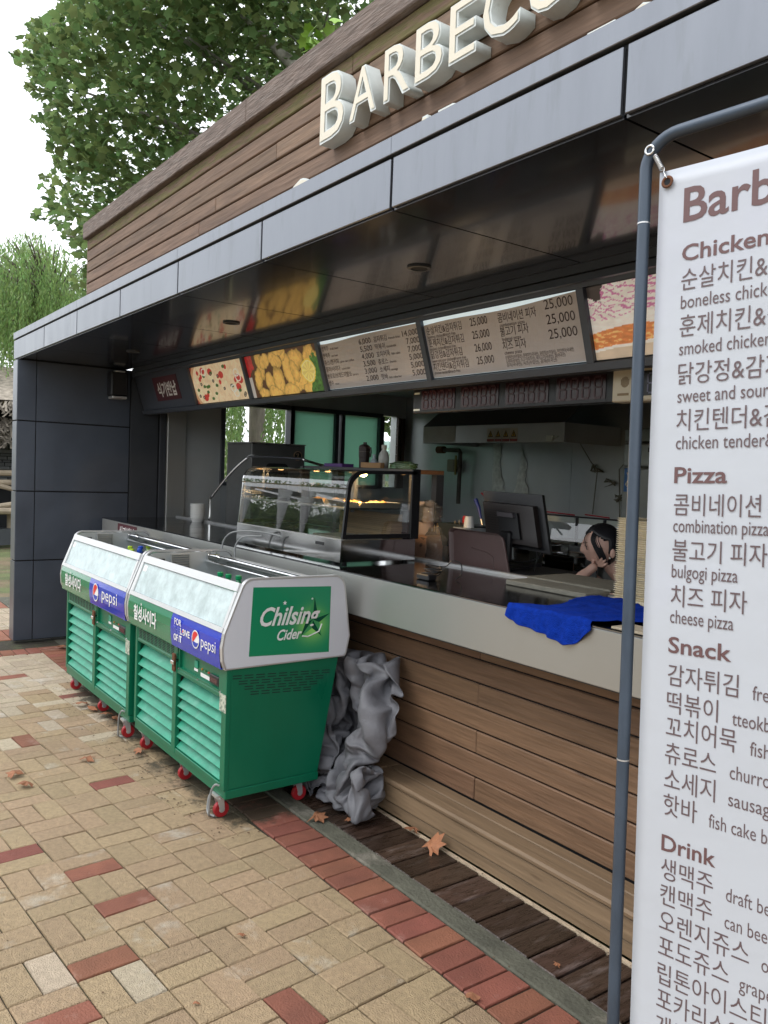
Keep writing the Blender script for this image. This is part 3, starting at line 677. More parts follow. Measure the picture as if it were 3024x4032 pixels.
def chicken(U, V):
    x = U*1.0; y = V*.3; n = fbm(x*60, y*60, 1); n2 = fbm(x*22, y*22, 4); n3 = fbm(x*110, y*110, 8)
    wx = x+.045*(fbm(x*14, y*14, 2)-.5)+.02*(fbm(x*45, y*45, 3)-.5); wy = y+.045*(fbm(x*14, y*14, 5)-.5)+.02*(fbm(x*45, y*45, 6)-.5)
    col = np.tile(np.array((.10, .035, .012)), (len(x), 1))
    r = random.Random(12)
    pcs = [(.20, .22, .055, .10, .2), (.14, .12, .05, .085, -.3), (.30, .10, .07, .06, .5), (.27, .24, .08, .05, .1), (.42, .23, .09, .06, -.4), (.43, .10, .075, .10, .2), (.58, .16, .07, .13, .15), (.70, .23, .09, .07, -.3), (.72, .08, .10, .07, .3), (.55, .27, .06, .04, .9), (.86, .25, .08, .05, .4), (.34, .02, .10, .05, 0), (.56, .02, .11, .05, 0), (.18, .02, .07, .04, 0), (.82, .02, .10, .05, 0), (.66, .15, .05, .08, .6), (.50, .30, .09, .04, 0), (.93, .19, .05, .06, 0)]
    for (cx, cy, rx, ry, a) in pcs:
        dx, dy = wx-cx, wy-cy; X = (dx*math.cos(a)+dy*math.sin(a))/rx; Y = (-dx*math.sin(a)+dy*math.cos(a))/ry; d = X*X+Y*Y; m = d < 1
        k = (.42+.58*np.clip(1-d[m]**2.5, 0, 1))*(.55+.55*n2[m]+.45*(n[m]-.4)+.25*(n3[m]-.5))
        col[m] = np.array((1.0, .60, .15))[None]*k[:, None]+np.array((.06, .03, .0))*(1-k[:, None])
    m = (wx < .10) & (wy > .15+.4*wx); col[m] = np.array((.5, .03, .03))*(.5+.9*n[m])[..., None]
    m = (x < .05) & (y < .15); col[m] = (.6, .55, .5)
    m = (wx > .865) & (wy < .19+.1*n2) | ((wx-.9)**2+(wy-.02)**2 < .004); col[m] = np.array((.06, .17, .03))*(.2+1.7*n[m])[..., None]
    d = ((wx-.83)/.085)**2+((y-.135)/.08)**2
    m = d < 1; col[m] = (.86, .62, .08); m = d < .74; col[m] = (.9, .80, .42); m = d < .62
    a = np.arctan2(y-.135, x-.83); col[m] = np.array((.88, .70, .2))*(.88+.2*(np.sin(a[m]*9) > .2))[..., None]
    return col
def salad(U, V):
    n = fbm(U*14, V*10, 1); n2 = fbm(U*40+V*20, V*34-U*10, 6); n3 = fbm(U*6, V*5, 3)
    col = np.stack([.80+.12*n, .72+.16*n, .62+.2*n], -1)*(.85+.3*n2)[..., None]
    st = (np.abs(np.sin((U*46+V*30)+9*n3+4*n)) < .42) & (n2 > .36) | (np.abs(np.sin((U*30-V*44)+8*n3)) < .25) & (n2 > .42); m = st & (V > .50-.3*(U-.3)**2+.12*n) & (U < .62); col[m] = np.array((.62, .20, .38))*(.75+.5*n2[m])[..., None]
    b = .30+.10*np.sin(U*5+.5)+.05*n3
    m = (V < b) & (V > b-.22); col[m] = (np.array((.74, .24, .07))*(.6+.8*n2[m])[..., None]); mm = m & (n2 > .62); col[mm] = (.9, .55, .2)
    m = V <= b-.26; col[m] = np.array((.70, .55, .40))*(.8+.4*n[m])[..., None]
    m = (U > .6) & (V > .2) & (U+.3*V > .85); col[m] = np.array((.50, .12, .03))*(.6+.9*n2[m])[..., None]
    m = (U+.06*n < .10) & (V > .80-.8*U+.1*n2); col[m] = (.05, .04, .035)
    m = (U > .66) & (V > .85); col[m] = (.06, .13, .03)
    return col
def build_menu():
    F = thing('menu_board_frame', 'charcoal frame tilted over the counter holding menu boards and food pictures', 'menu board', (-4, 2.6, 2.2))
    yt, zt, yb, zb = 2.552, 2.362, 2.641, 2.086
    ez = Vector((0, yt-yb, zt-zb)).normalized(); nrm = Vector((0, -ez.z, ez.y))  # outwards
    H = math.hypot(yt-yb, zt-zb)
    def pt(x, v, off=0): p = Vector((x, yb, zb))+ez*(H*v)+nrm*off; return tuple(p)
    def slab(x0, x1, v0, v1, o0, o1): # box in the tilted plane
        a = [pt(x0, v0, o0), pt(x1, v0, o0), pt(x1, v1, o0), pt(x0, v1, o0)]; return a, nrm*(o1-o0)
    xs = [-6.19, -5.222, -4.215, -3.23, -2.198, -1.16, -.1, 1.0]
    m = MB()
    m.prism(*slab(-7.42, 1.48, 1.02, 1.10, -.05, .022)); m.prism(*slab(-7.42, 1.48, -.13, -.02, -.05, .022))
    m.build('frame_rail', framem, F)
    MB().prism(*slab(-7.42, 1.48, -.018, 1.018, -.05, -.012)).build('frame_back', darkm, F)
    MB().prism(*slab(-7.42, xs[0]-.022, -.018, 1.018, -.0115, .004)).build('blank_panel', pillarm, F)
    for x in xs: MB().prism(*slab(x-.020, x+.016, -.018, 1.018, -.0115, .020)).build('mullion', framem, F)
    MB().box((-7.42, 2.66, 2.045), (1.48, 2.70, 2.075)).build('frame_rail', darkm, F)
    Ns = ('picture_panel', 'picture_panel', 'menu_panel', 'menu_panel', 'picture_panel', 'menu_panel', 'menu_panel')
    Lb = ('printed picture of a pizza with sausage, olives and onion', 'printed picture of golden fried chicken with lemon', None, None, 'printed picture of sausages under shredded purple cabbage', None, None)
    ex = Vector((1, 0, 0))
    for i in range(7):
        a, b_ = xs[i]+.017, xs[i+1]-.021
        q = [pt(a, 0, .0), pt(b_, 0, .0), pt(b_, 1, .0), pt(a, 1, .0)]
        if Ns[i] == 'picture_panel':
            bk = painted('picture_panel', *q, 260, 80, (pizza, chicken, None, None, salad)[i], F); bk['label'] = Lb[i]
            continue
        MB().prism(q, nrm*-.01).build('glow_panel', glowm, F)
        # the printed film hangs a little low at the top
        sag = (lambda u: .985-.05*math.exp(-((u-.1)/.25)**2)) if i == 2 else (lambda u: .90+.09*u*u+.03*math.sin(u*7)*(1-u)+.02*(1-u))
        nn = 24; w = b_-a
        top = [pt(a+w*k/nn, sag(k/nn), .002) for k in range(nn+1)]; bot = [pt(a+w*k/nn, 0.005, .002) for k in range(nn+1)]
        mb = MB().add(top+bot, [(nn+1+k, nn+2+k, k+1, k) for k in range(nn)])
        P = mb.build('menu_panel', menum, F)
        def row(txt, u, v, size, mat=inkdk, al='l', wd=None, bold=0): T(txt, pt(a+w*u, v, .002), ex, ez, size, mat, P, align=al, width=wd, bold=bold)
        if i == 2:
            L_ = [('생맥주', 'draft beer', '6,000', '감자튀김', 'french fries', '14,000'), ('캔맥주', 'can beer', '5,500', '떡볶이', 'tteokbokki', '7,000'), ('쥬스/캔커피', 'juice can coffee', '4,000', '꼬치어묵', 'fish cake', '7,000'),
                  ('콜라/사이다', 'coke/cider', '3,500', '츄로스', 'churros', '5,000'), ('뽀로로/브레드이발소', 'pororo', '3,000', '소세지', 'sausage', '5,000'), ('생수', 'water', '2,000', '핫바', 'fish cake bar', '5,000')]
            for k, (n1, e1_, p1, n2, e2_, p2) in enumerate(L_):
                v = .80-.142*k
                row(n1, .005, v, .034, wd=.026*len(n1)); row(e1_, .02+.026*len(n1)/w, v, .018, wd=.009*len(e1_)); row(p1, .545, v, .043, al='r', wd=.022*len(p1)+.005)
                row(n2, .575, v, .036, wd=.030*len(n2)); row(e2_, .585+.031*len(n2)/w, v, .018, wd=.0085*len(e2_)); row(p2, .985, v, .043, al='r', wd=.021*len(p2)+.005)
        elif i == 3:
            for k, (n1, e1_, p1) in enumerate((('순살치킨&감자튀김', 'boneless chicken&french fries', '25,000'), ('훈제치킨&감자튀김', 'smoked chicken&french fries', '25,000'), ('닭강정&감자튀김', 'sweet and sour chicken&french fries', '26,000'), ('치킨텐더&감자튀김', 'chicken tender&french fries', '25,000'))):
                v = .76-.208*k
                row(n1, .015, v, .045, wd=.029*len(n1)); row(e1_, .015, v-.075, .022, wd=.0072*len(e1_)); row(p1, .455, v+.01, .052, al='r', wd=.115)
            for k, (n1, e1_) in enumerate((('콤비네이션 피자', 'combination pizza'), ('불고기 피자', 'bulgogi pizza'), ('치즈 피자', 'cheese pizza'))):
                v = .755-.215*k
                row(n1, .525, v, .048, wd=.029*len(n1)); row(e1_, .53, v-.078, .021, wd=.0090*len(e1_)); row('25,000', .965, v+.06, .058, al='r', wd=.155)
            for k, s in enumerate(('순살치킨(브라질산), 훈제치킨(국내산), 닭강정(브라질산), 치킨텐더(국내산)', '소세지(국내산), 소고기(호주산), 돼지고기(국내산), 쌀(국내산)', '김치(국내산), 치즈(수입산), 감자(미국산)')): row(s, .53, .175-.06*k, .019, wd=.40-.05*k)
        else:
            row(('combination pizza', 'cheese pizza')[i-5], .1, .6, .05)
    # small dish-return sign on the blank panel
    s = MB().prism([pt(-7.0, .22, .0045), pt(-6.46, .22, .0045), pt(-6.46, .93, .0045), pt(-7.0, .93, .0045)], nrm*.003).build('sticker_sign', maroon, F)
    T('식기반납', pt(-6.93, .38, .0078), ex, ez, .13, inkw, s, width=.42, bold=.03)
    # red digit boards behind, hung under the frame
    D = thing('number_display', 'long black number display with dark red digits under the menu boards', 'display', (-2.9, 2.8, 2.0))
    MB().box((-3.585, 2.80, 1.932), (-2.20, 2.86, 2.066), .003).build('case', black, D)
    MB().box((-3.57, 2.797, 2.035), (-3.525, 2.8, 2.045)).box((-3.575, 2.797, 1.945), (-3.52, 2.8, 1.955)).build('label_strip', paperw, D)
    segm = M('unlit_segment', (.055, .018, .022), .4, var=0)
    for g in range(4):
        x0 = -3.50+.325*g
        MB().box((x0-.006, 2.7965, 1.948), (x0+.27, 2.8, 2.052)).build('window', M('smoked_red', (.035, .012, .016), .2, var=0), D)
        for k in range(4):
            q = MB(); a = x0+.01+.066*k; b_ = a+.046; zz = (1.955, 2.0, 2.045); t = .008
            for z in zz: q.box((a+t, 2.794, z-t/2), (b_-t, 2.7965, z+t/2))
            for x in (a, b_-t):
                for j in (0, 1): q.box((x, 2.794, zz[j]+t/2), (x+t, 2.7965, zz[j+1]-t/2))
            q.build('digit', segm, D)
    D = thing('ticket_display', 'cream plastic number display with speaker holes, partly behind the blue pole', 'display', (-2.0, 2.75, 2.0))
    MB().box((-2.185, 2.75, 1.925), (-1.55, 2.83, 2.062), .006).build('case', M('cream_plastic', (.56, .50, .38), .5), D)
    MB().box((-2.03, 2.747, 1.945), (-1.6, 2.75, 2.043)).build('window', black, D)
    q = MB()
    for k in range(7):
        h = math.sqrt(max(0, 1-((k-3)/3.6)**2))*.022; q.box((-2.12+.006*(k-3)-.0015, 2.748, 2.005-h), (-2.12+.006*(k-3)+.0015, 2.75, 2.005+h))
    q.box((-2.155, 2.7485, 1.95), (-2.10, 2.75, 1.96)).build('grille', M('tan_plastic', (.25, .18, .1), .6), D)
    for k in range(3):
        q = MB(); a = -2.01+.06*k; b_ = a+.042; zz = (1.955, 1.993, 2.032); t = .007
        for z in zz: q.box((a+t, 2.745, z-t/2), (b_-t, 2.747, z+t/2))
        for x in (a, b_-t):
            for j in (0, 1): q.box((x, 2.745, zz[j]+t/2), (x+t, 2.747, zz[j+1]-t/2))
        q.build('digit', M('grey_segment', (.10, .10, .15), .4), D)
build_menu()
# wall speaker on the charcoal end wall
q = thing('wall_speaker', 'small black speaker box with pale foot on the charcoal end wall', 'speaker', (-7.4, 2.4, 2.2))
MB().box((-7.437, 2.30, 2.19), (-7.31, 2.45, 2.40), .01).build('box', black, q)
MB().box((-7.43, 2.31, 2.162), (-7.30, 2.44, 2.186), .006).box((-7.36, 2.33, 2.40), (-7.31, 2.42, 2.412)).build('bracket', alu, q)
# ================================================================== DRINK COOLERS
def arc(c, r, a0, a1, n): return [(c[0]+r*math.cos(math.radians(a0+(a1-a0)*k/n)), c[1]+r*math.sin(math.radians(a0+(a1-a0)*k/n))) for k in range(n+1)]
END = [(1.546, .702), (2.172, .702)]+arc((2.16, .722), .022, -60, 0, 2)+[(2.198, .80)]+[(2.163, 1.04)]+arc((2.105, 1.04), .056, 10, 90, 5)+arc((1.672, 1.042), .058, 92, 160, 5)+[(1.538, .862), (1.528, .80), (1.532, .74)]
def cooler(x0, x1, label, kind, tilt):
    L_ = x1-x0; F = thing('drink_cooler', label, 'cooler', (x0+L_/2, 1.8, 0), 'green open top drink coolers in front of the counter')
    X = lambda u: x0+L_*u            # u in 0..1 along the front
    # body: tapering sides
    def ends(z): t = (z-.115)/(.70-.115); return 1.566-.012*t, 2.045+.095*t
    pb, pt_ = ends(.115), ends(.70)
    xa, xb = x0+.075, x1-.004
    b = MB()
    # right side skin, left side skin, back, bottom (front is framed)
    for xx, dx in ((xb, -.008), (xa, .008)): b.prism([(xx, pb[0]+.0, .155), (xx, pb[1], .155), (xx, pt_[1], .70), (xx, pt_[0]+.008, .70)], (dx, 0, 0))
    b.prism([(xa+.008, pb[1], .155), (xb-.008, pb[1], .155), (xb-.008, pt_[1], .70), (xa+.008, pt_[1], .70)], (0, -.008, 0))
    b.build('body_panel', greenp, F)
    MB().box((xa, pb[0]-.003, .112), (xb+.003, pb[1]+.004, .152), .003).build('skirt', greenp, F)
    MB().box((xa+.009, 1.64, .156), (xb-.009, 1.66, .70)).build('inner_back', gapm, F)
    yf = 1.558
    fr = MB()
    ux = lambda u: xa+(xb-xa)*u
    W = xb-xa
    fr.box((xa-.001, yf-.002, .1525), (xa+.028, yf+.02, .70), .002).box((xb-.045, yf-.002, .1525), (xb+.0015, yf+.02, .70), .002)
    fr.box((ux(.475), yf-.004, .1525), (ux(.515), yf+.02, .612), .002)
    fr.box((xa+.0285, yf-.002, .1525), (xb-.0455, yf+.02, .178), .002)
    fr.box((xa+.0285, yf-.001, .612), (ux(.475), yf+.02, .628), .002)
    fr.box((ux(.5155), yf-.001, .560), (xb-.0455, yf+.02, .58), .002)
    fr.build('front_frame', greenp, F)
    MB().box((xa+.0285, yf+.001, .6285), (ux(.513), yf+.012, .70)).build('top_panel', greenp, F)
    # vent slots left of the controls
    v = MB()
    for r in range(6):
        for k in range(9):
            a = ux(.045+.049*k); v.box((a, yf-.0005, .638+.0085*r), (a+W*.036, yf+.001, .6418+.0085*r))
    v.build('vent_slots', gapm, F, kind='stuff')
    # control recess
    ca, cb = ux(.53), xb-.075
    q = MB().box((ca, yf+.0, .655+.03), (cb, yf+.015, .70)).box((ca, yf, .5805), (cb, yf+.015, .592)).box((ca-.003, yf, .5805), (ca+.008, yf+.015, .70)).box((cb-.006, yf, .5805), (cb+.03, yf+.015, .70))
    q.build('control_frame', greenp, F)
    cp = MB().box((ca+.008, yf+.014, .592), (cb-.006, yf+.018, .685)).build('control_panel', greenp, F)
    cw = cb-ca
    MB().box((ca+cw*.36, yf+.008, .630), (ca+cw*.44, yf+.0138, .665), .002).build('switch', slatp, cp)
    MB().box((ca+cw*.34, yf+.0125, .612), (ca+cw*.43, yf+.0138, .624)).box((ca+cw*.50, yf+.0125, .600), (ca+cw*.72, yf+.0138, .618)).build('white_label', inkw, cp)
    for k, cc in enumerate(((.45, .18, .02), (.05, .18, .05), (.5, .05, .03))): MB().lathe([(.006, .0), (.005, -.006)], (ca+cw*(.54+.08*k), yf+.0138, .637-.0), 10, 'y').build('indicator', M('indicator_%d' % k, cc, .3), cp)
    t = MB().box((ca+cw*.75, yf+.003, .600), (ca+cw*.96, yf+.0138, .642), .003).build('thermostat', black, cp)
    MB().box((ca+cw*.78, yf+.0015, .609), (ca+cw*.93, yf+.003, .630)).build('screen', M('dark_red_screen', (.06, .015, .02), .2), t)
    s = MB()
    for px, pz in ((ca+.0, .695), (ca, .586), ((ca+cb)/2, .697), ((ca+cb)/2, .585), (cb+.008, .697), (cb+.008, .586)): s.lathe([(.005, 0), (.004, -.004)], (px, yf, pz), 8, 'y')
    s.build('rivets', chrome, F)
    MB().box((xb-.062, yf-.0045, .505), (xb+.002, yf-.0025, .585)).build('paper_label', M('grey_label', (.50, .52, .42), .6, col2=(.2, .25, .2), c2scale=70, c2thr=(.5, .55), var=.05), F)
    lk = MB().box((ux(.485), yf-.016, .565), (ux(.51), yf-.0045, .655), .003).build('latch', rust, F)
    MB().box((ux(.482), yf-.022, .60), (ux(.513), yf-.016, .62), .002).build('hasp', chrome, lk)
    # louvre slats: lit upper faces slope outward and down
    for (a, b_, zt, n) in ((xa+.030, ux(.474), .60, 7), (ux(.517), xb-.047, .548, 7)):
        st = (zt-.185)/n
        for k in range(n):
            z = .186+st*k
            MB().prism([(a, yf+.004, z), (a, yf+.0475, z+st*.86), (a, yf+.0490, z+st*.86-.004), (a, yf+.0055, z-.004)], (b_-a, 0, 0)).build('louvre_slat', slatp, F)
    # casters
    def caster(x, y, rot):
        c = MB()
        c.box((x-.03, y-.025, .100), (x+.03, y+.025, .112)); c.tube([(x, y, .10), (x+.008, y, .085)], .014, 8)
        for sx in (-.017, .014): c.prism([(x+sx, y-.018, .10), (x+sx, y+.018, .10), (x+sx, y+.012+.012, .04), (x+sx, y+.002, .035)], (.003, 0, 0))
        cf = c.build('caster', alu, F)
        MB().lathe([(.008, -.012), (.034, -.012), (.0375, -.007), (.0375, .007), (.034, .012), (.008, .012)], (x, y+.012, .0378), 20, 'x').build('wheel', rubber, cf)
        MB().lathe([(.006, -.0145), (.014, -.0135), (.014, .0135), (.006, .0145)], (x, y+.012, .0378), 12, 'x').build('hub', alu, cf)
    for x, y in ((xb-.085, 1.575), (ux(.50), 1.61), (xa+.06, 1.60), (xb-.07, 1.975), (xa+.06, 1.975)): caster(x, y, 0)
    # drain/power cord at the near front corner
    pc = MB()
    pc.wire([(xb-.02, 1.545, .175), (xb-.03, 1.53, .178), (xb-.06, 1.525, .14), (xb-.085, 1.53, .07), (xb-.10, 1.535, .02), (xb-.12, 1.545, .007), (xb-.09, 1.56, .006)], .0048, 8)
    if kind == 1: pc.wire([(xb-.13, 1.60, .115), (xb-.145, 1.56, .09), (xb-.14, 1.545, .03), (xb-.11, 1.54, .006)], .0042, 8)
    pc.build('cord', M('grey_cord', (.28, .29, .29), .5), F)
    # end panels with aluminium edge
    for xx, th, nm in ((x1-.004, .026, 'end_panel'), (x0+.0, .026, 'end_panel')):
        xx = x1-.022 if xx > x0+.1 else x0
        pl = MB().prism([(xx+.002, y, z) for y, z in END], (.022, 0, 0)).build(nm, mirror if xx == x0 else whitep, F)
        n = len(END); e = MB(); cy, cz = 1.86, .88
        for k in range(n):
            a, b_ = END[k], END[(k+1) % n]
            oa = [(cy+(p[0]-cy)*1.006, cz+(p[1]-cz)*1.01) for p in (a, b_)]; ia = [(cy+(p[0]-cy)*.985, cz+(p[1]-cz)*.975) for p in (a, b_)]
            e.add([(xx, *oa[0]), (xx, *oa[1]), (xx+.0255, *oa[1]), (xx+.0255, *oa[0]), (xx, *ia[0]), (xx, *ia[1]), (xx+.0255, *ia[1]), (xx+.0255, *ia[0])], [(0, 1, 2, 3), (4, 7, 6, 5), (0, 4, 5, 1), (3, 2, 6, 7)])
        e.build('edge_trim', alu, pl)
        inner = MB().prism([(xx+.0245, cy+(y-cy)*.96, cz+(z-cz)*.955) for y, z in END] if xx == x0 else [(xx-.0005, cy+(y-cy)*.96, cz+(z-cz)*.955) for y, z in END], (.0012, 0, 0))
        inner.build('steel_lining', steelwall, pl)
        if xx == x0:
            gx = xx+.0262
            g = MB()
            for r in range(7): g.box((gx, 1.77, .985+.0135*r), (gx+.022, 1.87, .991+.0135*r))
            g.box((gx, 1.765, .98), (gx+.022, 1.769, 1.075)).box((gx, 1.871, .98), (gx+.022, 1.875, 1.075)).box((gx, 1.765, 1.0755), (gx+.022, 1.875, 1.079))
            g.build('vent_cage', steel, pl)
            MB().lathe([(.008, 0), (.008, .02), (.004, .022)], (gx, 1.70, 1.05), 10, 'x').box((gx, 1.69, 1.045), (gx+.008, 1.73, 1.055)).build('knob', black, pl)
            MB().box((gx, 1.985, 1.035), (gx+.03, 2.06, 1.075), .003).tube([(gx+.02, 2.0, 1.07), (gx+.02, 2.0, 1.09)], .005, 8).tube([(gx+.02, 2.04, 1.07), (gx+.02, 2.04, 1.09)], .005, 8).build('rail_bracket', chrome, pl)
    # glass front in aluminium frame
    xi, xo = x0+.026, x1-.0225
    yb_, zb_, yt_, zt_ = 1.540, .866, 1.617, 1.078
    nv = Vector((0, -(zt_-zb_), yt_-yb_)).normalized(); ev = Vector((0, yt_-yb_, zt_-zb_)).normalized(); HH = math.hypot(yt_-yb_, zt_-zb_)
    pq = lambda x, v, o=0: tuple(Vector((x, yb_, zb_))+ev*v+nv*o)
    def bar(xa_, xb_, v0, v1, o0, o1): return [pq(xa_, v0, o0), pq(xb_, v0, o0), pq(xb_, v1, o0), pq(xa_, v1, o0)], nv*(o1-o0)
    fm = MB().prism(*bar(xi, xo, HH-.038, HH+.002, -.022, .004)).prism(*bar(xi, xo, -.004, .018, -.02, .006)).prism(*bar(xi, xi+.022, .0185, HH-.0405, -.02, .002)).prism(*bar(xo-.022, xo, .0185, HH-.0405, -.02, .002))
    fm.build('glass_frame', alu, F)
    gl = MB().prism(*bar(xi+.022, xo-.022, .0185, HH-.0405, -.010, -.006)).build('front_glass', FROST, F)
    MB().prism(*bar(xi+.035, xi+.085, HH-.085, HH-.052, -.0055, -.0045)).build('price_card', inkw, gl)
    # liner: frost covered well
    wl = MB()
    wl.box((xi, 1.60, .73), (xo, 2.13, .745)).box((xi, 2.12, .745), (xo, 2.135, 1.02))
    wl.box((xi, 1.59, .745), (xo, 1.60, .86)).build('well', M('well_lining', (.32, .36, .36), .35, .3, var=.2), F)
    # folded-open cover rails at the rear
    for y, z, r in ((2.035, 1.062, .011), (1.985, 1.035, .009)): MB().tube([(x0+.03, y, z), (x1-.03, y, z)], r, 10).build('rail', chrome, F)
    MB().box((xi, 2.07, 1.05), (xo, 2.13, 1.06), .002).build('rear_shelf', steel, F)
    # printed strip, slightly bulged
    prof = [(1.5385, .862), (1.528, .83), (1.525, .79), (1.528, .745), (1.5345, .705)]
    sp = .525 if kind == 1 else .50
    for (a, b_, m_) in ((x0+.026, x0+L_*sp, stripg), (x0+L_*sp+.0006, x1-.0225, stripb)):
        s = MB()
        for (p, q_) in zip(prof, prof[1:]): s.add([(a, *q_), (b_, *q_), (b_, *p), (a, *p)], [(0, 1, 2, 3)])
        s.prism([(a, 1.536, .700), (a, 1.545, .700), (a, 1.545, .705), (a, 1.536, .705)], (b_-a, 0, 0))
        sg = s.build('header_strip', m_, F, smooth=False)
        yy = 1.5245
        if m_ is stripg:
            wd = .33*L_/1.22; xs_ = x0+L_*.10
            T('칠성사이다', (xs_, yy, .762-.012), (1, 0, 0), (0, 0, 1), .088, inkw, sg, width=wd, bold=.028, lift=.0006)
            st = MB(); cx, cz_ = xs_+wd*.34, .838
            pts = [(cx+(.011 if k % 2 == 0 else .0045)*math.sin(k*math.pi/5), yy-.0012, cz_+(.011 if k % 2 == 0 else .0045)*math.cos(k*math.pi/5)) for k in range(10)]
            st.add(pts+[(cx, yy-.0012, cz_)], [(10, (k+1) % 10, k) for k in range(10)]); st.build('star_print', inkw, sg)
        else:
            if kind == 2: gx_, rad, tx, tw, ts = x0+L_*.60, .056, x0+L_*.69, .25*L_/1.22, .105
            else: gx_, rad, tx, tw, ts = x0+L_*.775, .043, x0+L_*.825, .155*L_/1.22, .078
            zc = .787
            globe(gx_, yy, zc, rad, sg)
            T('pepsi', (tx, yy, zc-.022), (1, 0, 0), (0, 0, 1), ts, inkw, sg, width=tw, lift=.0006)
            if kind == 1:
                ax = x0+L_*.56
                T('FOR', (ax+.01, yy, .815), (1, 0, 0), (0, 0, 1), .045, inkw, sg, width=.085, bold=.015, lift=.0006)
                T('THE', (ax, yy, .778), (1, 0, 0), (0, 0, 1), .042, M('outline_ink', (.12, .16, .6), .3, var=0), sg, width=.08, bold=.01, lift=.0006)
                T('LOVE', (ax+.085, yy, .778), (1, 0, 0), (0, 0, 1), .043, inkw, sg, width=.115, bold=.03, lift=.0006)
                T('OF IT', (ax+.005, yy, .738), (1, 0, 0), (0, 0, 1), .044, inkw, sg, width=.10, bold=.03, lift=.0006)
                globe(ax+.122, yy-.001, .793, .012, sg)
    return F
def globe(cx, y, cz, r, par):
    n = 28
    def region(m, f0, f1, name):
        mb = MB(); vs = []; k = 20
        for i in range(k+1):
            x = -r*.86+1.72*r*i/k; lo, hi = f0(x), f1(x); vs += [(cx+x, y-.0014, cz+lo), (cx+x, y-.0014, cz+hi)]
        mb.add(vs, [(2*i, 2*i+2, 2*i+3, 2*i+1) for i in range(k)]); mb.build(name, m, par)
    cap = lambda x: math.sqrt(max(0, (r*.86)**2-x*x))
    MB().add([(cx+r*math.cos(2*math.pi*k/n), y-.0007, cz+r*math.sin(2*math.pi*k/n)) for k in range(n)], [tuple(range(n))]).build('logo_disc', inkw, par)
    w1 = lambda x: max(-cap(x), min(cap(x), .10*r+.42*x+.22*r*math.sin(x/r*2.2))); w2 = lambda x: max(-cap(x), min(cap(x), -.32*r+.20*x-.12*r*math.sin(x/r*2.5)))
    region(inkred, w1, cap, 'logo_red'); region(inkblue, lambda x: -cap(x), w2, 'logo_blue')
FROST = glass('frosted_front_glass', (.9, .97, .97), .7, .98, (.60, .70, .71), .62, 10)
CO1 = cooler(-4.495, -3.245, 'nearer green drink cooler with a large green sticker on its white end panel', 1, 0)
CO2 = cooler(-5.895, -4.512, 'farther green drink cooler beside the charcoal wall, lime and blue caps inside', 2, 0)
def sticker():
    # green sticker with glow and star on the right end of the nearer cooler
    x = -3.2424; y0, y1, z0, z1 = 1.658, 2.082, .742, 1.058
    ends = [o for o in CO1.children if o.name.startswith('end_panel')]; E_ = max(ends, key=lambda o: max(v.co.x for v in o.data.vertices))
    def f(U, V):
        d = np.sqrt(((U-.77)/.20)**2+((V-.43)/.26)**2); g = np.exp(-d**2*1.6)[..., None]
        base = np.array((.002, .155, .070)); return base*(1-.75*g)+np.array((.30, .62, .12))*g*.75
    k = painted('sticker', (x, y0, z0+.008), (x, y1, z0-.012), (x, y1-.0, z1-.012), (x, y0+.012, z1+.004), 90, 70, f, E_)
    eyv = Vector((0, 1, -.03)); ezv = Vector((0, .0, 1))
    # faceted star
    cx, cz = 1.985, .893; R0, r0 = .098, .040; m1 = MB(); m2 = MB()
    rot = .06
    for i in range(5):
        for s, mb in ((-1, m1), (1, m2)):
            a = rot+i*2*math.pi/5; b_ = a+s*math.pi/5
            P = lambda ang, r_: (x+.0012, cx+r_*math.sin(ang), cz+r_*math.cos(ang))
            mb.add([(x+.0016, cx, cz), P(a, R0*(1 if i else 1.1)), P(b_, r0)], [(0, 1, 2) if s < 0 else (0, 2, 1)])
    m1.build('star_light_facet', M('star_light', (.06, .33, .12), .2, var=.1), k); m2.build('star_dark_facet', M('star_dark', (.002, .07, .04), .2, var=.1), k)
    T('Chilsing', (x+.0016, 1.705, .885), (0, 1, -.02), (0, .05, 1), .118, inkw, k, width=.315, bold=.022, shear=.32, lift=.0035)
    T('Cider', (x+.0016, 1.795, .812), (0, 1, 0), (0, .05, 1), .068, inkw, k, width=.13, bold=.024, shear=.32, lift=.0035)
    s = MB()
    for px, pz, r_ in ((1.832, .982, .012), (1.978, .993, .007)):
        pts = [(x+.003, px+(r_ if q % 2 == 0 else r_*.42)*math.sin(q*math.pi/5), pz+(r_ if q % 2 == 0 else r_*.42)*math.cos(q*math.pi/5)) for q in range(10)]
        s.add(pts+[(x+.003, px, pz)], [(10, q, (q+1) % 10) for q in range(10)])
    s.tube([(x+.003, 2.035, .87), (x+.003, 2.02, .835), (x+.003, 1.96, .815), (x+.003, 1.93, .82)], .0035, 6)
    s.build('star_print', inkw, k)
    # punched slots on the green side
    v = MB(); xs = -3.249+.0006
    for r in range(4):
        a0, a1 = 1.585+.03*r, 2.108-.034*r; n = (9, 8, 7, 6)[r]
        for kk in range(n):
            a = a0+(a1-a0)*kk/n; b_ = a+(a1-a0)/n*.76
            for dz in (0, .012):
                z = .667-.0255*r-dz; za, zb = z-.028*(a-1.58)/.5, z-.028*(b_-1.58)/.5
                v.add([(xs, a, za), (xs, b_, zb), (xs, b_, zb+.004), (xs, a, za+.004)], [(0, 1, 2, 3)])
    v.build('vent_slots', gapm, CO1, kind='stuff')
sticker()
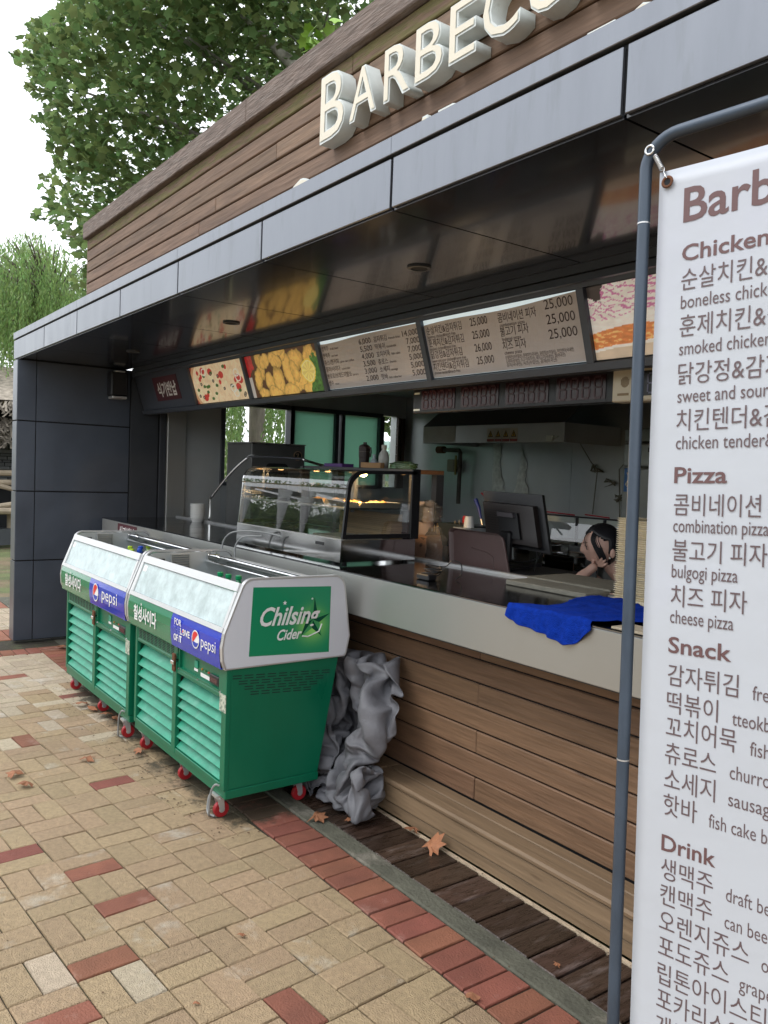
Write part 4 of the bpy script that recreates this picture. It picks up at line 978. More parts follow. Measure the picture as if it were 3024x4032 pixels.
def bottle(x, y, ztop, cap, label, body, s=1.):
    b = thing('drink_bottle', label, 'bottle', (x, y, ztop-.2), 'drink bottles standing in the coolers')
    MB().lathe([(.028, -.215), (.031, -.20), (.031, -.085), (.026, -.06), (.013, -.03), (.012, -.018)], (x, y, ztop), 14).build('body', body, b, True)
    MB().lathe([(.0155, -.022), (.0165, -.018), (.0165, -.003), (.0145, 0)], (x, y, ztop), 14).build('cap', cap, b)
lime = M('lime_cap', (.42, .62, .03), .4); bcap = M('blue_cap', (.01, .06, .45), .4); gcap = M('green_cap', (.0, .25, .09), .35)
pale = M('pale_green_bottle', (.25, .45, .2), .15, coat=.5); bbod = M('blue_bottle', (.03, .07, .3), .2); gbod = M('green_bottle', (.01, .2, .08), .15, coat=.5)
for (x, y, c, bd, lab) in ((-5.468, 1.872, lime, pale, 'bottle with lime cap in the far cooler, leftmost'), (-5.286, 1.822, lime, pale, 'bottle with lime cap nearest the front glass of the far cooler'), (-5.453, 1.94, bcap, bbod, 'bottle with blue cap, rearmost of the blue ones in the far cooler'),
                           (-5.323, 1.888, bcap, bbod, 'bottle with blue cap in the middle of the far cooler cluster'), (-5.25, 1.86, bcap, bbod, 'bottle with blue cap, low, beside the front lime cap'), (-5.20, 1.91, lime, pale, 'bottle with lime cap beside the aluminium post of the far cooler'),
                           (-5.50, 2.01, lime, pale, 'bottle with lime cap standing farthest back under the rail'), (-4.021, 1.871, gcap, gbod, 'green capped bottle in the near cooler, left of its twin'), (-3.93, 1.876, gcap, gbod, 'green capped bottle in the near cooler, right of its twin'), (-3.86, 1.90, gcap, gbod, 'green capped bottle nearest the white end panel in the near cooler')):
    bottle(x, y, 1.028, c, lab, bd)
wb = thing('wire_handle', 'grey looped wire standing between near cooler and steel counter', 'wire', (-4.2, 2.17, 1.05))
MB().wire([(-4.62, 2.16, 1.02), (-4.63, 2.16, 1.10), (-4.60, 2.17, 1.16), (-4.52, 2.19, 1.20), (-4.35, 2.25, 1.215), (-4.2, 2.32, 1.20), (-4.12, 2.38, 1.16), (-4.09, 2.40, 1.11)], .0055, 8).build('wire', M('grey_cord', (.28, .29, .29), .5), wb)
MB().wire([(-4.44, 2.16, 1.02), (-4.45, 2.16, 1.10), (-4.43, 2.17, 1.15), (-4.37, 2.19, 1.185), (-4.26, 2.24, 1.195)], .0055, 8).build('wire', MATS['grey_cord'], wb)

# ================================================================== GREY COVER (TARPAULIN)
# vertex grid of the slumped sheet (62 x 70) in millimetres: x, then y, then z; each row as steps from vertex to vertex
COVER = (
592,-4,-18,-16,11,0,10,-16,13,-4,4,13,-3,-5,15,-31,-46,-24,17,-6,-13,-8,-3,-11,-36,-4,32,-25,-10,-13,-2,-17,-44,18,-7,25,26,-3,-1,-12,-27,-32,-2,-18,-24,-14,-9,-4,7,4,-48,-55,-6,-14,-7,-6,-10,-19,19,30,28,12,584,3,-8,-12,-1,3,-7,-7,10,14,-1,12,0,-10,1,-29,-32,-21,9,-4,-13,-10,-12,-12,-28,-2,26,-23,-17,-4,-6,-19,-32,-6,7,34,29,7,-12,-23,-37,-29,-2,-18,-25,-17,-9,-4,9,6,-41,-53,-20,-2,1,-9,-22,-11,12,32,31,27,569,12,5,-9,-10,-10,-12,-5,18,26,-3,4,3,-5,-10,-24,-18,-29,-3,7,-12,-13,-16,-21,-25,9,26,-24,-16,-5,-1,-19,-38,-16,18,44,19,-1,-13,-24,-39,-29,-6,-19,-27,-17,-9,-1,7,5,-31,-51,-24,3,-7,-11,
-23,-13,19,34,29,25,551,18,8,-9,-10,-8,-22,0,27,30,-1,0,0,-1,-17,-13,-11,-33,-13,3,-12,-14,-14,-23,-23,11,24,-22,-11,-9,-8,-13,-35,-14,31,41,0,-7,-13,-26,-41,-25,-5,-23,-28,-17,-10,-1,6,6,-21,-47,-24,-3,-9,-12,-23,-12,27,28,27,23,532,21,6,-7,-5,-9,-21,3,31,31,8,1,-4,-9,-14,-5,-14,-31,-24,-7,-11,-10,-9,-17,-11,3,11,-23,-11,-11,-14,-10,-23,-12,36,36,-9,-8,-10,-30,-38,-19,-16,-30,-23,-8,-11,-13,5,9,-10,-43,-26,-11,-11,-9,-20,-7,24,20,27,20,518,27,4,-9,-2,-10,-13,-2,35,26,10,3,-1,-12,-15,3,-23,-20,-28,-18,-10,1,-6,-7,-13,-13,0,-23,-10,-12,-20,-14,-11,6,29,30,-7,-8,-11,-31,-31,-17,-27,-39,-23,-5,-7,-18,2,9,
-2,-35,-32,-17,-12,-6,-15,-1,11,19,26,19,516,20,15,-2,-14,-9,-5,-11,29,26,5,-1,1,-5,-11,-1,-22,-6,-26,-18,-9,2,-4,-6,-17,-22,-16,-23,-11,-12,-22,-14,-6,12,32,27,-4,-10,-13,-27,-28,-24,-28,-31,-21,-7,-6,-20,-9,4,-1,-33,-32,-16,-10,-7,-12,-5,8,20,28,21,514,14,14,5,-10,-15,-12,-10,33,23,-3,1,1,0,1,-15,-10,3,-26,-17,-8,3,0,-9,-19,-25,-29,-24,-13,-13,-21,-18,-4,14,31,23,2,-8,-18,-32,-31,-22,-17,-21,-12,-10,-11,-25,-19,-3,-4,-32,-28,-13,-9,-9,-9,-9,5,24,34,25,514,13,7,2,-2,-17,-20,3,30,14,-6,2,4,-2,6,-7,6,-4,-27,-18,-8,11,-3,-16,-26,-32,-24,-14,-9,-12,-19,-22,-16,6,30,22,-1,-8,-14,-33,-30,-12,-8,-22,
-14,-11,-12,-23,-23,-15,-9,-32,-24,-15,-9,-5,-9,-5,11,36,38,28,512,25,10,-5,-17,-27,-14,11,27,12,-2,1,-4,0,6,18,10,-19,-27,-16,-5,14,-14,-27,-30,-30,-16,-13,-7,-6,-12,-18,-19,-6,19,20,-4,-7,-4,-28,-28,-6,-11,-26,-13,-10,-16,-18,-21,-22,-19,-31,-24,-14,-9,-6,-2,9,18,40,39,27,511,28,9,-11,-22,-24,-5,6,25,3,0,-1,-6,5,6,22,17,-28,-27,-15,-1,14,-18,-31,-32,-30,-16,-13,-11,-5,-5,-3,-8,-10,5,19,0,-10,-7,-15,-24,-14,-20,-24,-17,-11,-15,-7,-19,-26,-32,-30,-26,-11,-6,-1,2,13,32,40,36,23,518,14,10,-14,-18,-5,-8,-2,19,-5,-7,2,0,4,10,23,22,-27,-26,-14,2,-1,-18,-32,-33,-27,-19,-15,-14,-7,-3,2,3,4,-2,7,-5,-8,
-9,-14,-13,-22,-18,-21,-15,-12,-11,-8,-16,-36,-37,-31,-27,-3,-2,11,9,12,31,41,31,19,529,4,4,-10,-5,-1,-14,-12,4,-6,-2,1,-1,5,13,26,22,-17,-20,-10,-9,-13,-19,-35,-35,-22,-21,-18,-13,-10,-2,4,7,16,4,-9,-12,-5,-8,-19,-13,-17,-11,-18,-11,-8,-13,-20,-13,-41,-35,-32,-24,3,13,17,10,10,28,37,28,21,530,12,4,-8,-13,-8,-20,-16,-2,-4,3,2,0,3,18,21,20,-6,-18,-10,-11,-16,-23,-41,-33,-21,-21,-14,-11,-10,-5,1,13,16,1,-10,-4,-8,-15,-22,-18,-7,-1,-16,-9,-8,-18,-30,-16,-34,-34,-25,-14,2,21,22,5,13,26,34,23,15,545,-6,-1,-6,-12,-16,-18,-16,-8,-1,0,1,5,6,19,19,15,-3,-17,-11,-8,-16,-31,-39,-27,-13,-16,-10,-6,-9,-11,-10,
12,17,-11,-10,-5,-8,-16,-20,-23,-1,13,-15,-8,-10,-23,-37,-25,-34,-28,-6,-3,6,18,18,7,19,26,28,24,16,534,-6,-9,-3,-4,-14,-21,-7,-10,-11,-8,2,8,10,20,20,5,-3,-13,-11,-9,-17,-33,-31,-18,-11,-11,-14,-4,4,-13,-18,3,8,-16,-3,-6,-13,-14,-21,-26,2,17,-8,-9,-12,-28,-36,-32,-34,-19,4,-2,8,16,24,15,24,24,19,13,10,525,-15,-6,3,-6,-13,-21,-5,-8,-14,-8,-5,6,16,22,17,-2,-5,-7,-10,-12,-22,-31,-27,-12,-8,-14,-16,-5,13,-9,-21,-2,-1,-16,-2,-4,-9,-18,-20,-29,11,10,-8,-10,-13,-26,-36,-25,-34,-19,15,2,3,13,27,13,29,30,20,7,5,503,-6,-7,1,1,-18,-21,-4,-10,-16,-9,-2,6,19,24,14,-4,-9,-6,-9,-10,-25,-28,-25,-13,-4,
-13,-10,-9,7,-14,-20,0,9,-18,-9,-8,-3,-13,-29,-31,19,5,-7,-9,-9,-23,-26,-23,-38,-23,9,8,6,8,29,19,29,36,27,8,6,485,6,-2,-1,-5,-24,-20,-7,-5,-20,-9,-1,11,19,22,11,-4,-8,-5,-10,-12,-18,-16,-17,-21,-13,-16,-9,-6,-4,-11,-10,-5,15,-11,-17,-11,-10,-9,-33,-32,21,14,3,-7,-11,-17,-19,-36,-46,-24,5,3,9,11,29,28,22,39,35,14,3,464,14,-2,2,-1,-19,-25,-4,-8,-22,-12,7,7,13,18,14,-5,-7,-1,-10,-16,-21,-14,-3,-24,-13,-16,-12,-6,-13,-7,-4,-5,9,-4,-18,-14,-14,-6,-35,-34,19,21,7,6,-4,-18,-27,-44,-49,-22,6,-5,7,13,29,33,29,38,36,19,6,463,-3,2,5,3,-9,-24,4,-20,-17,-11,5,-7,8,18,23,5,-9,-6,-9,
-10,-20,-25,-2,-25,-11,-8,-11,-13,-20,-5,-12,-4,10,-2,-14,-11,-12,-13,-34,-36,18,20,11,11,3,-13,-37,-49,-45,-26,6,-7,1,14,28,40,45,39,34,16,0,450,-5,2,7,2,3,-16,7,-23,-13,-11,1,-6,-5,14,24,23,-3,-10,-9,-7,-23,-33,-11,-22,-15,-13,-10,-7,-14,-10,-25,-2,11,-4,-9,-9,-4,-17,-36,-33,24,17,12,10,0,-18,-34,-48,-38,-26,-1,1,-5,6,32,47,54,42,29,15,0,432,4,-2,2,7,6,2,11,-25,-20,-14,-4,6,-6,-5,25,26,15,-7,-8,-11,-28,-30,-22,-26,-15,-12,-11,-7,-8,-14,-30,-6,4,-1,-2,-7,-2,-17,-36,-27,27,14,15,4,-7,-20,-27,-39,-36,-19,-10,-4,-1,9,36,45,54,40,22,10,3,429,-5,-1,-5,9,16,20,7,-32,-27,-14,-3,8,5,
-11,13,20,22,2,-10,-14,-24,-30,-28,-27,-16,-10,-8,-6,-9,-17,-29,-14,-3,-1,4,-2,-2,-21,-38,-5,19,9,14,-2,-8,-16,-12,-39,-43,-14,2,-3,0,9,38,39,47,38,16,6,6,416,-4,-4,0,13,27,27,-6,-37,-30,-13,3,18,1,-9,-3,22,25,13,-9,-21,-25,-31,-29,-28,-15,-11,-9,-6,-4,-17,-31,-25,-4,-2,0,6,2,-31,-36,12,7,11,17,3,-11,-16,-6,-41,-36,-10,-1,0,7,7,35,35,40,37,22,2,9,408,-5,-6,0,22,34,30,-20,-37,-27,-12,9,16,-12,-4,-8,26,24,16,-6,-20,-28,-28,-28,-31,-18,-9,-8,-8,-7,-7,-33,-34,-4,-6,-2,7,-1,-30,-28,8,3,20,21,8,-11,-23,-8,-37,-22,-1,-5,1,11,1,27,36,36,34,28,-1,-1,402,-8,-5,7,26,40,21,-25,
-30,-22,-8,3,9,-24,-1,-2,25,23,15,0,-20,-31,-16,-30,-37,-16,-10,-10,-9,-16,-1,-34,-34,-9,-5,-2,1,-2,-26,-28,3,13,29,20,5,-9,-29,-10,-30,-13,10,-5,-3,9,2,15,41,40,28,27,1,-6,395,-15,-4,21,35,44,10,-31,-20,-13,-8,-3,-1,-35,-2,11,22,21,6,3,-17,-32,-13,-21,-38,-18,-15,-9,-13,-21,5,-35,-31,-15,-5,-4,-7,-1,-18,-30,-1,25,30,19,3,-12,-24,-14,-21,-2,8,-13,-11,9,13,14,38,47,23,21,-1,-8,383,-9,3,24,38,43,6,-32,-20,-12,-4,-8,-10,-40,-2,24,20,10,0,3,-12,-29,-13,-9,-35,-25,-9,-10,-19,-18,4,-29,-35,-24,-3,-4,-9,-5,-18,-30,-2,30,30,16,0,-11,-19,-9,-14,-4,-6,-11,-12,9,16,22,38,47,17,18,7,-7,388,-1,
7,21,32,37,8,-33,-28,-19,-11,-6,-10,-37,1,38,16,0,-4,-2,-6,-25,-15,-5,-32,-28,-12,-7,-13,-6,-4,-23,-37,-31,-14,-5,-6,-3,-21,-31,-3,35,28,9,1,-8,-14,-4,-21,-9,-10,-7,-2,3,13,25,44,46,19,17,15,9,408,-2,3,14,32,38,-1,-36,-33,-18,-12,-12,-12,-33,3,40,19,-4,-6,-7,-7,-21,-16,-1,-27,-26,-10,-8,-9,0,-7,-23,-39,-36,-18,2,-7,-10,-21,-34,-4,35,33,8,2,-4,-7,-15,-27,-4,-11,-14,-1,4,15,28,43,49,29,22,4,0,418,4,4,12,30,35,-15,-34,-32,-20,-10,-11,-19,-33,2,36,16,1,-1,-10,-12,-15,-19,4,-16,-25,-12,-6,-5,-3,-4,-30,-39,-36,-18,-2,-7,-15,-23,-33,1,35,35,20,3,-7,-10,-32,-25,-8,-12,-14,5,7,12,27,46,53,
37,24,-1,-10,423,9,7,15,28,30,-25,-29,-30,-20,-9,-11,-22,-37,-1,32,8,9,7,-7,-13,-12,-23,-8,-1,-22,-8,-8,-6,2,-7,-33,-44,-35,-14,-5,-5,-21,-29,-34,3,44,38,16,6,-8,-21,-39,-19,-12,-14,-5,16,9,-1,30,50,56,40,11,10,-2,433,11,9,11,29,26,-23,-27,-33,-18,-10,-14,-23,-39,3,37,11,7,-1,-2,-4,-14,-28,-22,-4,-25,-2,-3,-1,9,-9,-36,-47,-37,-22,-13,-7,-13,-29,-33,5,46,35,11,5,-7,-24,-36,-21,-16,-9,6,10,9,9,33,50,51,35,11,13,6,442,12,11,11,21,24,-21,-27,-30,-16,-10,-16,-26,-38,8,39,18,0,-1,3,-1,-13,-38,-32,-14,-14,-8,4,6,12,-8,-38,-48,-43,-30,-16,-11,-13,-29,-28,19,33,31,8,-1,-5,-15,-34,-26,-17,1,12,
11,5,16,31,48,42,27,17,11,3,458,10,10,11,16,16,-28,-28,-19,-21,-10,-15,-25,-31,13,37,21,-2,-1,1,5,-16,-43,-36,-26,2,-6,6,8,7,-5,-40,-51,-47,-32,-14,-11,-21,-36,-22,22,27,26,7,1,-7,-11,-35,-26,-2,4,11,14,10,16,31,41,33,15,23,8,7,471,15,9,8,14,14,-33,-36,-17,-20,-13,-12,-19,-24,10,35,23,3,-4,-1,1,-21,-41,-32,-33,3,1,5,9,9,-8,-42,-55,-50,-35,-17,-10,-19,-31,-18,7,32,20,7,-5,-7,-8,-33,-20,7,14,7,8,12,15,33,36,23,17,23,1,3,486,19,9,4,9,18,-33,-37,-24,-17,-14,-12,-16,-20,5,37,28,5,-3,-3,-10,-30,-36,-30,-38,-4,16,7,9,8,-16,-46,-56,-49,-31,-14,-11,-17,-27,-19,-8,32,27,1,-11,-6,
-7,-27,-15,7,22,12,4,10,10,29,23,25,21,16,-2,2,507,16,10,4,6,16,-32,-36,-33,-24,-13,-9,-10,-21,12,37,29,-4,-5,-7,-13,-25,-31,-33,-38,-16,16,12,10,8,-21,-44,-51,-44,-29,-16,-9,-12,-27,-31,-9,25,33,-8,-12,-7,-2,-10,-21,5,24,22,-5,5,16,27,9,21,21,10,0,3,527,13,10,6,5,11,-33,-42,-39,-19,-12,-11,-14,-12,20,35,27,-13,-16,-8,-6,-14,-31,-36,-37,-17,1,6,12,8,-21,-36,-42,-41,-31,-12,-8,-11,-27,-38,-11,20,33,-4,-12,-10,-9,-3,-8,0,19,27,-5,5,16,24,1,14,17,5,10,10,545,10,6,9,7,5,-31,-45,-43,-21,-7,-9,-16,-12,21,34,27,-15,-15,-9,-7,-15,-25,-40,-39,-6,-3,-6,6,4,-18,-32,-38,-40,-33,-7,-6,-16,-24,-33,
-12,13,25,8,-4,-11,-16,-13,7,-6,14,30,-6,2,18,26,-2,4,14,8,21,16,559,9,-4,6,15,0,-30,-45,-40,-21,-2,-7,-16,-15,14,34,29,-16,-15,-11,-2,-13,-31,-40,-36,-3,-9,-8,-2,1,-15,-32,-42,-39,-26,-2,-10,-16,-17,-32,-24,16,21,13,7,-10,-16,-14,11,-6,2,23,5,-6,16,28,-1,3,15,7,24,14,566,15,-9,-5,16,-2,-23,-45,-36,-20,-8,-1,-7,-16,-3,34,33,-16,-14,-10,-3,-7,-31,-39,-35,-14,-19,-8,-5,0,-8,-34,-48,-39,-17,1,-8,-11,-16,-29,-36,10,24,24,8,-12,-16,-3,13,-6,-9,6,16,-2,5,28,3,12,13,-4,22,14,584,-2,-7,-3,12,-2,-20,-39,-37,-15,-9,-3,-6,-16,-18,31,38,-15,-19,-9,-9,1,-15,-40,-40,-27,-26,-4,-2,-5,-7,-38,-49,-42,
-11,10,-4,-11,-11,-28,-39,-2,34,19,10,-5,-16,5,16,-6,-12,-11,8,10,5,25,9,17,13,-18,13,9,587,-13,-7,-2,16,4,-17,-33,-35,-12,-12,-1,-9,-15,-25,17,39,-7,-20,-12,-8,5,-11,-40,-49,-33,-26,-1,-2,-8,-9,-38,-50,-43,-10,17,-3,-9,-14,-25,-36,-7,30,15,14,6,-9,7,21,-4,-14,-16,-10,5,14,26,16,17,15,-18,0,10,589,-12,-13,-5,7,18,-12,-34,-35,-12,-16,-9,-1,-2,-25,1,34,0,-20,-12,0,4,-21,-39,-50,-37,-24,-3,-7,-9,-1,-31,-52,-47,-13,18,-3,-10,-13,-24,-31,-10,21,24,10,9,4,10,23,-10,-13,-5,-16,-9,10,26,21,16,20,-8,-6,5,592,-14,-9,-8,-6,19,-2,-39,-38,-18,-4,-7,-1,7,-22,-13,35,-8,-25,-14,6,8,-16,-45,-51,-33,-19,-14,
-11,-4,10,-31,-53,-53,-15,15,1,-11,-16,-16,-30,-7,14,23,20,13,10,7,27,-15,-26,6,-8,-13,-3,13,16,17,29,11,-12,4,592,-19,-6,-8,-11,13,3,-40,-42,-19,10,4,-1,2,-18,-19,29,-9,-27,-18,2,6,-7,-42,-48,-27,-22,-20,-12,3,13,-34,-55,-55,-25,10,2,-8,-8,-4,-31,-4,13,21,21,14,14,6,27,-13,-36,1,-2,-10,-4,2,8,18,27,23,-9,6,590,-22,-7,-12,-6,14,-2,-40,-41,-24,8,5,9,12,-17,-25,18,-3,-22,-12,-10,-3,0,-35,-40,-25,-30,-20,-14,2,13,-30,-53,-52,-37,-1,13,-5,-6,4,-25,-6,14,22,16,12,11,7,27,-7,-38,-9,-14,-14,-8,6,5,22,29,27,-3,-4,585,-24,-7,-6,-9,15,-4,-35,-43,-29,3,14,11,15,-17,-25,2,4,-16,-13,-11,-11,
-1,-23,-34,-23,-27,-21,-13,-7,-1,-13,-46,-48,-43,-21,10,1,-2,15,-19,-17,21,27,11,11,9,3,26,6,-42,-20,-25,-18,-12,4,6,27,30,27,2,-13,582,-25,-18,-1,6,11,-10,-28,-46,-27,-3,11,13,18,-6,-16,-11,-6,-14,-19,-9,-11,-10,-15,-27,-29,-19,-15,-10,-10,-8,-3,-37,-47,-46,-33,9,10,0,12,-18,-23,16,25,14,14,10,3,20,11,-44,-29,-27,-18,-13,-4,5,28,25,31,7,-16,577,-20,-12,-5,5,1,-15,-20,-42,-17,-1,-5,9,17,3,-9,-10,-13,-22,-26,-14,-6,-11,-14,-22,-29,-20,-13,-11,-8,3,5,-30,-50,-49,-33,6,9,10,9,-20,-28,-1,23,26,13,7,4,27,4,-44,-35,-28,-13,-9,-9,-3,24,22,35,18,-17,576,-20,-12,-8,-4,-5,-14,-12,-34,-19,10,-11,-3,9,2,-5,
-7,-14,-24,-25,-17,-5,-3,-18,-18,-28,-27,-15,-8,-6,3,15,-16,-51,-50,-33,-2,6,15,13,-14,-27,-12,17,32,22,7,1,20,2,-45,-40,-29,-9,-11,-6,-8,12,24,38,25,-12,560,-16,-11,-3,-8,-11,-9,-9,-25,-28,12,-6,-12,-2,2,-4,-8,-12,-21,-18,-11,-8,-6,-18,-16,-23,-39,-17,-11,-7,5,24,-1,-47,-48,-29,-3,-8,7,17,-3,-28,-4,12,31,16,8,8,12,-7,-32,-45,-35,0,-4,-13,-15,2,25,41,34,-6,544,-18,-7,-4,-7,-11,-7,-9,-13,-32,9,-9,-13,-9,-3,-4,-7,-10,-9,-15,-5,-3,-17,-23,-19,-16,-41,-21,-10,-11,10,28,7,-37,-44,-28,-6,-10,-4,6,11,-29,-6,18,27,15,0,6,14,-8,-23,-46,-39,0,0,-17,-9,6,12,31,39,19,540,-29,-10,3,-8,-11,-11,-9,-3,-31,
3,-9,-10,-16,-9,-2,-8,-9,6,-13,-12,-2,-17,-23,-20,-17,-38,-23,-5,-10,6,26,14,-23,-41,-26,-13,-9,-5,-4,12,-34,-9,28,17,11,5,-2,13,-3,-21,-40,-36,-4,-7,-13,2,7,15,13,31,30,545,-42,-18,8,-7,-11,-16,-8,2,-31,-3,-10,-7,-16,-17,-1,-5,-10,13,-6,-15,-6,-15,-16,-17,-23,-36,-27,2,-6,-1,18,14,-10,-34,-27,-18,-4,-5,-6,7,-35,-9,25,13,4,6,6,11,-7,-24,-34,-25,-6,-14,-11,1,10,12,9,25,35,549,-46,-29,8,-6,-12,-18,2,-3,-29,-13,-11,-7,-9,-19,-9,1,-11,15,-5,-15,-9,-7,-10,-22,-20,-31,-28,-9,7,1,8,18,-8,-25,-35,-14,5,-6,-10,-5,-27,-14,14,12,17,8,7,2,-17,-24,-26,-13,-12,-15,-9,-5,6,11,14,20,36,549,-49,-34,2,
-5,-13,-16,12,-2,-27,-20,-11,-12,-5,-14,-23,-1,-9,18,-5,-3,-7,-10,-10,-21,-19,-26,-31,-21,7,6,16,20,2,-24,-38,-21,8,1,-8,-14,-26,-22,1,17,19,-1,7,8,-18,-24,-12,-18,-17,-12,-8,-6,11,9,9,14,30,542,-47,-34,-9,-5,-14,-13,20,14,-26,-27,-18,-9,-10,-12,-30,-10,-6,21,1,11,-3,-14,-17,-21,-20,-18,-29,-26,-6,8,21,18,15,-18,-36,-28,4,10,-6,-11,-30,-36,-5,16,19,-1,-2,10,-10,-29,-12,-4,-20,-16,-4,-7,16,5,6,7,20,529,-33,-36,-21,-10,-13,-8,22,27,-18,-38,-26,-7,-12,-10,-28,-18,-10,21,13,19,5,-13,-23,-24,-17,-24,-28,-15,-13,-2,15,16,24,-17,-24,-24,9,10,-6,-13,-32,-42,-13,13,9,7,-9,1,3,-20,-20,-3,-11,-17,-7,-3,17,-3,1,
-1,19,514,-21,-33,-26,-18,-14,-7,21,37,-11,-41,-29,-12,-10,-13,-16,-20,-21,15,28,26,6,-10,-25,-30,-14,-19,-29,-14,-12,-9,0,15,32,-17,-14,-14,13,4,-6,-15,-30,-39,-27,3,6,10,-10,-7,3,-11,-16,-2,-7,-16,-5,-2,13,-12,-6,-1,14,499,-12,-29,-31,-21,-14,-8,22,40,-5,-39,-29,-18,-10,-9,-11,-19,-30,10,36,27,-5,-7,-19,-31,-19,-7,-19,-28,-19,-11,-1,17,36,-18,-9,1,9,-2,-6,-10,-24,-37,-38,-15,6,11,-7,-11,-1,3,-15,-4,-3,-18,-11,4,12,-11,-5,-4,8,482,-6,-25,-35,-20,-13,-8,22,37,5,-32,-34,-10,-7,-7,-11,-28,-34,4,37,27,-4,-12,-15,-27,-22,-6,-14,-40,-26,-7,5,27,34,-27,-13,12,6,-2,-7,-8,-14,-35,-37,-23,-6,12,-2,-15,-12,9,-1,-9,0,
-16,-15,0,15,-6,-9,2,12,464,-3,-20,-34,-20,-12,-9,21,32,7,-20,-36,0,-1,-9,-14,-33,-38,1,32,27,-3,-10,-14,-27,-23,-3,-14,-44,-24,1,9,28,23,-30,-24,17,10,-7,-8,-10,-5,-23,-30,-23,-18,0,-1,-13,-17,7,16,-5,-7,-13,-16,-3,14,-6,-6,1,-4,445,1,-15,-31,-22,-13,-7,18,27,3,-11,-31,-7,-2,-7,-14,-21,-35,-9,27,27,-2,-8,-10,-27,-20,2,-17,-38,-24,-6,15,20,14,-18,-35,13,10,-8,-10,-11,-2,-12,-12,-19,-21,-7,-3,-14,-18,-2,9,11,-7,-14,-16,-6,13,-1,-3,-6,2,427,7,-8,-30,-25,-15,-6,17,21,-3,-7,-20,-16,-8,-6,-5,-5,-31,-20,18,26,-2,-8,-5,-25,-25,7,-11,-26,-24,-10,5,16,11,-10,-42,3,10,-4,-12,-14,2,-10,3,-4,-20,-22,-8,
-10,-13,-4,-4,9,-2,-9,-16,-8,5,-1,2,6,9,423,-5,-2,-21,-26,-16,-7,10,16,-7,-7,-11,-15,-11,-10,-4,9,-17,-29,7,21,-2,-6,-7,-15,-28,7,1,-20,-22,-10,-4,6,14,-11,-41,-11,8,-2,-9,-11,-3,-5,12,-7,-12,-27,-17,-9,-7,7,-4,-4,-5,1,-12,-12,3,2,-2,8,9,414,-13,-3,-12,-15,-10,-8,-4,8,-7,-8,-7,-16,-10,-11,-6,11,-3,-23,-7,14,-2,-5,-9,-6,-21,1,1,-10,-15,-7,-9,-3,5,-13,-28,-14,5,2,-6,-8,-13,-12,11,-11,-7,-18,-13,-6,-7,5,-6,-1,-10,-4,-11,-7,6,-6,-4,4,7,397,-9,-7,-6,-6,-4,-4,-5,-6,-8,-8,-10,-9,-9,-7,-6,-4,-3,-4,-4,-5,-6,-6,-5,-5,-5,-4,-4,-5,-6,-9,-9,-11,-10,-10,-8,-7,-6,-5,-5,-6,-7,
-8,-8,-9,-7,-7,-6,-6,-7,-7,-9,-10,-10,-9,-8,-7,-4,-3,-3,-3,-3,7,44,22,-6,-9,-11,-23,22,34,18,-1,0,2,2,16,23,-11,-5,21,5,4,7,-15,-15,8,12,-11,-18,-4,2,5,-18,-10,10,20,-1,15,14,-10,-10,22,4,-47,-53,-38,14,8,2,13,32,9,13,31,-34,-15,-4,10,2,-33,-28,-6,-34,4,35,19,-3,-11,-10,-19,22,34,9,-3,2,4,5,19,22,-13,-3,33,18,4,5,-7,-20,-17,1,-14,-7,-1,-2,5,-13,-13,25,26,9,10,6,-3,-2,11,-13,-51,-48,-30,-2,7,8,26,39,22,14,4,-22,-11,-9,-6,6,-36,-18,-22,-22,2,25,20,-2,-9,-10,-17,25,27,-1,0,1,3,10,19,22,-9,10,39,26,8,1,-11,-24,-30,-16,-14,1,4,-5,-1,-5,-4,31,36,11,
9,8,-5,-1,7,-35,-52,-43,-23,-10,1,15,34,49,32,10,-13,-16,-10,-12,-10,-1,-33,-23,-29,-12,1,24,26,-1,-10,-18,-13,25,19,-12,0,4,3,9,19,26,5,24,40,32,4,-5,-18,-28,-36,-29,-16,4,0,1,1,-6,15,40,30,7,11,9,2,-6,4,-44,-52,-39,-19,-7,-3,17,42,53,36,3,-17,-17,-7,-10,-14,-15,-29,-37,-24,0,4,27,29,2,-14,-21,-6,13,13,-20,-5,5,5,9,27,32,19,35,37,27,1,-11,-22,-32,-42,-33,-24,3,1,5,7,-3,29,49,26,7,4,7,9,-5,-11,-50,-48,-35,-13,3,1,13,44,52,38,0,-18,-15,-8,-8,-16,-26,-38,-42,-12,1,20,22,17,4,-14,-11,0,0,3,-20,-14,1,10,16,30,42,34,38,26,18,-1,-14,-20,-39,-44,-37,-30,2,6,6,
10,7,36,47,27,8,5,6,13,-7,-32,-55,-42,-19,-11,4,10,11,42,49,39,-4,-15,-10,-7,-8,-19,-36,-49,-38,-4,-9,45,16,9,3,-9,-8,-2,0,-13,-20,-14,3,11,14,35,48,44,36,19,13,-6,-14,-28,-41,-45,-45,-31,5,9,8,12,22,37,40,22,17,8,3,12,-17,-42,-51,-40,-3,0,5,6,7,37,50,40,-2,-17,-6,-7,-11,-26,-43,-47,-32,-8,-4,69,11,5,-1,-9,-6,-10,-8,-22,-14,-10,5,15,18,31,48,51,38,14,5,-5,-13,-32,-47,-51,-46,-24,7,6,8,14,31,41,39,19,25,12,-5,-5,-15,-35,-45,-35,1,4,4,4,6,31,51,41,-3,-14,-8,-6,-17,-30,-43,-43,-30,-7,-2,90,7,-2,-6,-5,-7,-27,-22,-11,-2,-1,8,17,15,22,47,53,38,8,-6,-8,-6,-33,-48,
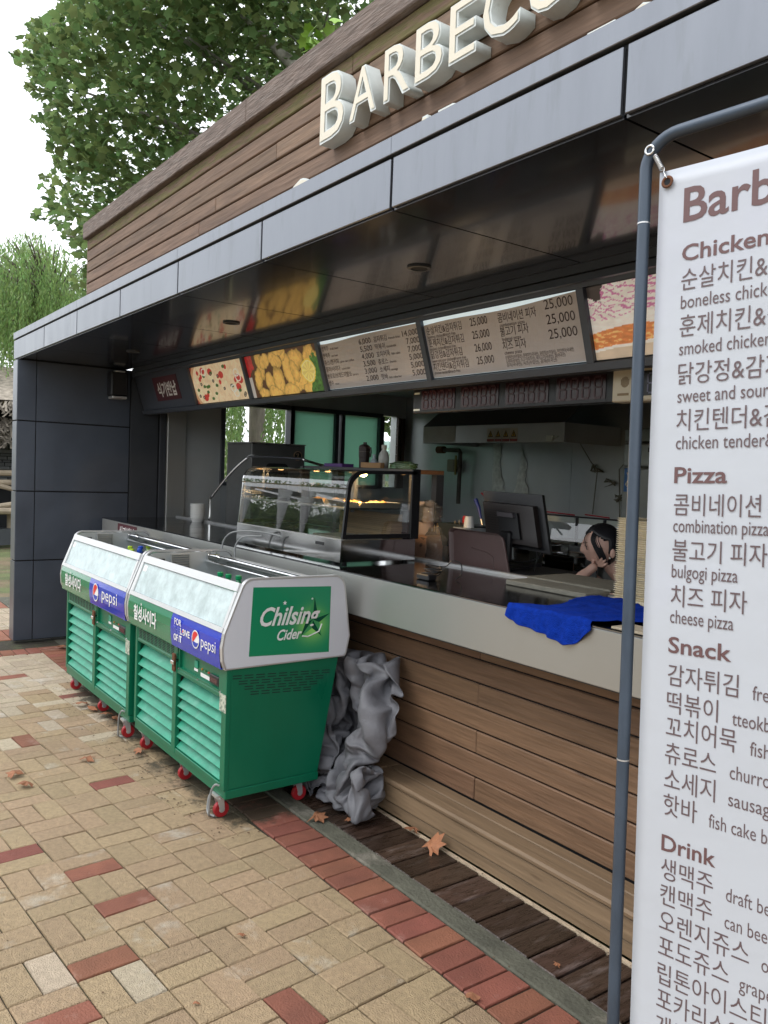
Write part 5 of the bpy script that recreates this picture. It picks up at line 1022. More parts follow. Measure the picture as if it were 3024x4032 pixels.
-47,-36,-21,8,7,6,12,25,42,44,24,24,14,-7,-19,-10,-25,-38,-36,-3,8,1,2,5,36,49,36,0,-13,-8,-6,-19,-29,-42,-44,-27,-8,-12,112,1,-6,-6,-7,-14,-33,-29,-10,8,11,11,15,13,16,45,50,29,9,-3,-10,-13,-33,-39,-39,-29,-26,-6,7,8,18,25,41,46,28,19,13,-3,-15,-7,-20,-39,-37,-2,8,0,0,10,39,43,15,9,1,-8,-9,-21,-31,-45,-48,-32,-8,-6,135,-6,-9,-8,-8,-19,-30,-26,-11,-1,12,12,13,22,23,39,42,12,9,2,-11,-20,-23,-31,-32,-27,-30,-18,-1,11,21,30,47,44,27,11,9,-2,-1,1,-19,-40,-34,-1,1,4,4,15,38,38,-1,5,10,-7,-8,-21,-35,-52,-47,-33,-9,1,153,-18,-7,-4,-10,-25,-19,-21,-17,-7,8,12,16,23,31,32,32,11,
3,-2,-11,-15,-9,-29,-35,-35,-34,-16,-2,16,26,26,42,43,33,19,8,-4,-4,3,-16,-39,-32,1,-3,5,9,11,32,26,2,12,4,-11,-9,-14,-42,-55,-44,-23,-9,-2,158,-14,-3,-3,-19,-21,-12,-19,-35,-14,10,11,18,32,40,29,23,17,-5,-4,-7,-11,-8,-26,-38,-45,-32,-4,-6,11,32,28,32,39,39,21,3,-1,-1,2,-13,-37,-26,4,-7,2,10,-3,29,22,17,8,-9,-6,-3,-17,-47,-52,-42,-18,-2,-6,170,-12,-5,-7,-15,-20,-18,-27,-38,-9,11,6,21,32,36,34,21,22,-3,4,-3,-10,-16,-31,-43,-45,-26,-3,-2,2,31,38,33,33,37,21,8,-4,-9,6,-13,-32,-17,1,-10,-9,4,3,31,28,16,-9,-14,-6,4,-18,-42,-48,-41,-12,2,-11,179,-10,-2,-8,-15,-32,-30,-29,-27,3,13,5,
8,28,34,33,29,31,0,-3,3,-3,-24,-39,-47,-42,-28,-10,6,7,28,44,41,37,32,11,5,-8,-10,8,-6,-30,-13,-10,-12,-8,5,14,24,23,13,-11,-6,-5,-1,-23,-41,-43,-36,-5,1,-5,192,-13,-7,-6,-17,-37,-40,-34,-19,7,10,6,7,28,34,33,39,37,5,-8,-4,1,-29,-43,-50,-43,-34,-10,9,18,31,46,42,39,28,1,-4,-3,-8,11,1,-31,-12,-16,-6,-10,4,20,12,17,13,-8,-9,-1,-4,-20,-35,-41,-28,-1,0,-4,203,-22,-14,-9,-17,-31,-39,-41,-20,9,2,8,16,30,35,40,41,35,10,-8,-6,-3,-36,-46,-52,-43,-28,-3,9,17,32,46,42,33,27,6,-11,-10,1,18,-1,-27,-19,-18,2,-5,-6,8,9,15,12,-1,-9,-8,-6,-18,-28,-21,-23,-4,1,-4,197,-21,-12,-12,-22,-25,
-30,-39,-26,2,8,9,20,28,37,48,39,22,13,3,-6,-13,-38,-49,-53,-40,-22,4,9,16,30,44,43,29,22,12,-5,-14,1,12,-1,-20,-19,-20,-1,7,-8,-15,1,14,14,3,-8,-10,-10,-15,-25,3,-18,-11,1,-3,182,-17,-10,-8,-12,-21,-36,-42,-21,-6,4,15,22,29,43,50,32,12,12,8,-1,-20,-42,-53,-44,-30,-15,4,10,17,28,45,40,28,23,6,-3,-13,-1,9,-1,-18,-19,-17,-5,3,-8,-22,-6,10,13,4,-2,-11,-13,-16,-23,19,-4,-10,0,0,171,-2,-7,-14,-18,-23,-39,-40,-19,1,3,14,22,35,45,41,34,15,10,5,-4,-18,-46,-51,-34,-24,-8,2,6,16,26,45,40,31,26,4,-4,-14,-11,7,1,-25,-11,-14,-6,-6,-8,-18,-7,3,6,-1,3,-9,-11,-16,-21,22,15,-5,-3,2,
150,13,-1,-16,-28,-30,-36,-33,-10,8,4,14,19,35,38,33,33,16,4,2,-1,-17,-38,-40,-26,-19,-8,0,5,12,26,42,40,34,19,-4,-2,-12,-15,13,2,-26,-15,-9,-5,-11,-14,-8,-4,3,-1,-15,2,-5,-8,-13,-8,11,27,8,-6,-6,142,12,1,-15,-32,-38,-32,-29,0,10,4,13,20,35,41,29,21,16,1,-2,2,-13,-25,-30,-21,-20,-11,-5,10,17,24,30,38,32,23,0,-6,-10,-18,7,2,-19,-23,-15,-10,-7,-8,-16,6,20,-16,-23,-6,-5,-2,3,4,4,19,12,0,-8,159,-13,-3,-12,-29,-41,-29,-25,2,8,1,13,20,37,45,33,8,8,4,-1,3,-1,-17,-27,-22,-20,-12,-6,10,25,25,17,31,32,29,12,-6,-10,-22,-11,-8,-8,-29,-19,-13,-2,9,-16,6,21,-26,-26,-13,-7,-3,15,
16,12,6,-1,10,-5,152,-9,-7,-6,-30,-38,-27,-26,3,7,3,9,17,37,43,34,8,-1,8,3,4,11,-9,-27,-33,-16,-7,-6,12,27,25,4,29,35,28,20,-2,-14,-24,-27,-18,0,-32,-16,-10,0,8,-14,16,6,-31,-24,-8,-8,-14,16,15,16,14,-1,7,6,159,-4,-9,-15,-26,-31,-35,-31,12,9,7,6,4,37,45,28,10,6,14,3,3,9,-5,-29,-35,-12,0,-4,9,27,24,-3,27,42,28,19,0,-17,-32,-36,-22,4,-26,-3,-7,-5,1,-15,20,-11,-31,-25,-12,-2,-15,8,14,18,21,7,-5,-2,142,13,-8,-15,-24,-31,-40,-22,18,12,7,3,-1,24,42,31,21,15,17,6,2,5,-18,-30,-30,-9,6,0,1,21,30,0,24,45,25,16,-5,-26,-30,-37,-24,10,-13,2,-6,-10,-6,-20,14,-17,
-21,-22,-13,-5,-15,-5,11,20,23,6,-8,-7,138,15,-5,-16,-25,-32,-43,-6,26,9,2,7,1,8,31,42,32,24,17,7,3,-3,-31,-25,-22,-9,5,4,-3,16,35,5,18,39,17,5,-6,-25,-23,-30,-28,17,0,1,-8,-13,-11,-28,7,-18,-15,-13,-11,-4,-14,-15,1,18,29,3,-10,-11,138,5,-5,-14,-23,-29,-41,5,31,0,-6,12,11,2,25,53,42,23,14,8,0,-13,-30,-19,-20,-5,3,3,-2,13,39,7,10,23,11,1,-3,-18,-26,-26,-22,10,12,4,-8,-13,-19,-32,6,-18,-18,-7,-3,-7,-13,-13,-2,7,31,0,-10,5,139,-8,-10,-11,-17,-26,-31,10,22,-4,-10,14,21,1,33,48,43,23,12,8,7,-15,-29,-21,-20,4,-1,-1,-1,18,38,11,-1,8,16,7,-3,-20,-29,-21,-18,5,12,7,
-6,-14,-22,-27,-3,-26,-18,-14,-3,-8,-9,6,4,-2,23,7,-11,2,114,10,-5,-1,-15,-31,-23,9,6,-7,-4,14,27,4,40,33,34,26,15,10,15,-7,-27,-22,-24,-5,0,-7,5,26,35,19,-2,5,8,9,0,-21,-22,-21,-18,5,2,6,0,-12,-21,-27,-17,-29,-15,-15,-12,-9,-6,17,9,-1,20,11,-9,-7,110,12,9,1,-19,-27,-21,1,1,-5,2,11,25,5,40,23,29,25,12,12,20,11,-28,-24,-18,-13,1,0,6,20,28,26,1,8,2,3,3,-14,-18,-21,-20,0,5,3,2,-7,-24,-29,-25,-24,-16,-22,-16,-8,-5,13,12,11,22,7,-15,-8,119,-1,10,11,-11,-25,-19,-3,-2,-7,3,12,15,4,35,20,38,27,12,9,14,24,-30,-35,-11,-4,0,6,5,16,26,28,4,6,4,-4,4,-5,
-14,-21,-25,-5,8,-1,0,-3,-23,-26,-27,-26,-24,-22,-12,-8,-4,17,11,13,23,-11,-15,4,136,-13,5,13,0,-22,-16,-5,-1,-5,-3,7,5,7,31,20,47,30,16,5,6,25,-29,-39,-21,8,12,10,4,8,29,29,8,-3,11,-4,0,0,-10,-22,-33,-4,9,6,0,-10,-22,-28,-28,-27,-33,-18,-10,-6,-15,22,20,16,17,-19,-12,-5,149,-9,-2,14,3,-17,-16,-9,-6,-8,-3,-2,-3,11,36,24,45,28,11,7,11,21,-25,-42,-27,19,23,14,5,1,28,29,10,-4,10,1,-7,-9,-1,-24,-32,5,8,1,-2,-10,-21,-29,-23,-32,-42,-22,-11,-5,-12,23,23,25,12,-20,-2,-6,152,0,-1,12,10,-12,-22,-25,-9,-13,-9,-3,7,16,32,29,36,27,15,8,12,15,-22,-42,-25,33,26,9,10,1,25,24,
9,5,0,-4,0,-11,-5,-20,-25,13,4,-7,-8,-13,-15,-22,-20,-45,-47,-14,-4,-12,-13,27,19,26,14,-17,3,-10,165,-11,2,12,15,-1,-29,-34,-24,-6,-10,-9,6,24,26,28,36,26,13,10,13,11,-24,-40,-5,38,24,10,7,7,19,24,17,6,-3,-8,-3,-4,-8,-20,-21,10,-6,-8,-11,-10,-6,-17,-30,-53,-46,-15,2,-11,-12,17,24,23,11,-10,10,-7,162,-3,-8,6,17,9,-28,-33,-36,-10,-2,-8,11,25,29,17,31,29,10,12,12,4,-25,-30,9,34,24,11,6,12,24,25,14,7,0,-6,-7,-4,-3,-20,-24,10,-11,-15,-12,-1,-5,-16,-43,-53,-38,-23,-4,-3,-8,3,20,35,9,-10,12,-9,164,-1,-9,2,12,2,-29,-30,-30,-15,-5,-1,13,29,40,14,23,30,12,11,3,-9,-16,-7,10,25,
20,13,5,16,31,20,0,5,3,-3,-5,4,5,-21,-25,2,-4,-15,-9,-1,-15,-18,-45,-48,-29,-24,-13,0,-8,-8,21,46,2,-19,16,-7,176,-19,-6,9,5,-11,-26,-20,-17,-11,-1,-1,2,28,41,15,17,24,12,3,-2,-7,-12,13,16,21,18,11,8,17,25,20,-3,-1,0,6,2,10,4,-14,-29,-10,5,-13,-8,-7,-22,-29,-33,-38,-33,-23,-12,-7,-2,-12,21,45,-4,-26,20,12,186,-20,-7,9,2,-24,-16,-5,-14,-16,-2,5,-3,15,36,24,10,15,4,0,-1,3,-11,24,24,18,21,13,7,14,8,20,12,6,-4,7,5,7,6,-8,-35,-22,5,-12,-7,-7,-18,-31,-29,-30,-39,-23,-9,-8,-6,-15,21,44,-4,-31,15,12,200,-18,-7,2,-2,-33,-17,4,-4,-14,-10,5,-2,16,25,25,10,9,4,-4,
-4,8,-5,27,21,23,22,14,9,8,-3,10,25,19,-7,9,11,-1,-2,4,-32,-28,-6,-15,-12,-4,-8,-23,-21,-40,-44,-20,-11,-9,-4,-11,18,45,-4,-36,8,0,210,-14,-8,-7,-7,-33,-27,9,10,-7,-12,-2,-2,17,19,21,13,12,12,1,-9,-5,-5,26,14,34,20,11,7,8,4,2,17,25,2,17,8,-3,-13,8,-14,-31,-23,-22,-15,-5,-1,-16,-10,-47,-48,-21,-11,-10,-8,-2,18,46,-4,-39,2,0,208,-14,-13,-9,-3,-27,-37,-2,15,13,0,-7,-7,12,21,21,17,13,16,6,-14,-20,-2,23,6,34,19,9,4,11,12,6,5,26,14,21,13,-7,-18,-5,4,-33,-33,-29,-17,-6,0,-10,-2,-45,-45,-27,-10,-11,-12,0,22,48,-6,-35,2,1,219,-25,-15,-10,1,-24,-41,-19,12,23,13,6,-2,3,
12,26,23,14,5,8,-8,-22,-11,9,3,33,24,12,6,14,21,1,-7,27,24,20,15,0,-18,-15,1,-39,-28,-29,-19,-7,-4,-7,4,-39,-43,-33,-15,-7,-10,4,26,45,-10,-32,-11,-1,221,-23,-13,-9,0,-23,-42,-32,8,35,15,12,7,1,2,28,25,19,1,1,-5,-17,-21,-10,6,33,25,17,6,17,25,-1,-12,22,31,18,15,9,-8,-14,-17,-44,-31,-26,-9,-3,-14,-9,8,-31,-47,-31,-21,-8,1,5,25,42,-8,-32,-20,1,216,-20,-6,-7,-8,-16,-39,-40,2,39,19,8,10,11,-1,23,24,27,10,-4,-8,-13,-25,-28,1,32,27,16,6,19,22,-3,-8,22,36,16,13,8,-1,1,-28,-48,-36,-19,-3,3,-14,-20,2,-20,-46,-37,-14,-4,-3,1,22,40,4,-33,-25,2,213,-19,4,-1,-14,-17,-42,-42,
-3,38,20,12,10,15,5,17,22,24,15,-9,-9,-4,-26,-24,-5,22,30,9,6,16,18,2,0,20,35,22,15,1,2,9,-26,-47,-45,-26,-1,6,-2,-20,-9,-20,-36,-33,-14,-1,1,-10,10,38,15,-32,-31,2,206,-13,16,5,-16,-30,-42,-43,-6,36,17,14,10,16,16,12,31,21,2,-8,-8,0,-20,-14,-8,8,21,9,7,14,17,9,12,14,24,25,12,1,10,9,-13,-44,-49,-37,-12,2,8,-12,-8,-25,-22,-24,-15,-8,1,-8,-8,31,25,-29,-34,-6,206,-2,11,2,-13,-34,-41,-41,-13,31,20,14,7,12,22,24,39,23,-3,-7,-7,-9,-13,-14,-14,-4,20,16,9,13,22,19,12,11,11,16,8,8,11,14,-1,-47,-50,-37,-7,-3,-3,-14,-1,-22,-17,-16,-15,-16,-5,1,-14,19,30,-24,-35,-18,220,-1,
5,-9,-15,-28,-40,-40,-17,27,26,7,9,12,20,39,40,28,1,-11,-7,-8,-12,-25,-23,-3,28,19,10,8,23,27,10,3,-1,11,6,10,12,22,5,-44,-47,-35,-6,1,-8,-18,-9,-20,-6,-19,-14,-10,-6,-5,-14,8,31,-16,-35,-23,236,-8,-2,-10,-11,-23,-40,-44,-21,25,32,11,7,5,20,42,41,32,8,-9,-8,-8,-16,-24,-36,-8,32,21,12,9,16,24,11,-5,1,11,11,6,13,21,8,-34,-47,-32,-9,1,-6,-14,-17,-25,-5,-17,-12,0,-5,-11,-11,6,21,-9,-36,-26,240,-5,-5,-5,-9,-22,-38,-46,-27,19,30,14,4,1,24,40,42,38,16,-8,-10,-5,-18,-21,-38,-24,21,27,12,7,12,23,14,1,4,8,13,5,9,25,13,-32,-48,-31,-4,0,-7,-14,-18,-27,-4,-20,-11,6,-1,-6,-9,-1,
9,-8,-40,-18,228,16,-8,-3,-9,-21,-37,-42,-33,10,20,7,4,9,24,41,47,42,24,-7,-6,-7,-15,-18,-38,-36,2,30,18,11,11,13,18,14,-3,5,20,10,1,21,23,-36,-51,-29,7,0,-11,-20,-30,-28,7,-11,-9,5,4,0,-8,-11,-6,-11,-35,-13,210,33,1,-4,-4,-20,-34,-40,-36,-2,16,5,-4,9,26,43,52,34,30,-6,7,1,-14,-20,-37,-37,-15,27,20,11,13,10,21,19,-11,5,17,10,8,16,25,-31,-57,-35,9,-1,-9,-20,-34,-25,21,-3,-7,3,4,0,-6,-20,-22,-14,-20,-15,205,30,14,-9,-7,-9,-26,-37,-35,-16,17,9,-6,-2,22,46,54,27,34,1,12,10,-9,-24,-40,-43,-12,19,17,8,13,2,25,26,-16,8,23,4,2,20,25,-28,-56,-38,-4,1,-9,-16,-30,-25,33,10,
-7,2,5,-3,-8,-23,-29,-27,-8,-14,225,4,15,6,-6,-11,-21,-33,-32,-23,14,-4,-8,0,24,47,47,26,37,17,11,12,-5,-27,-46,-47,-11,13,17,7,13,-4,20,33,-14,13,28,7,-7,12,25,-21,-46,-32,-24,-8,-7,-12,-25,-26,35,25,2,-3,6,-4,-11,-22,-28,-31,-12,-9,245,-8,8,16,1,-12,-21,-33,-31,-23,7,-7,0,-2,14,42,39,29,42,31,12,9,-8,-32,-46,-43,-26,13,20,9,13,1,6,32,2,9,24,15,-4,0,21,-5,-36,-29,-32,-19,-11,-11,-21,-30,30,35,20,-3,-1,-1,-11,-16,-29,-37,-17,-11,267,-11,0,16,6,-13,-22,-31,-31,-20,1,-13,2,6,5,33,42,25,42,32,18,0,-13,-27,-32,-38,-37,0,24,9,14,12,-2,24,15,0,20,15,6,-1,11,14,-28,-38,-35,-17,
-12,-13,-24,-31,20,39,35,8,-7,2,-10,-16,-29,-39,-25,-16,286,-10,-11,16,8,-13,-24,-24,-29,-16,-5,-10,-8,8,10,20,45,19,37,24,18,0,-10,-18,-15,-39,-42,-11,24,13,9,9,-2,23,23,-2,14,11,9,5,2,21,-13,-47,-37,-20,-15,-12,-19,-26,15,40,36,19,-1,-3,-8,-16,-29,-41,-37,-16,285,7,-18,10,9,-9,-23,-21,-21,-12,-6,-11,-13,3,13,14,40,13,30,25,14,7,-5,-14,-2,-41,-48,-15,21,16,8,0,-7,18,34,8,6,6,2,9,10,17,-4,-47,-40,-22,-14,-12,-14,-19,8,37,45,25,4,-8,-11,-13,-30,-42,-42,-16,278,25,-12,-3,7,-1,-19,-16,-16,-15,-7,-12,-12,-2,12,8,30,11,26,24,12,9,3,-2,-2,-45,-48,-21,13,11,6,4,-3,5,36,26,7,8,1,10,
12,9,-3,-42,-42,-27,-14,-6,-14,-23,15,38,47,31,1,-9,-11,-10,-30,-42,-46,-19,270,39,5,-7,-2,0,-12,-14,-12,-18,-16,-7,-8,-4,4,1,18,11,33,19,12,13,11,5,-11,-49,-49,-29,9,11,3,10,6,-3,34,27,20,12,4,8,9,5,-9,-36,-44,-34,-20,-2,-3,-24,19,43,46,34,-1,-11,-7,-7,-31,-44,-47,-37,258,46,27,-4,-5,-1,-10,-13,-11,-23,-18,-3,-8,-6,-1,-3,0,16,45,22,10,7,13,10,-18,-43,-53,-39,1,14,10,6,10,3,30,23,34,18,10,5,-8,1,-12,-34,-44,-39,-20,-7,5,-17,28,43,43,35,7,-8,-7,-8,-32,-45,-48,-44,246,53,40,5,-8,-3,-7,-12,-11,-35,-18,-2,-17,-13,3,7,-3,15,49,23,16,3,1,13,-11,-38,-53,-43,-11,11,13,9,6,16,
25,23,40,23,13,6,-14,-15,-18,-35,-43,-37,-22,-8,7,-5,29,42,43,38,17,-8,-8,-7,-33,-45,-45,-42,241,58,47,13,-4,-7,-9,-8,-12,-42,-33,-6,-18,-17,1,16,12,13,48,23,19,8,-8,2,4,-37,-56,-41,-16,2,12,8,3,29,25,24,41,28,13,9,-13,-20,-36,-40,-37,-31,-15,-9,-5,2,32,40,45,41,24,-5,-9,-8,-33,-42,-42,-41,243,58,49,16,6,-6,-11,-5,-19,-47,-36,-22,-18,-17,-1,23,25,11,45,27,21,14,-6,-8,1,-37,-57,-48,-18,5,9,4,9,34,27,22,44,34,12,5,-8,-23,-42,-46,-38,-24,-18,-14,-5,9,33,42,46,42,28,0,-8,-12,-31,-36,-37,-41,251,52,50,19,10,1,-10,-9,-30,-49,-34,-36,-17,-9,-6,22,29,18,40,33,22,19,-1,-14,-13,-34,-52,-47,
-24,-2,4,9,15,33,34,24,44,31,15,5,-9,-26,-36,-48,-44,-28,-13,-12,-8,10,32,42,45,42,31,9,-4,-15,-26,-31,-37,-46,271,33,50,28,7,5,-10,-22,-31,-46,-32,-40,-23,-7,-3,19,25,29,38,37,23,19,5,-16,-24,-31,-44,-43,-29,-9,-6,10,21,31,43,29,40,26,13,8,-10,-24,-30,-43,-47,-33,-15,-8,-8,6,29,39,42,40,34,16,7,-15,-23,-30,-40,-46,274,30,46,33,2,3,-5,-22,-30,-41,-34,-38,-24,-9,-3,10,22,39,41,38,24,16,7,-12,-25,-30,-36,-39,-35,-18,-13,6,22,32,44,35,39,28,7,7,-6,-17,-28,-45,-47,-34,-28,-7,5,9,19,32,41,42,39,16,6,-6,-23,-30,-41,-48,259,44,44,35,20,5,-13,-25,-35,-38,-39,-36,-29,-17,-3,14,27,38,40,38,28,18,
5,-6,-17,-27,-35,-38,-36,-27,-14,3,18,28,36,38,35,31,22,10,-4,-21,-34,-43,-45,-40,-28,-16,0,13,25,34,40,42,38,25,11,-8,-24,-36,-41,-40,153,27,19,2,-2,-17,-30,2,14,-41,-41,-18,-9,-3,-19,-20,-15,22,-14,17,2,5,-12,-3,20,-3,-35,11,17,2,-16,-13,2,13,6,2,-3,-11,1,-3,14,1,-12,-2,-6,1,4,10,-12,-7,2,6,16,14,-5,-9,4,9,19,-12,-33,-8,176,20,11,6,-8,-16,-22,3,-7,-42,-39,-22,-14,-8,-19,-6,1,16,-1,-9,-5,7,1,7,17,-15,-25,2,6,5,3,-5,-2,11,3,2,-8,-16,-4,6,1,11,3,3,-7,-14,-1,9,-6,0,-4,6,22,-4,-10,-5,8,12,13,-20,-14,7,192,21,4,3,-3,-16,-21,-5,-25,-41,-39,-21,-12,-12,-17,5,
14,16,-6,-15,-10,1,12,17,12,-19,-20,-5,-5,5,14,10,2,7,-5,-6,-11,-11,-2,8,-9,9,7,10,-3,-13,-10,-2,4,8,-10,10,11,-9,-2,-8,6,21,-1,-22,1,24,207,24,3,-5,-3,-12,-26,-27,-33,-33,-34,-21,-11,-12,-11,11,21,12,-8,-12,-8,0,16,20,5,-27,-23,-2,-5,1,15,20,13,2,-6,-7,-12,-7,-2,7,-11,0,8,10,-6,-12,-7,-9,10,9,-8,12,-8,-10,3,-1,5,14,-9,-12,19,27,221,21,-4,-10,-1,-8,-33,-45,-33,-26,-31,-21,-8,-5,1,16,16,-3,-3,-4,-5,4,15,17,-2,-34,-26,1,-1,-5,12,30,23,-3,-6,-3,-9,-5,-1,2,-7,-2,-9,8,-1,-12,-6,-8,8,9,-4,0,-6,-9,1,10,8,-7,-8,5,28,25,232,21,-9,-5,0,-18,-46,-49,-33,-26,
-29,-21,-9,3,14,27,6,-16,9,4,-2,4,11,7,-10,-30,-28,3,6,-7,5,37,27,0,-2,1,-8,-4,-4,-3,-5,-5,-13,-3,5,-7,-10,-2,3,7,-3,-16,3,-5,-3,13,6,-18,2,20,26,9,230,28,-3,-7,-6,-30,-45,-49,-32,-31,-28,-17,-3,18,20,22,-3,-14,11,7,3,2,0,-6,-20,-19,-20,0,5,2,7,28,29,10,4,2,-7,-4,-4,-8,-6,-4,-11,-12,3,-4,-7,4,2,3,-5,-24,-3,6,-3,2,3,-9,9,24,22,16,228,24,0,-11,-14,-26,-36,-50,-36,-36,-22,-13,2,24,30,12,-4,-7,13,10,-2,-7,-11,-15,-15,-12,-8,-1,2,7,12,15,18,19,17,5,-10,-4,-7,-10,-4,-8,-17,-10,1,1,-5,5,8,1,-9,-29,-7,4,4,0,-6,1,18,24,22,2,222,25,-1,-12,
-17,-26,-29,-50,-40,-35,-21,-10,4,32,38,6,-5,3,12,5,-5,-11,-13,-11,-11,-13,-5,-4,4,7,12,17,16,15,18,3,-8,-8,-5,-5,-10,-24,-20,0,12,6,-6,-1,10,6,-20,-30,-12,3,5,-3,-2,14,18,14,22,11,216,20,0,-11,-13,-25,-38,-48,-41,-29,-7,-3,0,30,39,4,-8,15,12,-1,-5,-8,-13,-10,-13,-18,-1,-7,0,8,14,24,18,16,3,-3,3,-7,-10,-9,-21,-27,-17,9,19,9,-8,-15,18,13,-28,-26,-12,0,-3,5,13,10,1,10,19,15,219,7,-7,-7,-14,-24,-44,-45,-31,-30,-8,4,11,23,35,14,-2,12,11,1,-9,-5,-12,-8,-15,-20,-1,-8,-8,6,20,28,17,19,6,-9,-2,-1,-14,-22,-29,-28,-1,19,3,2,2,-16,18,19,-22,-27,-6,1,-4,3,18,5,-11,-2,
16,13,216,-5,-10,-1,-8,-30,-44,-41,-24,-25,-14,4,10,21,32,29,13,6,3,3,-5,-7,-17,-6,-16,-15,-5,-3,-5,-5,15,35,23,13,9,-3,-7,-6,-14,-32,-42,-21,19,7,-9,2,13,-5,24,18,-27,-24,0,-3,-6,-1,12,10,-4,-16,2,10,199,11,-7,-8,-11,-30,-43,-40,-20,-22,-2,7,6,15,23,32,30,4,-2,4,3,-12,-29,-15,-15,-4,-1,-4,1,-7,4,31,36,21,6,-8,-11,-11,-19,-35,-48,-6,28,-5,0,5,8,3,27,11,-30,-18,3,-8,-9,-7,10,19,2,-19,-10,3,209,-3,-9,-11,-9,-22,-38,-37,-24,-23,4,10,6,14,20,29,36,10,-7,-5,-2,-11,-30,-19,-10,4,-2,-4,2,2,-3,17,37,35,4,-14,-11,-14,-21,-40,-45,9,29,-4,4,4,5,6,22,7,-29,-16,-3,-10,
-10,-4,9,21,10,-17,-11,7,196,-1,-9,-8,-8,-9,-32,-40,-34,-16,0,9,12,16,19,32,36,10,-7,-2,-14,-23,-26,-11,-1,6,-3,-3,5,2,-2,11,29,29,9,-17,-13,-13,-25,-38,-37,16,32,0,-1,3,5,8,11,9,-26,-21,-11,-4,4,-4,-11,18,25,-15,-13,2,185,14,-7,-13,-18,-12,-18,-37,-34,-16,-2,11,15,13,22,33,35,9,-11,-1,-17,-30,-24,-1,6,7,-1,-5,2,1,2,18,27,5,5,-11,-12,-14,-22,-34,-33,20,34,1,-5,4,6,7,-4,16,-22,-19,-13,-2,7,-4,-21,14,33,-16,-13,5,203,-6,-4,-6,-21,-27,-20,-25,-26,-11,-6,3,14,15,27,34,33,9,-16,-4,-14,-28,-20,-6,12,15,4,-7,-5,3,5,21,24,-15,-3,-11,-4,-6,-20,-31,-31,24,28,5,-8,2,7,0,
-10,18,-12,-18,-10,-8,-9,8,-11,14,28,-17,-17,6,216,-13,-9,-7,-12,-29,-31,-21,-25,-6,-4,-6,9,27,29,24,29,17,-9,-8,-14,-23,-19,-3,9,21,6,-8,-6,-6,-1,24,24,-10,-8,-13,-4,3,-21,-32,-27,27,17,8,0,-3,7,-7,-15,9,-2,-18,-5,-6,-14,14,-8,10,18,-7,-21,-5,219,-7,-7,-5,-17,-31,-28,-26,-23,-7,-8,0,12,28,17,13,28,22,-1,-5,-9,-24,-20,-2,16,23,5,-8,-8,-18,-11,19,27,13,-9,-6,-4,-3,-26,-28,-23,25,19,4,4,1,-2,-13,-17,0,-6,-13,-11,2,1,8,-5,12,8,-7,-17,-5,214,-6,-5,4,-13,-34,-27,-30,-21,-4,-2,-1,8,21,9,12,21,25,14,0,-15,-26,-17,6,16,19,4,-6,-12,-19,-21,7,30,29,-1,-6,-5,-8,-22,-24,-20,16,
22,9,3,3,-7,-14,-16,-10,-13,-10,-11,-2,10,1,8,18,2,-17,-13,-7,215,-11,-10,1,1,-31,-26,-34,-11,-1,2,-2,0,7,16,18,16,24,16,-1,-22,-24,-6,15,6,12,2,-9,-5,-11,-22,-5,28,33,7,-5,-3,-9,-18,-21,-20,6,23,17,6,-3,-10,-13,-15,-13,-13,-11,-8,-9,-5,9,20,18,-5,-23,-6,8,203,-8,-10,-3,5,-19,-24,-31,0,-5,2,1,-4,-3,3,27,25,22,10,-9,-22,-16,4,19,-5,14,4,-3,-8,-13,-19,-5,27,32,7,-5,-2,-10,-11,-17,-25,2,28,19,4,-10,-13,-13,-10,-14,-9,-12,-10,-10,-12,17,20,17,-12,-23,-3,0,205,-10,-12,-8,0,-3,-22,-22,4,-2,-2,-1,-6,-5,-2,21,28,16,7,-6,-17,-7,2,22,-4,6,9,5,-10,-17,-22,3,24,21,11,-7,
-3,-10,-9,-7,-32,10,27,17,0,-14,-17,-10,-2,-13,-16,-11,-9,-12,-15,20,27,13,-16,-21,1,0,196,1,-9,-12,-6,8,-14,-17,5,0,-4,-7,-9,-5,3,16,27,10,5,1,-10,-12,-4,21,10,3,9,6,-12,-17,-25,10,19,7,14,2,-10,-17,-6,-3,-29,20,18,8,7,-13,-16,-4,-2,-11,-23,-16,-12,-11,-12,15,33,12,-9,-18,-3,6,202,-10,-5,-2,-3,5,-13,-7,0,0,-5,-10,-8,-4,5,9,29,19,1,1,-5,-20,-1,18,18,1,2,5,-11,-17,-24,16,14,-4,2,4,-13,-15,-3,-5,-7,23,14,2,6,-3,-13,-5,-5,-18,-31,-15,-9,-11,-5,5,27,6,-2,-4,-13,-3,206,0,-5,-5,0,-2,-10,-2,-2,0,-3,-9,-11,-7,10,4,28,23,3,-7,-9,-17,13,21,14,-2,-12,3,2,-20,
-20,16,10,-7,-12,-3,-11,-1,-7,-16,15,25,16,-2,2,6,-10,-2,-12,-32,-35,-14,-1,-6,0,-5,16,10,-6,2,-13,-11,228,-1,-7,-9,-6,-3,-4,-3,-11,0,8,-9,-16,-10,15,6,24,18,6,-11,-15,-11,24,22,0,-1,-2,-7,7,-17,-18,14,8,-16,-14,-11,-7,13,-9,-23,20,29,12,4,7,7,-9,0,-23,-33,-31,-19,-4,1,4,-3,4,9,-2,-1,-9,-3,249,-11,-10,-7,-6,-5,3,-1,-14,-6,1,2,-14,-12,18,1,14,14,11,-10,-20,-3,26,13,-12,7,13,-4,1,-9,-17,9,7,-25,-15,-7,-6,12,-2,-27,22,34,10,10,8,2,-7,2,-26,-30,-31,-17,-10,3,5,-2,3,4,-4,-1,0,-3,257,-9,-11,-10,0,-2,7,-2,-15,-4,-4,-2,-6,-11,12,1,9,6,6,-8,-13,-8,23,4,
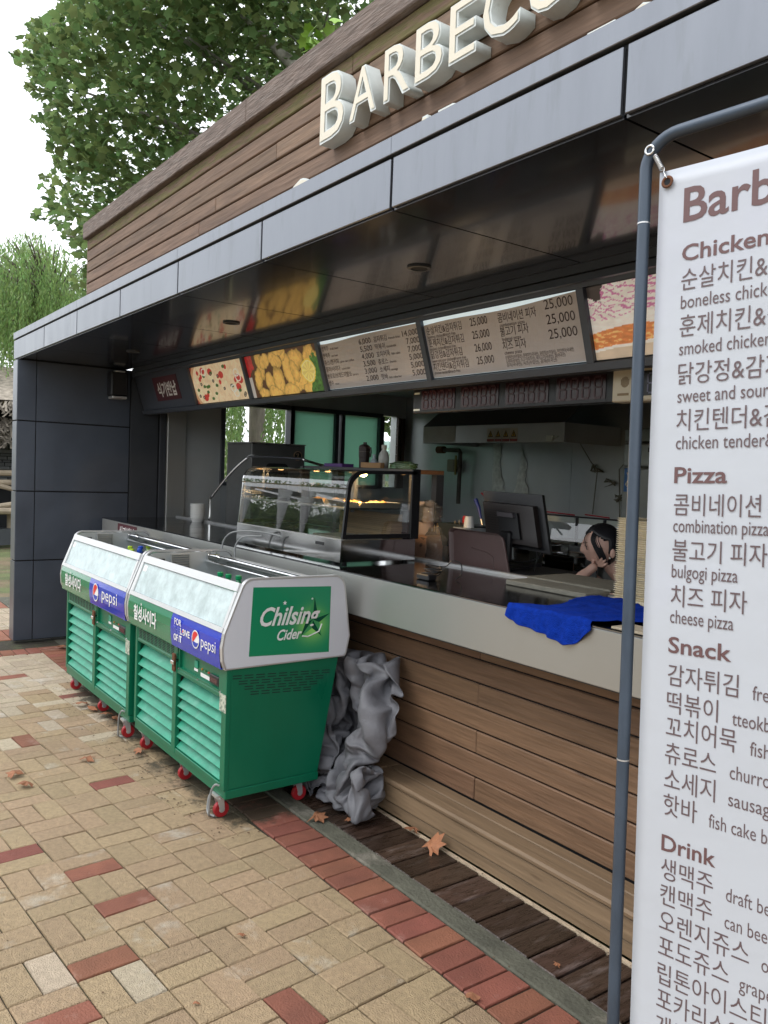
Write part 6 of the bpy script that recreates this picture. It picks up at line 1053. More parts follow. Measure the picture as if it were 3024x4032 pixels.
-14,14,15,0,3,1,-12,1,11,-21,-14,-8,-9,5,3,-27,24,33,12,11,7,-4,-2,7,-23,-34,-37,-21,-14,-3,13,10,5,7,-8,-4,3,3,256,-5,-9,-11,-2,6,14,-9,-15,-3,-7,-2,2,-11,2,9,6,0,-2,-6,-5,-8,17,-3,-17,13,13,-3,6,17,0,-12,10,-10,-17,-13,-7,10,-6,-25,26,27,10,12,7,1,1,14,-24,-40,-44,-22,-6,-5,10,20,11,8,-12,-13,6,3,252,0,-5,-17,-11,13,30,-12,-12,-7,-5,1,4,-9,-4,10,6,-10,-11,-2,5,-6,14,-6,-23,2,12,1,3,21,20,-12,-10,3,-11,-15,-6,11,-17,-20,26,23,3,12,13,7,5,14,-31,-51,-44,-19,5,5,8,19,14,8,-14,-15,8,4,262,-12,-2,-10,-14,11,34,-14,-12,-1,0,2,7,-8,-5,1,5,-13,
-9,-1,6,-2,8,-4,-22,-6,7,8,-7,6,27,4,-20,-2,2,-12,-4,10,-20,-19,18,27,10,6,12,10,12,-2,-36,-47,-34,-9,6,7,0,9,10,11,-4,-6,8,5,263,1,-7,-9,-14,5,29,-11,-11,3,8,5,5,-4,-3,-5,-3,-13,-6,4,7,0,2,-6,-20,-5,-2,5,-7,-7,21,10,-17,-12,12,-4,-6,8,-9,-17,13,17,13,14,11,13,10,-11,-44,-44,-13,-3,5,4,-1,3,0,5,10,3,3,10,278,-3,-6,-13,-19,4,28,0,-5,0,7,5,1,4,-1,-13,-8,-10,-10,7,7,5,5,-7,-19,-7,1,-5,-10,-11,7,6,-13,-15,11,5,-6,-1,7,2,9,5,16,14,13,13,-6,-11,-43,-34,1,-4,4,7,-1,2,2,-2,10,8,-3,4,299,-11,-7,-14,-23,-5,29,16,-7,1,0,2,
10,10,-5,-18,-16,-15,-11,3,11,17,10,-4,-23,-7,3,-9,-9,-18,-9,0,-11,-13,10,6,-3,-5,14,23,10,-6,19,14,10,2,-14,-3,-38,-19,4,-3,-3,7,7,0,4,-5,10,3,6,4,309,-4,-8,-11,-23,-19,20,24,0,6,0,-2,11,12,-18,-22,-20,-18,6,7,5,19,-2,3,-14,-10,5,-7,-10,-23,-22,-8,-3,-5,6,-1,-6,-2,17,35,18,-11,14,11,2,-5,-13,5,-26,-9,4,0,-7,5,6,-5,7,-2,4,8,10,5,326,-10,-6,-12,-21,-21,18,23,2,5,5,3,10,9,-24,-36,-28,-6,11,7,14,16,-17,10,0,-12,1,-5,-9,-20,-24,-15,-2,0,-5,2,-1,-2,14,35,23,-13,9,13,3,-13,-13,4,-10,-7,-5,5,-5,0,6,-7,6,1,1,16,9,4,343,-18,-12,-10,-14,-26,
16,26,8,1,5,9,13,-1,-22,-37,-38,0,9,7,23,14,-20,13,1,-10,1,-3,-9,-18,-23,-15,-5,-3,-3,0,2,-1,7,29,29,-6,2,14,1,-14,-7,2,-1,-7,-13,-1,5,-2,4,-4,-4,0,5,19,7,5,340,-8,-10,-10,-13,-29,12,29,13,-2,2,11,16,-1,-21,-40,-35,0,8,10,18,1,-15,17,-2,-3,-1,1,-8,-13,-24,-12,-4,-7,-5,0,4,-4,6,20,32,8,-4,1,1,-5,-1,-5,6,-5,-14,-8,8,5,-6,-1,-8,-1,10,12,7,7,336,2,-6,-10,-16,-23,6,22,12,9,4,5,17,3,-29,-29,-32,-7,-1,9,16,-3,-1,19,-4,2,-12,-3,1,-5,-28,-11,5,-11,-9,-3,7,0,4,17,27,19,-2,-8,-1,3,-5,-9,7,-3,-12,-5,0,5,2,2,-8,-4,2,7,15,10,
337,6,-1,-8,-15,-16,0,19,11,11,9,6,13,-2,-29,-20,-26,-11,-9,2,13,9,2,14,-2,1,-12,-4,5,-4,-29,-20,9,-1,-12,-1,2,2,3,17,17,24,7,-11,-7,6,0,-11,0,4,-9,-4,-1,1,5,3,-6,-7,-3,7,18,3,355,-4,5,-5,-13,-13,-7,17,14,10,8,9,11,-12,-23,-11,-21,-15,-14,-2,11,16,4,7,-3,3,-10,-9,6,1,-23,-30,-2,11,-11,6,1,1,1,16,11,24,14,-12,-9,4,5,-12,-10,11,-3,-4,2,-1,2,6,-3,-9,-6,8,16,4,375,-11,2,0,-10,-11,-9,6,18,14,8,10,7,-19,-17,-7,-17,-16,-16,-5,8,15,11,5,-4,5,-12,-11,-3,9,-16,-30,-13,15,-7,12,1,1,-2,11,14,18,17,-10,-7,0,4,-15,-17,11,11,-3,6,1,1,6,
-1,-11,-8,7,12,10,379,0,1,4,-8,-12,-7,-3,12,15,11,7,7,-13,-12,-14,-13,-20,-9,-6,2,12,15,7,-8,-1,-11,-15,-13,8,2,-20,-19,6,4,17,5,-1,-6,7,18,10,21,-9,-7,2,2,-18,-24,-4,17,13,9,5,3,6,0,-13,-9,3,-4,-3,398,-10,-7,6,8,-11,-5,-5,4,14,13,2,2,-7,-4,-17,-11,-21,-12,-5,5,5,16,4,-10,-17,-10,-7,-12,-2,19,-10,-20,-3,13,19,8,0,-15,6,27,4,19,-8,-3,4,1,-19,-31,-13,14,24,13,8,6,7,1,-13,-9,1,-9,-10,420,-16,-6,2,7,-2,-3,-5,1,10,11,3,-1,-9,1,-12,-16,-21,-19,-12,6,13,14,4,-21,-20,-11,-8,-6,9,20,-11,-12,-2,13,20,1,-3,-14,9,31,5,12,-2,-4,-2,1,-11,-34,-12,
11,20,16,8,9,9,3,-12,-8,0,-6,-10,441,-15,-11,-1,4,4,1,-4,-2,3,9,6,3,-12,3,-8,-17,-27,-23,-9,6,17,13,-1,-18,-20,-9,-11,-3,9,11,-1,-8,-1,11,18,-1,-9,-8,9,26,13,5,-2,-4,-2,-6,-11,-24,-9,9,17,15,5,8,8,5,-5,-3,0,-6,-9,463,-19,-12,-5,2,7,7,-3,-5,-1,7,4,6,-7,1,-4,-23,-33,-19,-7,6,18,16,-8,-17,-11,-11,-9,-3,5,6,2,-4,-1,6,5,4,-3,-3,8,22,15,6,-2,-10,-6,-3,-10,-21,-7,8,8,11,1,9,12,14,3,-2,2,-6,-8,475,-17,-12,-5,2,12,8,-3,-7,-4,6,1,6,0,2,-6,-29,-39,-17,0,5,15,22,-4,-16,-11,-12,-8,-2,1,4,-5,0,1,5,4,5,3,0,0,18,12,4,4,
-10,-4,-1,-6,-19,-14,7,3,4,-2,3,15,18,17,4,3,-5,-13,483,-14,-12,0,6,13,8,-3,-6,-8,2,6,2,1,5,-12,-33,-36,-19,3,6,7,22,11,-13,-20,-13,-10,-2,4,2,-8,3,4,4,7,-2,6,4,-3,17,13,1,1,-6,-6,-2,1,-12,-22,5,7,-3,-10,-3,15,22,26,9,6,-6,-16,498,-19,-10,4,9,11,8,1,-5,-9,-3,4,4,4,3,-21,-28,-31,-22,-6,9,3,10,26,-2,-23,-11,-9,-7,1,7,-5,2,-1,5,12,-5,0,8,-1,16,15,0,-2,-3,-5,-2,-5,-4,-24,6,9,-9,-13,-4,5,20,24,20,14,-7,-14,511,-14,-13,0,10,7,4,14,-1,-13,-8,4,4,5,1,-19,-24,-29,-27,-12,-1,9,3,24,6,-12,-14,-7,-3,-5,5,2,0,1,7,11,-6,-5,
6,5,14,16,-2,-7,6,-9,3,-3,-10,-25,11,10,-15,-14,-7,-4,15,26,30,21,-7,-5,535,-19,-14,-8,4,3,2,27,8,-14,-10,-6,3,6,-2,-11,-18,-32,-32,-14,-7,8,7,11,7,5,-16,-13,6,2,-5,7,4,2,9,9,-7,-1,4,4,8,7,6,-5,1,-12,-1,7,-8,-23,11,12,-17,-20,-7,-10,7,34,37,27,-6,1,547,-20,-15,-12,-7,3,15,29,15,-9,-10,-9,-4,-5,-2,-12,-11,-41,-24,-3,-7,1,4,-3,15,11,-12,-15,0,4,-1,10,9,4,9,6,-10,5,5,4,7,4,2,-3,1,-8,-5,3,-3,-21,3,11,-15,-28,-12,-6,8,39,40,29,-1,7,563,-29,-19,-7,-7,-4,20,22,26,2,-13,-18,-8,-10,-4,-12,-8,-41,-12,4,-7,-7,-2,-8,12,20,-9,-11,2,-2,4,12,
11,5,7,5,-11,4,7,5,10,4,-4,-7,-2,1,-6,-4,2,-15,-9,-2,-7,-30,-18,-1,20,36,40,25,8,13,567,-25,-24,-12,-2,0,10,22,37,10,-18,-20,-7,-10,-14,-4,-11,-40,-2,2,-5,-6,-9,-6,6,24,-8,-3,5,-2,3,8,8,7,6,4,-9,2,8,9,12,0,-5,-10,-7,4,-1,-7,4,-9,-14,-19,-8,-23,-14,3,20,29,34,33,14,16,554,-5,-21,-8,-7,-2,3,26,43,10,-23,-18,-12,-7,-13,-1,-15,-35,6,-1,-3,-7,-10,-5,5,22,-8,1,5,3,3,5,-4,13,11,4,-7,0,8,11,11,-3,-2,-13,-7,-1,4,-4,3,-9,-21,-21,-13,-16,-5,-1,13,25,30,34,26,22,543,11,-12,-5,-9,-3,-2,27,45,8,-30,-15,-11,-9,-8,-4,-13,-31,10,-7,0,-9,-7,0,1,15,
1,0,3,8,2,4,-7,10,17,6,-6,-5,7,12,13,-3,-1,-13,-12,-1,0,2,4,-9,-27,-17,-17,-17,3,-5,7,23,30,35,33,28,544,11,2,-5,-8,-5,-1,26,40,4,-33,-16,1,-7,-11,-8,-12,-26,10,-15,-1,1,-1,0,-7,11,8,2,2,9,3,2,-9,4,21,13,-3,-9,1,10,12,2,1,-11,-10,-4,-4,4,8,-10,-28,-18,-19,-23,2,5,3,17,33,37,33,31,564,-5,12,-4,-6,-8,2,22,31,4,-31,-15,9,-5,-13,-11,-13,-22,11,-10,-6,3,2,-1,-14,8,10,6,4,8,5,1,-8,-1,17,18,4,-11,-9,7,11,11,4,-9,-10,-3,-5,1,9,-11,-26,-27,-15,-24,-1,11,4,13,34,37,30,31,581,-9,9,1,-6,-10,3,17,23,1,-22,-12,10,-2,-12,-12,-11,-23,8,2,
-9,-2,3,0,-15,2,8,11,3,10,7,0,-5,-6,6,24,10,-15,-14,-2,11,22,15,-5,-11,-10,0,-2,3,-5,-28,-29,-16,-23,0,10,10,8,31,33,29,36,597,-10,-5,10,-3,-8,1,14,17,1,-12,-15,2,5,-6,-10,-10,-20,-4,10,-7,-4,1,-3,-10,-6,6,13,8,9,7,2,-3,-3,-3,23,11,-23,-16,-8,13,27,23,4,-10,-12,-2,-3,-1,-3,-28,-25,-20,-19,-2,9,12,7,24,30,33,35,615,-7,-15,5,4,-6,-1,10,16,5,-7,-19,-6,2,7,-4,-14,-14,-10,5,-1,-7,1,0,-10,-8,2,7,12,0,-2,11,12,2,-4,19,5,-24,-13,-9,10,25,17,13,-5,-10,-2,-7,0,-7,-24,-17,-19,-17,-7,5,8,11,23,31,35,32,632,-3,-18,-5,10,-2,-3,9,12,9,-6,-16,-8,-3,
7,3,-11,-12,-13,3,0,-7,1,-1,-12,-6,3,6,4,-1,1,10,16,7,-5,12,4,-19,-14,-9,5,24,-1,15,12,-9,-4,-7,-2,-10,-16,-7,-18,-17,-11,3,7,10,23,30,32,27,648,-2,-16,-11,7,3,-1,5,6,4,5,-11,-7,-10,1,9,-7,-6,-13,2,-1,-9,1,-1,-11,-5,4,4,0,0,5,5,10,17,-3,-5,6,-9,-15,-9,-2,27,-5,4,24,-2,-8,-6,-5,-9,-11,-3,-13,-18,-12,0,6,10,21,28,27,23,662,1,-14,-12,-1,3,5,3,-1,-7,21,-6,-12,-10,-8,8,5,2,-12,-1,-2,-13,0,5,-9,-7,5,1,-3,4,6,3,9,17,1,-11,4,-9,-17,-8,-3,23,0,-6,17,15,-4,-6,-2,-6,-16,-9,-5,-14,-13,-2,6,9,14,23,27,21,667,13,-10,-14,-5,0,6,4,
-6,-15,30,-3,-20,-10,-9,8,18,6,-11,-2,-4,-15,-3,8,-7,-6,4,1,-2,2,6,5,7,14,5,-11,-3,-12,-14,-6,-5,16,7,-5,5,18,5,1,0,-9,-17,-15,2,-13,-11,-3,4,6,7,22,22,15,659,28,-1,-16,-6,4,6,2,-20,-16,33,3,-14,-12,-9,5,21,12,-8,-4,-5,-14,-6,3,-1,-5,0,3,2,-1,5,5,6,16,4,-13,-5,-15,-15,1,-4,-1,17,2,0,19,7,-2,5,-8,-21,-16,3,-10,-8,-3,4,4,1,21,20,22,658,22,7,-4,-6,8,3,-10,-21,-10,19,2,0,-5,-5,1,19,15,-6,-3,-8,-9,-6,-6,5,-3,-6,4,5,2,2,6,6,16,-1,-14,0,-12,-19,-3,3,-5,9,12,-3,19,9,-2,3,-7,-21,-13,0,-8,-4,-2,4,5,-6,15,18,13,664,9,
7,5,1,-2,-6,-7,-8,-6,-5,-1,2,6,8,9,9,6,4,0,-3,-6,-8,-7,-7,-4,-1,2,5,8,8,6,5,1,-2,-6,-8,-9,-8,-7,-4,0,3,6,8,7,6,4,0,-3,-7,-8,-9,-8,-6,-3,1,4,7,8,7,6,)
def tarp():
    q = np.cumsum(np.array(COVER).reshape(3, 70, 62), 2)
    V = np.moveaxis(q, 0, -1).reshape(-1, 3)*.001+np.array([-3.4875, 2.0264, 0.0103])
    nu, nv = 62, 70
    i = np.arange(nu-1)[None]+np.arange(nv-1)[:, None]*nu; F = np.stack([i, i+1, i+nu+1, i+nu], -1).reshape(-1, 4)
    o = np_mesh('grey_cover', V, F, tarpm); o.data.shade_smooth()
    sb = o.modifiers.new('smooth', 'SUBSURF'); sb.levels = 2; sb.render_levels = 2
    sd = o.modifiers.new('thick', 'SOLIDIFY'); sd.thickness = .0016
    tag(o, 'crumpled grey fabric cover stuffed between the near cooler and wood wall', 'cover')
tarp()

# ================================================================== BLUE CLOTH
def cloth():
    top = [(-2.20, 2.225), (-2.155, 2.29), (-2.10, 2.33), (-2.11, 2.44), (-2.19, 2.60), (-2.17, 2.72), (-2.08, 2.745), (-1.97, 2.70), (-1.86, 2.63), (-1.70, 2.50), (-1.68, 2.40), (-1.75, 2.31), (-1.80, 2.225)]
    bm = bmesh.new()
    # fill the outline by a warped grid: columns along the front edge
    n, m = 90, 60
    Pp = np.array(top); L_ = Pp[:7]; R_ = Pp[::-1][:7]
    def curve(A, t):
        d = np.r_[0, np.cumsum(np.hypot(*np.diff(A, axis=0).T))]; d /= d[-1]; return np.stack([np.interp(t, d, A[:, 0]), np.interp(t, d, A[:, 1])], -1)
    t = np.linspace(0, 1, m); l = curve(L_, t); r = curve(R_, t); u = np.linspace(0, 1, n)[None, :, None]
    G = l[:, None]*(1-u)+r[:, None]*u
    x, y = G[..., 0], G[..., 1]
    fold = np.abs(np.mod(x*9+fbm(x*5, y*6, 3)*2.2-y*3, 1)-.5)
    z = 1.113+.006*fbm(x*18, y*22, 1)+.014*np.clip(.25-fold, 0, 1)*(1+fbm(x*8, y*8, 5))
    rr = np.exp(-((y-2.50)/.012)**2)*np.exp(-((x+1.98)/.07)**2); z += .010*rr
    top_ = np.stack([x, y, z], -1)
    # drop over the front edge
    k = 26; h = np.interp(np.linspace(-2.20, -1.80, n), [-2.20, -2.17, -2.12, -2.01, -1.90, -1.87, -1.80], [.035, .05, .062, .075, .095, .085, .02])
    v = np.linspace(0, 1, k)[:, None]; xs = x[0][None]+.012*v*np.sin(x[0][None]*30); ang = np.clip(v*h/ .02, 0, 1.57)
    ys = 2.2185-.004-.012*np.sin(np.linspace(0, 1, n)[None]*34+1)*v*.6-.006*fbm(xs*30, v*4, 2); zs = 1.108-v*h[None]
    drop = np.stack([np.broadcast_to(xs, zs.shape), ys+.006*(1-v), zs], -1)[::-1]
    V = np.vstack([drop.reshape(-1, 3), top_.reshape(-1, 3)]); nr = k+m
    i = np.arange(n-1)[None]+np.arange(nr-1)[:, None]*n; F = np.stack([i, i+1, i+n+1, i+n], -1).reshape(-1, 4)
    o = np_mesh('cleaning_cloth', V, F, bluecl); o.data.shade_smooth(); sd = o.modifiers.new('thick', 'SOLIDIFY'); sd.thickness = .002; sd.offset = 1
    tag(o, 'bright blue microfibre cloth draped over the front edge of the steel counter', 'cloth')
cloth()
# ================================================================== HEATED DISPLAY CASE
clear = glass('clear_glass', (.93, .96, .95), 1.25)
def display_case():
    x0, x1, yf, yb, zb, zt = -4.775, -3.546, 2.330, 2.825, 1.107, 1.612
    D = thing('display_case', 'curved glass food warmer with a steel base and a lit lamp', 'display case', (-4.16, 2.58, 1.1))
    for x in (x0+.04, x1-.04):
        for y in (yf+.05, yb-.04): MB().lathe([(.014, 1.1045), (.016, 1.116)], (x, y, 0), 10).build('foot', black, D)
    MB().prism([(x0, yf-.005, 1.116), (x0, yf+.007, 1.116), (x0, yf+.012, 1.232), (x0, yf, 1.232)][::-1], (x1-x0, 0, 0)).box((x1-.010, yf+.0125, 1.116), (x1, yb, 1.232)).box((x0, yf+.0125, 1.116), (x0+.01, yb, 1.232)).box((x0+.0105, yf+.0125, 1.222), (x1-.0105, yb, 1.230)).build('base', mirror, D)
    MB().box((x0, yf-.002, 1.2322), (x1, yf+.012, 1.238)).build('base_trim', alu, D)
    MB().prism([(-3.80, yf-.0035, 1.192), (-3.80, yf-.002, 1.192), (-3.80, yf-.0015, 1.208), (-3.80, yf-.003, 1.208)], (.085, 0, 0)).build('nameplate', black, D)
    # side profile: leans back, rounded shoulder
    prof = [(yf+.004, 1.239)]+[(yf+.028, 1.50)]+arc((yf+.125, 1.505), .098, 178, 92, 8)+[(yb-.02, 1.610)]
    n = len(prof); vs = []; 
    # bent front glass
    def sheet(pr, a, b_, name, m, th=.0):
        mb = MB()
        for (p, q) in zip(pr, pr[1:]): mb.add([(a, *p), (b_, *p), (b_, *q), (a, *q)], [(0, 1, 2, 3)])
        return mb.build(name, m, D, True)
    sheet(prof[:8], x0+.012, x1-.012, 'front_glass', clear)
    sheet(prof[7:], x0+.012, x1-.012, 'top_glass', clear)
    for x, nm in ((x1-.006, 'side_glass'), (x0+.006, 'side_glass')):
        MB().add([(x, p[0]+.006, p[1]-.006 if k > 3 else p[1]) for k, p in enumerate(prof)]+[(x, yb-.02, 1.239)], [tuple(range(n+1))]).build(nm, clear, D)
    # black bent frames at both ends
    for x, wd, mm in ((x1-.012, .016, black), (x0-.002, .012, chrome)):
        mb = MB(); inn = [(p[0]+.020, p[1]+(.0 if k < 2 else -.018)) for k, p in enumerate(prof)]
        for k in range(n-1):
            a, b_, c, d = prof[k], prof[k+1], inn[k+1], inn[k]
            mb.prism([(x, *a), (x, *b_), (x, *c), (x, *d)], (wd, 0, 0))
        mb.box((x, yf+.026, 1.239), (x+wd, yb-.041, 1.262)); mb.build('end_frame', mm, D)
    MB().box((x1-.03, yb-.040, 1.2325), (x1+.004, yb+.02, 1.622), .003).build('rear_post', black, D); MB().box((x0-.002, yb-.040, 1.2325), (x0+.03, yb+.02, 1.622), .003).build('rear_post', black, D)
    MB().box((x0+.031, yb-.03, 1.598), (x1-.031, yb+.02, 1.622), .002).box((x0+.031, yb-.01, 1.2325), (x1-.031, yb, 1.262)).build('rear_frame', black, D)
    for a, b_ in ((x0+.03, -4.17), (-4.19, x1-.03)): MB().add([(a, yb-.005+(.01 if a > -4.3 else 0), 1.262), (b_, yb-.005+(.01 if a > -4.3 else 0), 1.262), (b_, yb-.005+(.01 if a > -4.3 else 0), 1.598), (a, yb-.005+(.01 if a > -4.3 else 0), 1.598)], [(0, 1, 2, 3)]).build('sliding_glass', clear, D)
    MB().box((-4.195, yb-.01, 1.262), (-4.165, yb+.008, 1.598)).build('slide_stile', alu, D)
    # shelf
    MB().box((x0+.02, yf+.05, 1.395), (x1-.02, yb-.05, 1.401)).build('shelf_glass', glass('shelf_glass', (.82, .90, .87), 1.2), D)
    for x in (x0+.1, x1-.14, x1-.02-.04): MB().box((x, yf+.09, 1.378), (x+.006, yf+.11, 1.395)).build('shelf_clip', chrome, D)
    MB().box((x0+.02, yf+.035, 1.392), (x1-.02, yf+.049, 1.404), .002).build('shelf_edge', alu, D)
    MB().lathe([(.028, 1.60), (.032, 1.592), (.030, 1.588)], (-3.66, 2.53, 0), 18).build('lamp_housing', chrome, D)
    lampm = M('lamp_glow', (1, .8, .5), .4, emis=(1, .62, .25), estr=22, var=0)
    MB().lathe([(.026, 1.5878), (.020, 1.574), (.006, 1.570)], (-3.66, 2.53, 0), 16).build('lamp', lampm, D, True)
    for x in (-4.05, -4.18, -4.62): 
        MB().lathe([(.024, 1.60), (.022, 1.592)], (x, 2.55, 0), 14).build('lamp_housing', chrome, D); MB().lathe([(.020, 1.5918), (.012, 1.586)], (x, 2.55, 0), 12).build('lamp', M('lamp_dim', (1, .7, .4), .4, emis=(1, .5, .18), estr=3, var=0), D)
    ld = bpy.data.lights.new('warmer_lamp_light', 'POINT'); ld.energy = 8; ld.color = (1, .66, .34); ld.shadow_soft_size = .03
    lo = bpy.data.objects.new('warmer_lamp_light', ld); C.objects.link(lo); lo.location = (-3.66, 2.53, 1.555)
    # things in the case
    for (x, y, w, d, z, lab) in ((-3.74, 2.60, .30, .26, 1.4015, 'steel tray of glowing fried food on the glass shelf at the lamp end'), (-4.15, 2.62, .30, .24, 1.4015, 'steel tray on the middle of the glass shelf')):
        t = thing('food_tray', lab, 'tray', (x, y, z))
        MB().box((x-w/2, y-d/2, z), (x+w/2, y+d/2, z+.003)).prism([(x-w/2, y-d/2, z), (x-w/2, y-d/2+.003, z), (x-w/2, y-d/2-.012, z+.03), (x-w/2, y-d/2-.016, z+.03)], (w, 0, 0)).prism([(x+w/2, y-d/2, z), (x+w/2-.003, y-d/2, z), (x+w/2+.012, y-d/2, z+.03), (x+w/2+.016, y-d/2, z+.03)], (0, d, 0)).prism([(x-w/2, y+d/2, z), (x-w/2, y+d/2-.003, z), (x-w/2, y+d/2+.012, z+.03), (x-w/2, y+d/2+.016, z+.03)], (w, 0, 0)).build('tray', steel, t)
        rr = random.Random(int(z*10+x*100)); fd = M('fried_food', (.55, .30, .10), .6, var=.3, vscale=40, pobj=.2)
        for k in range(14 if x > -4 else 6):
            px, py, s = x+rr.uniform(-w/2+.03, w/2-.03), y+rr.uniform(-d/2+.03, d/2-.03), rr.uniform(.018, .03)
            bm = bmesh.new(); bmesh.ops.create_icosphere(bm, subdivisions=1, radius=s)
            for v in bm.verts: v.co = Vector((px, py, z+.018))+Vector((v.co.x*rr.uniform(.8, 1.4), v.co.y*rr.uniform(.8, 1.3), v.co.z*rr.uniform(.5, .9)))
            me = bpy.data.meshes.new('food_piece'); bm.to_mesh(me); bm.free(); link('food_piece', me, fd, t)
    q = MB().box((-3.95, 2.40, 1.2305), (-3.62, 2.62, 1.238)).box((-3.85, 2.64, 1.2305), (-3.6, 2.78, 1.240), .002)
    tag(q.build('baking_paper', M('used_paper', (.5, .46, .40), .7, var=.3, vscale=20)), 'flat sheets of used baking paper on the floor of the glass warmer', 'paper')
display_case()
t = thing('reflection_stack', 'added tan layers imitating a banded reflection, lower rear of the lit warmer', 'paper', (-3.85, 2.72, 1.24)); sl = M('tan_band', (.50, .34, .19), .7, pobj=.15)
for k in range(13): MB().box((-4.12+random.uniform(-.004, .004), 2.69+random.uniform(-.003, .003), 1.2305+.0105*k), (-3.60+random.uniform(-.004, .004), 2.77, 1.2305+.0105*k+.0085)).build('tan_layer', sl, t)  # layers added to imitate a banded reflection in the side glass

# ================================================================== THINGS ON AND BEHIND THE COUNTER
def stackcups(name, label, cat, x, y, z, r, n, dz, m, part='cup'):
    t = thing(name, label, cat, (x, y, z)); base = MB().lathe([(r*.72, 0), (r*.97, dz*4.5), (r, dz*4.5), (r, dz*4.5+.003)], (0, 0, 0), 20).mesh(part)
    base.materials.append(m)
    for k in range(n):
        o = bpy.data.objects.new(part, base); C.objects.link(o); o.parent = t; o.location = (random.uniform(-.0008, .0008), random.uniform(-.0008, .0008), dz*k)
    return t
cupm = M('white_paper_cup', (.72, .72, .70), .5, var=.05)
def bowlstack():
    t = thing('bowl_stack', 'short stack of white paper bowls at the far end of the counter', 'bowls', (-6.62, 2.85, 1.105))
    base = MB().lathe([(.045, 0), (.060, .035), (.066, .036), (.066, .041), (.058, .041)], (0, 0, 0), 22).mesh('bowl'); base.materials.append(cupm)
    for k in range(9):
        o = bpy.data.objects.new('bowl', base); C.objects.link(o); o.parent = t; o.location = (random.uniform(-.001, .001), 0, .0145*k)
bowlstack()
stackcups('cup_stack', 'tall stack of pinkish paper bowls wrapped in clear film beside the warmer', 'cups', -4.02, 3.28, 1.10, .062, 22, .0125, M('pinkish_cup', (.62, .50, .45), .5, var=.06))
film = glass('thin_film', (.9, .9, .9), 1.2, .25, (.6, .6, .6))
def bag(cx, cy, z0, w, d, h, name, label, m=film, seed=1, inner=None):
    t = MB(); nn, mm = 30, 26
    u, v = np.meshgrid(np.linspace(0, 1, nn), np.linspace(0, 1, mm)); a = 2*np.pi*u
    n1 = fbm(u*9+seed, v*7, seed); n2 = fbm(np.cos(a)*3+9, np.sin(a)*3+v*6, seed+3)
    rr = (1-.55*np.clip((v-.72)/.28, 0, 1)**.6)*(1+.35*(n2-.5)+.15*(n1-.5))
    V = np.stack([cx+w*rr*np.cos(a), cy+d*rr*np.sin(a), z0+h*v*(1+.12*(n2-.5))], -1); V[:, -1] = V[:, 0]
    V = V.reshape(-1, 3); i = np.arange(nn-1)[None]+np.arange(mm-1)[:, None]*nn; F = np.stack([i, i+1, i+nn+1, i+nn], -1).reshape(-1, 4)
    o = np_mesh(name, V, F, m); tag(o, label, 'bag')
bag(-3.965, 3.27, 1.30, .085, .075, .13, 'plastic_film', 'crumpled clear film gathered over the tall bowl stack', seed=3)
bx = MB().box((-3.97, 3.16, 1.02), (-3.86, 3.30, 1.215), .004); tag(bx.build('paper_bundle', M('peach_paper', (.62, .36, .24), .6, var=.1)), 'peach coloured paper bundle inside a clear bag by the warmer', 'paper')
bx = MB().box((-4.09, 3.18, 1.02), (-3.99, 3.30, 1.16), .002); tag(bx.build('cardboard_box', M('cardboard', (.28, .17, .10), .8)), 'small brown cardboard box between bowl stack and counter edge', 'box')
bag(-3.87, 3.24, 1.02, .11, .08, .25, 'plastic_bag', 'clear plastic bag around peach paper next to the brown tray', seed=5)
# brown tray standing on its edge
def tray():
    y = 3.0; out = [(-3.437, 1.05), (-2.952, 1.05), (-3.018, 1.262)]+[(-3.030, 1.28), (-3.055, 1.293), (-3.08, 1.298)]+[(-3.42, 1.303), (-3.447, 1.298), (-3.462, 1.28)]
    T_ = thing('serving_tray', 'brown plastic serving tray standing upright behind the counter', 'tray', (-3.2, 3.0, 1.05))
    c = (sum(p[0] for p in out)/len(out), sum(p[1] for p in out)/len(out)); m = MB()
    sc_ = lambda f, yy: [(c[0]+(p[0]-c[0])*f, yy, c[1]+(p[1]-c[1])*f) for p in out]
    rings = [sc_(1., y), sc_(.995, y-.008), sc_(.965, y-.010), sc_(.93, y-.002), sc_(.90, y+.010)]
    n = len(out); vs = sum(rings, []); fs = []
    for k in range(len(rings)-1):
        for i in range(n): fs.append((k*n+i, k*n+(i+1) % n, (k+1)*n+(i+1) % n, (k+1)*n+i))
    fs.append(tuple((len(rings)-1)*n+i for i in range(n)))
    m.add(vs, fs); o = m.build('tray_body', traym, T_); sd = o.modifiers.new('t', 'SOLIDIFY'); sd.thickness = .004
    MB().tube([(-3.28, y+.0085, 1.205), (-3.15, y+.0085, 1.19), (-3.11, y+.0085, 1.17), (-3.10, y+.0085, 1.11)], .0022, 5).build('rim_groove', traym, T_)
tray()
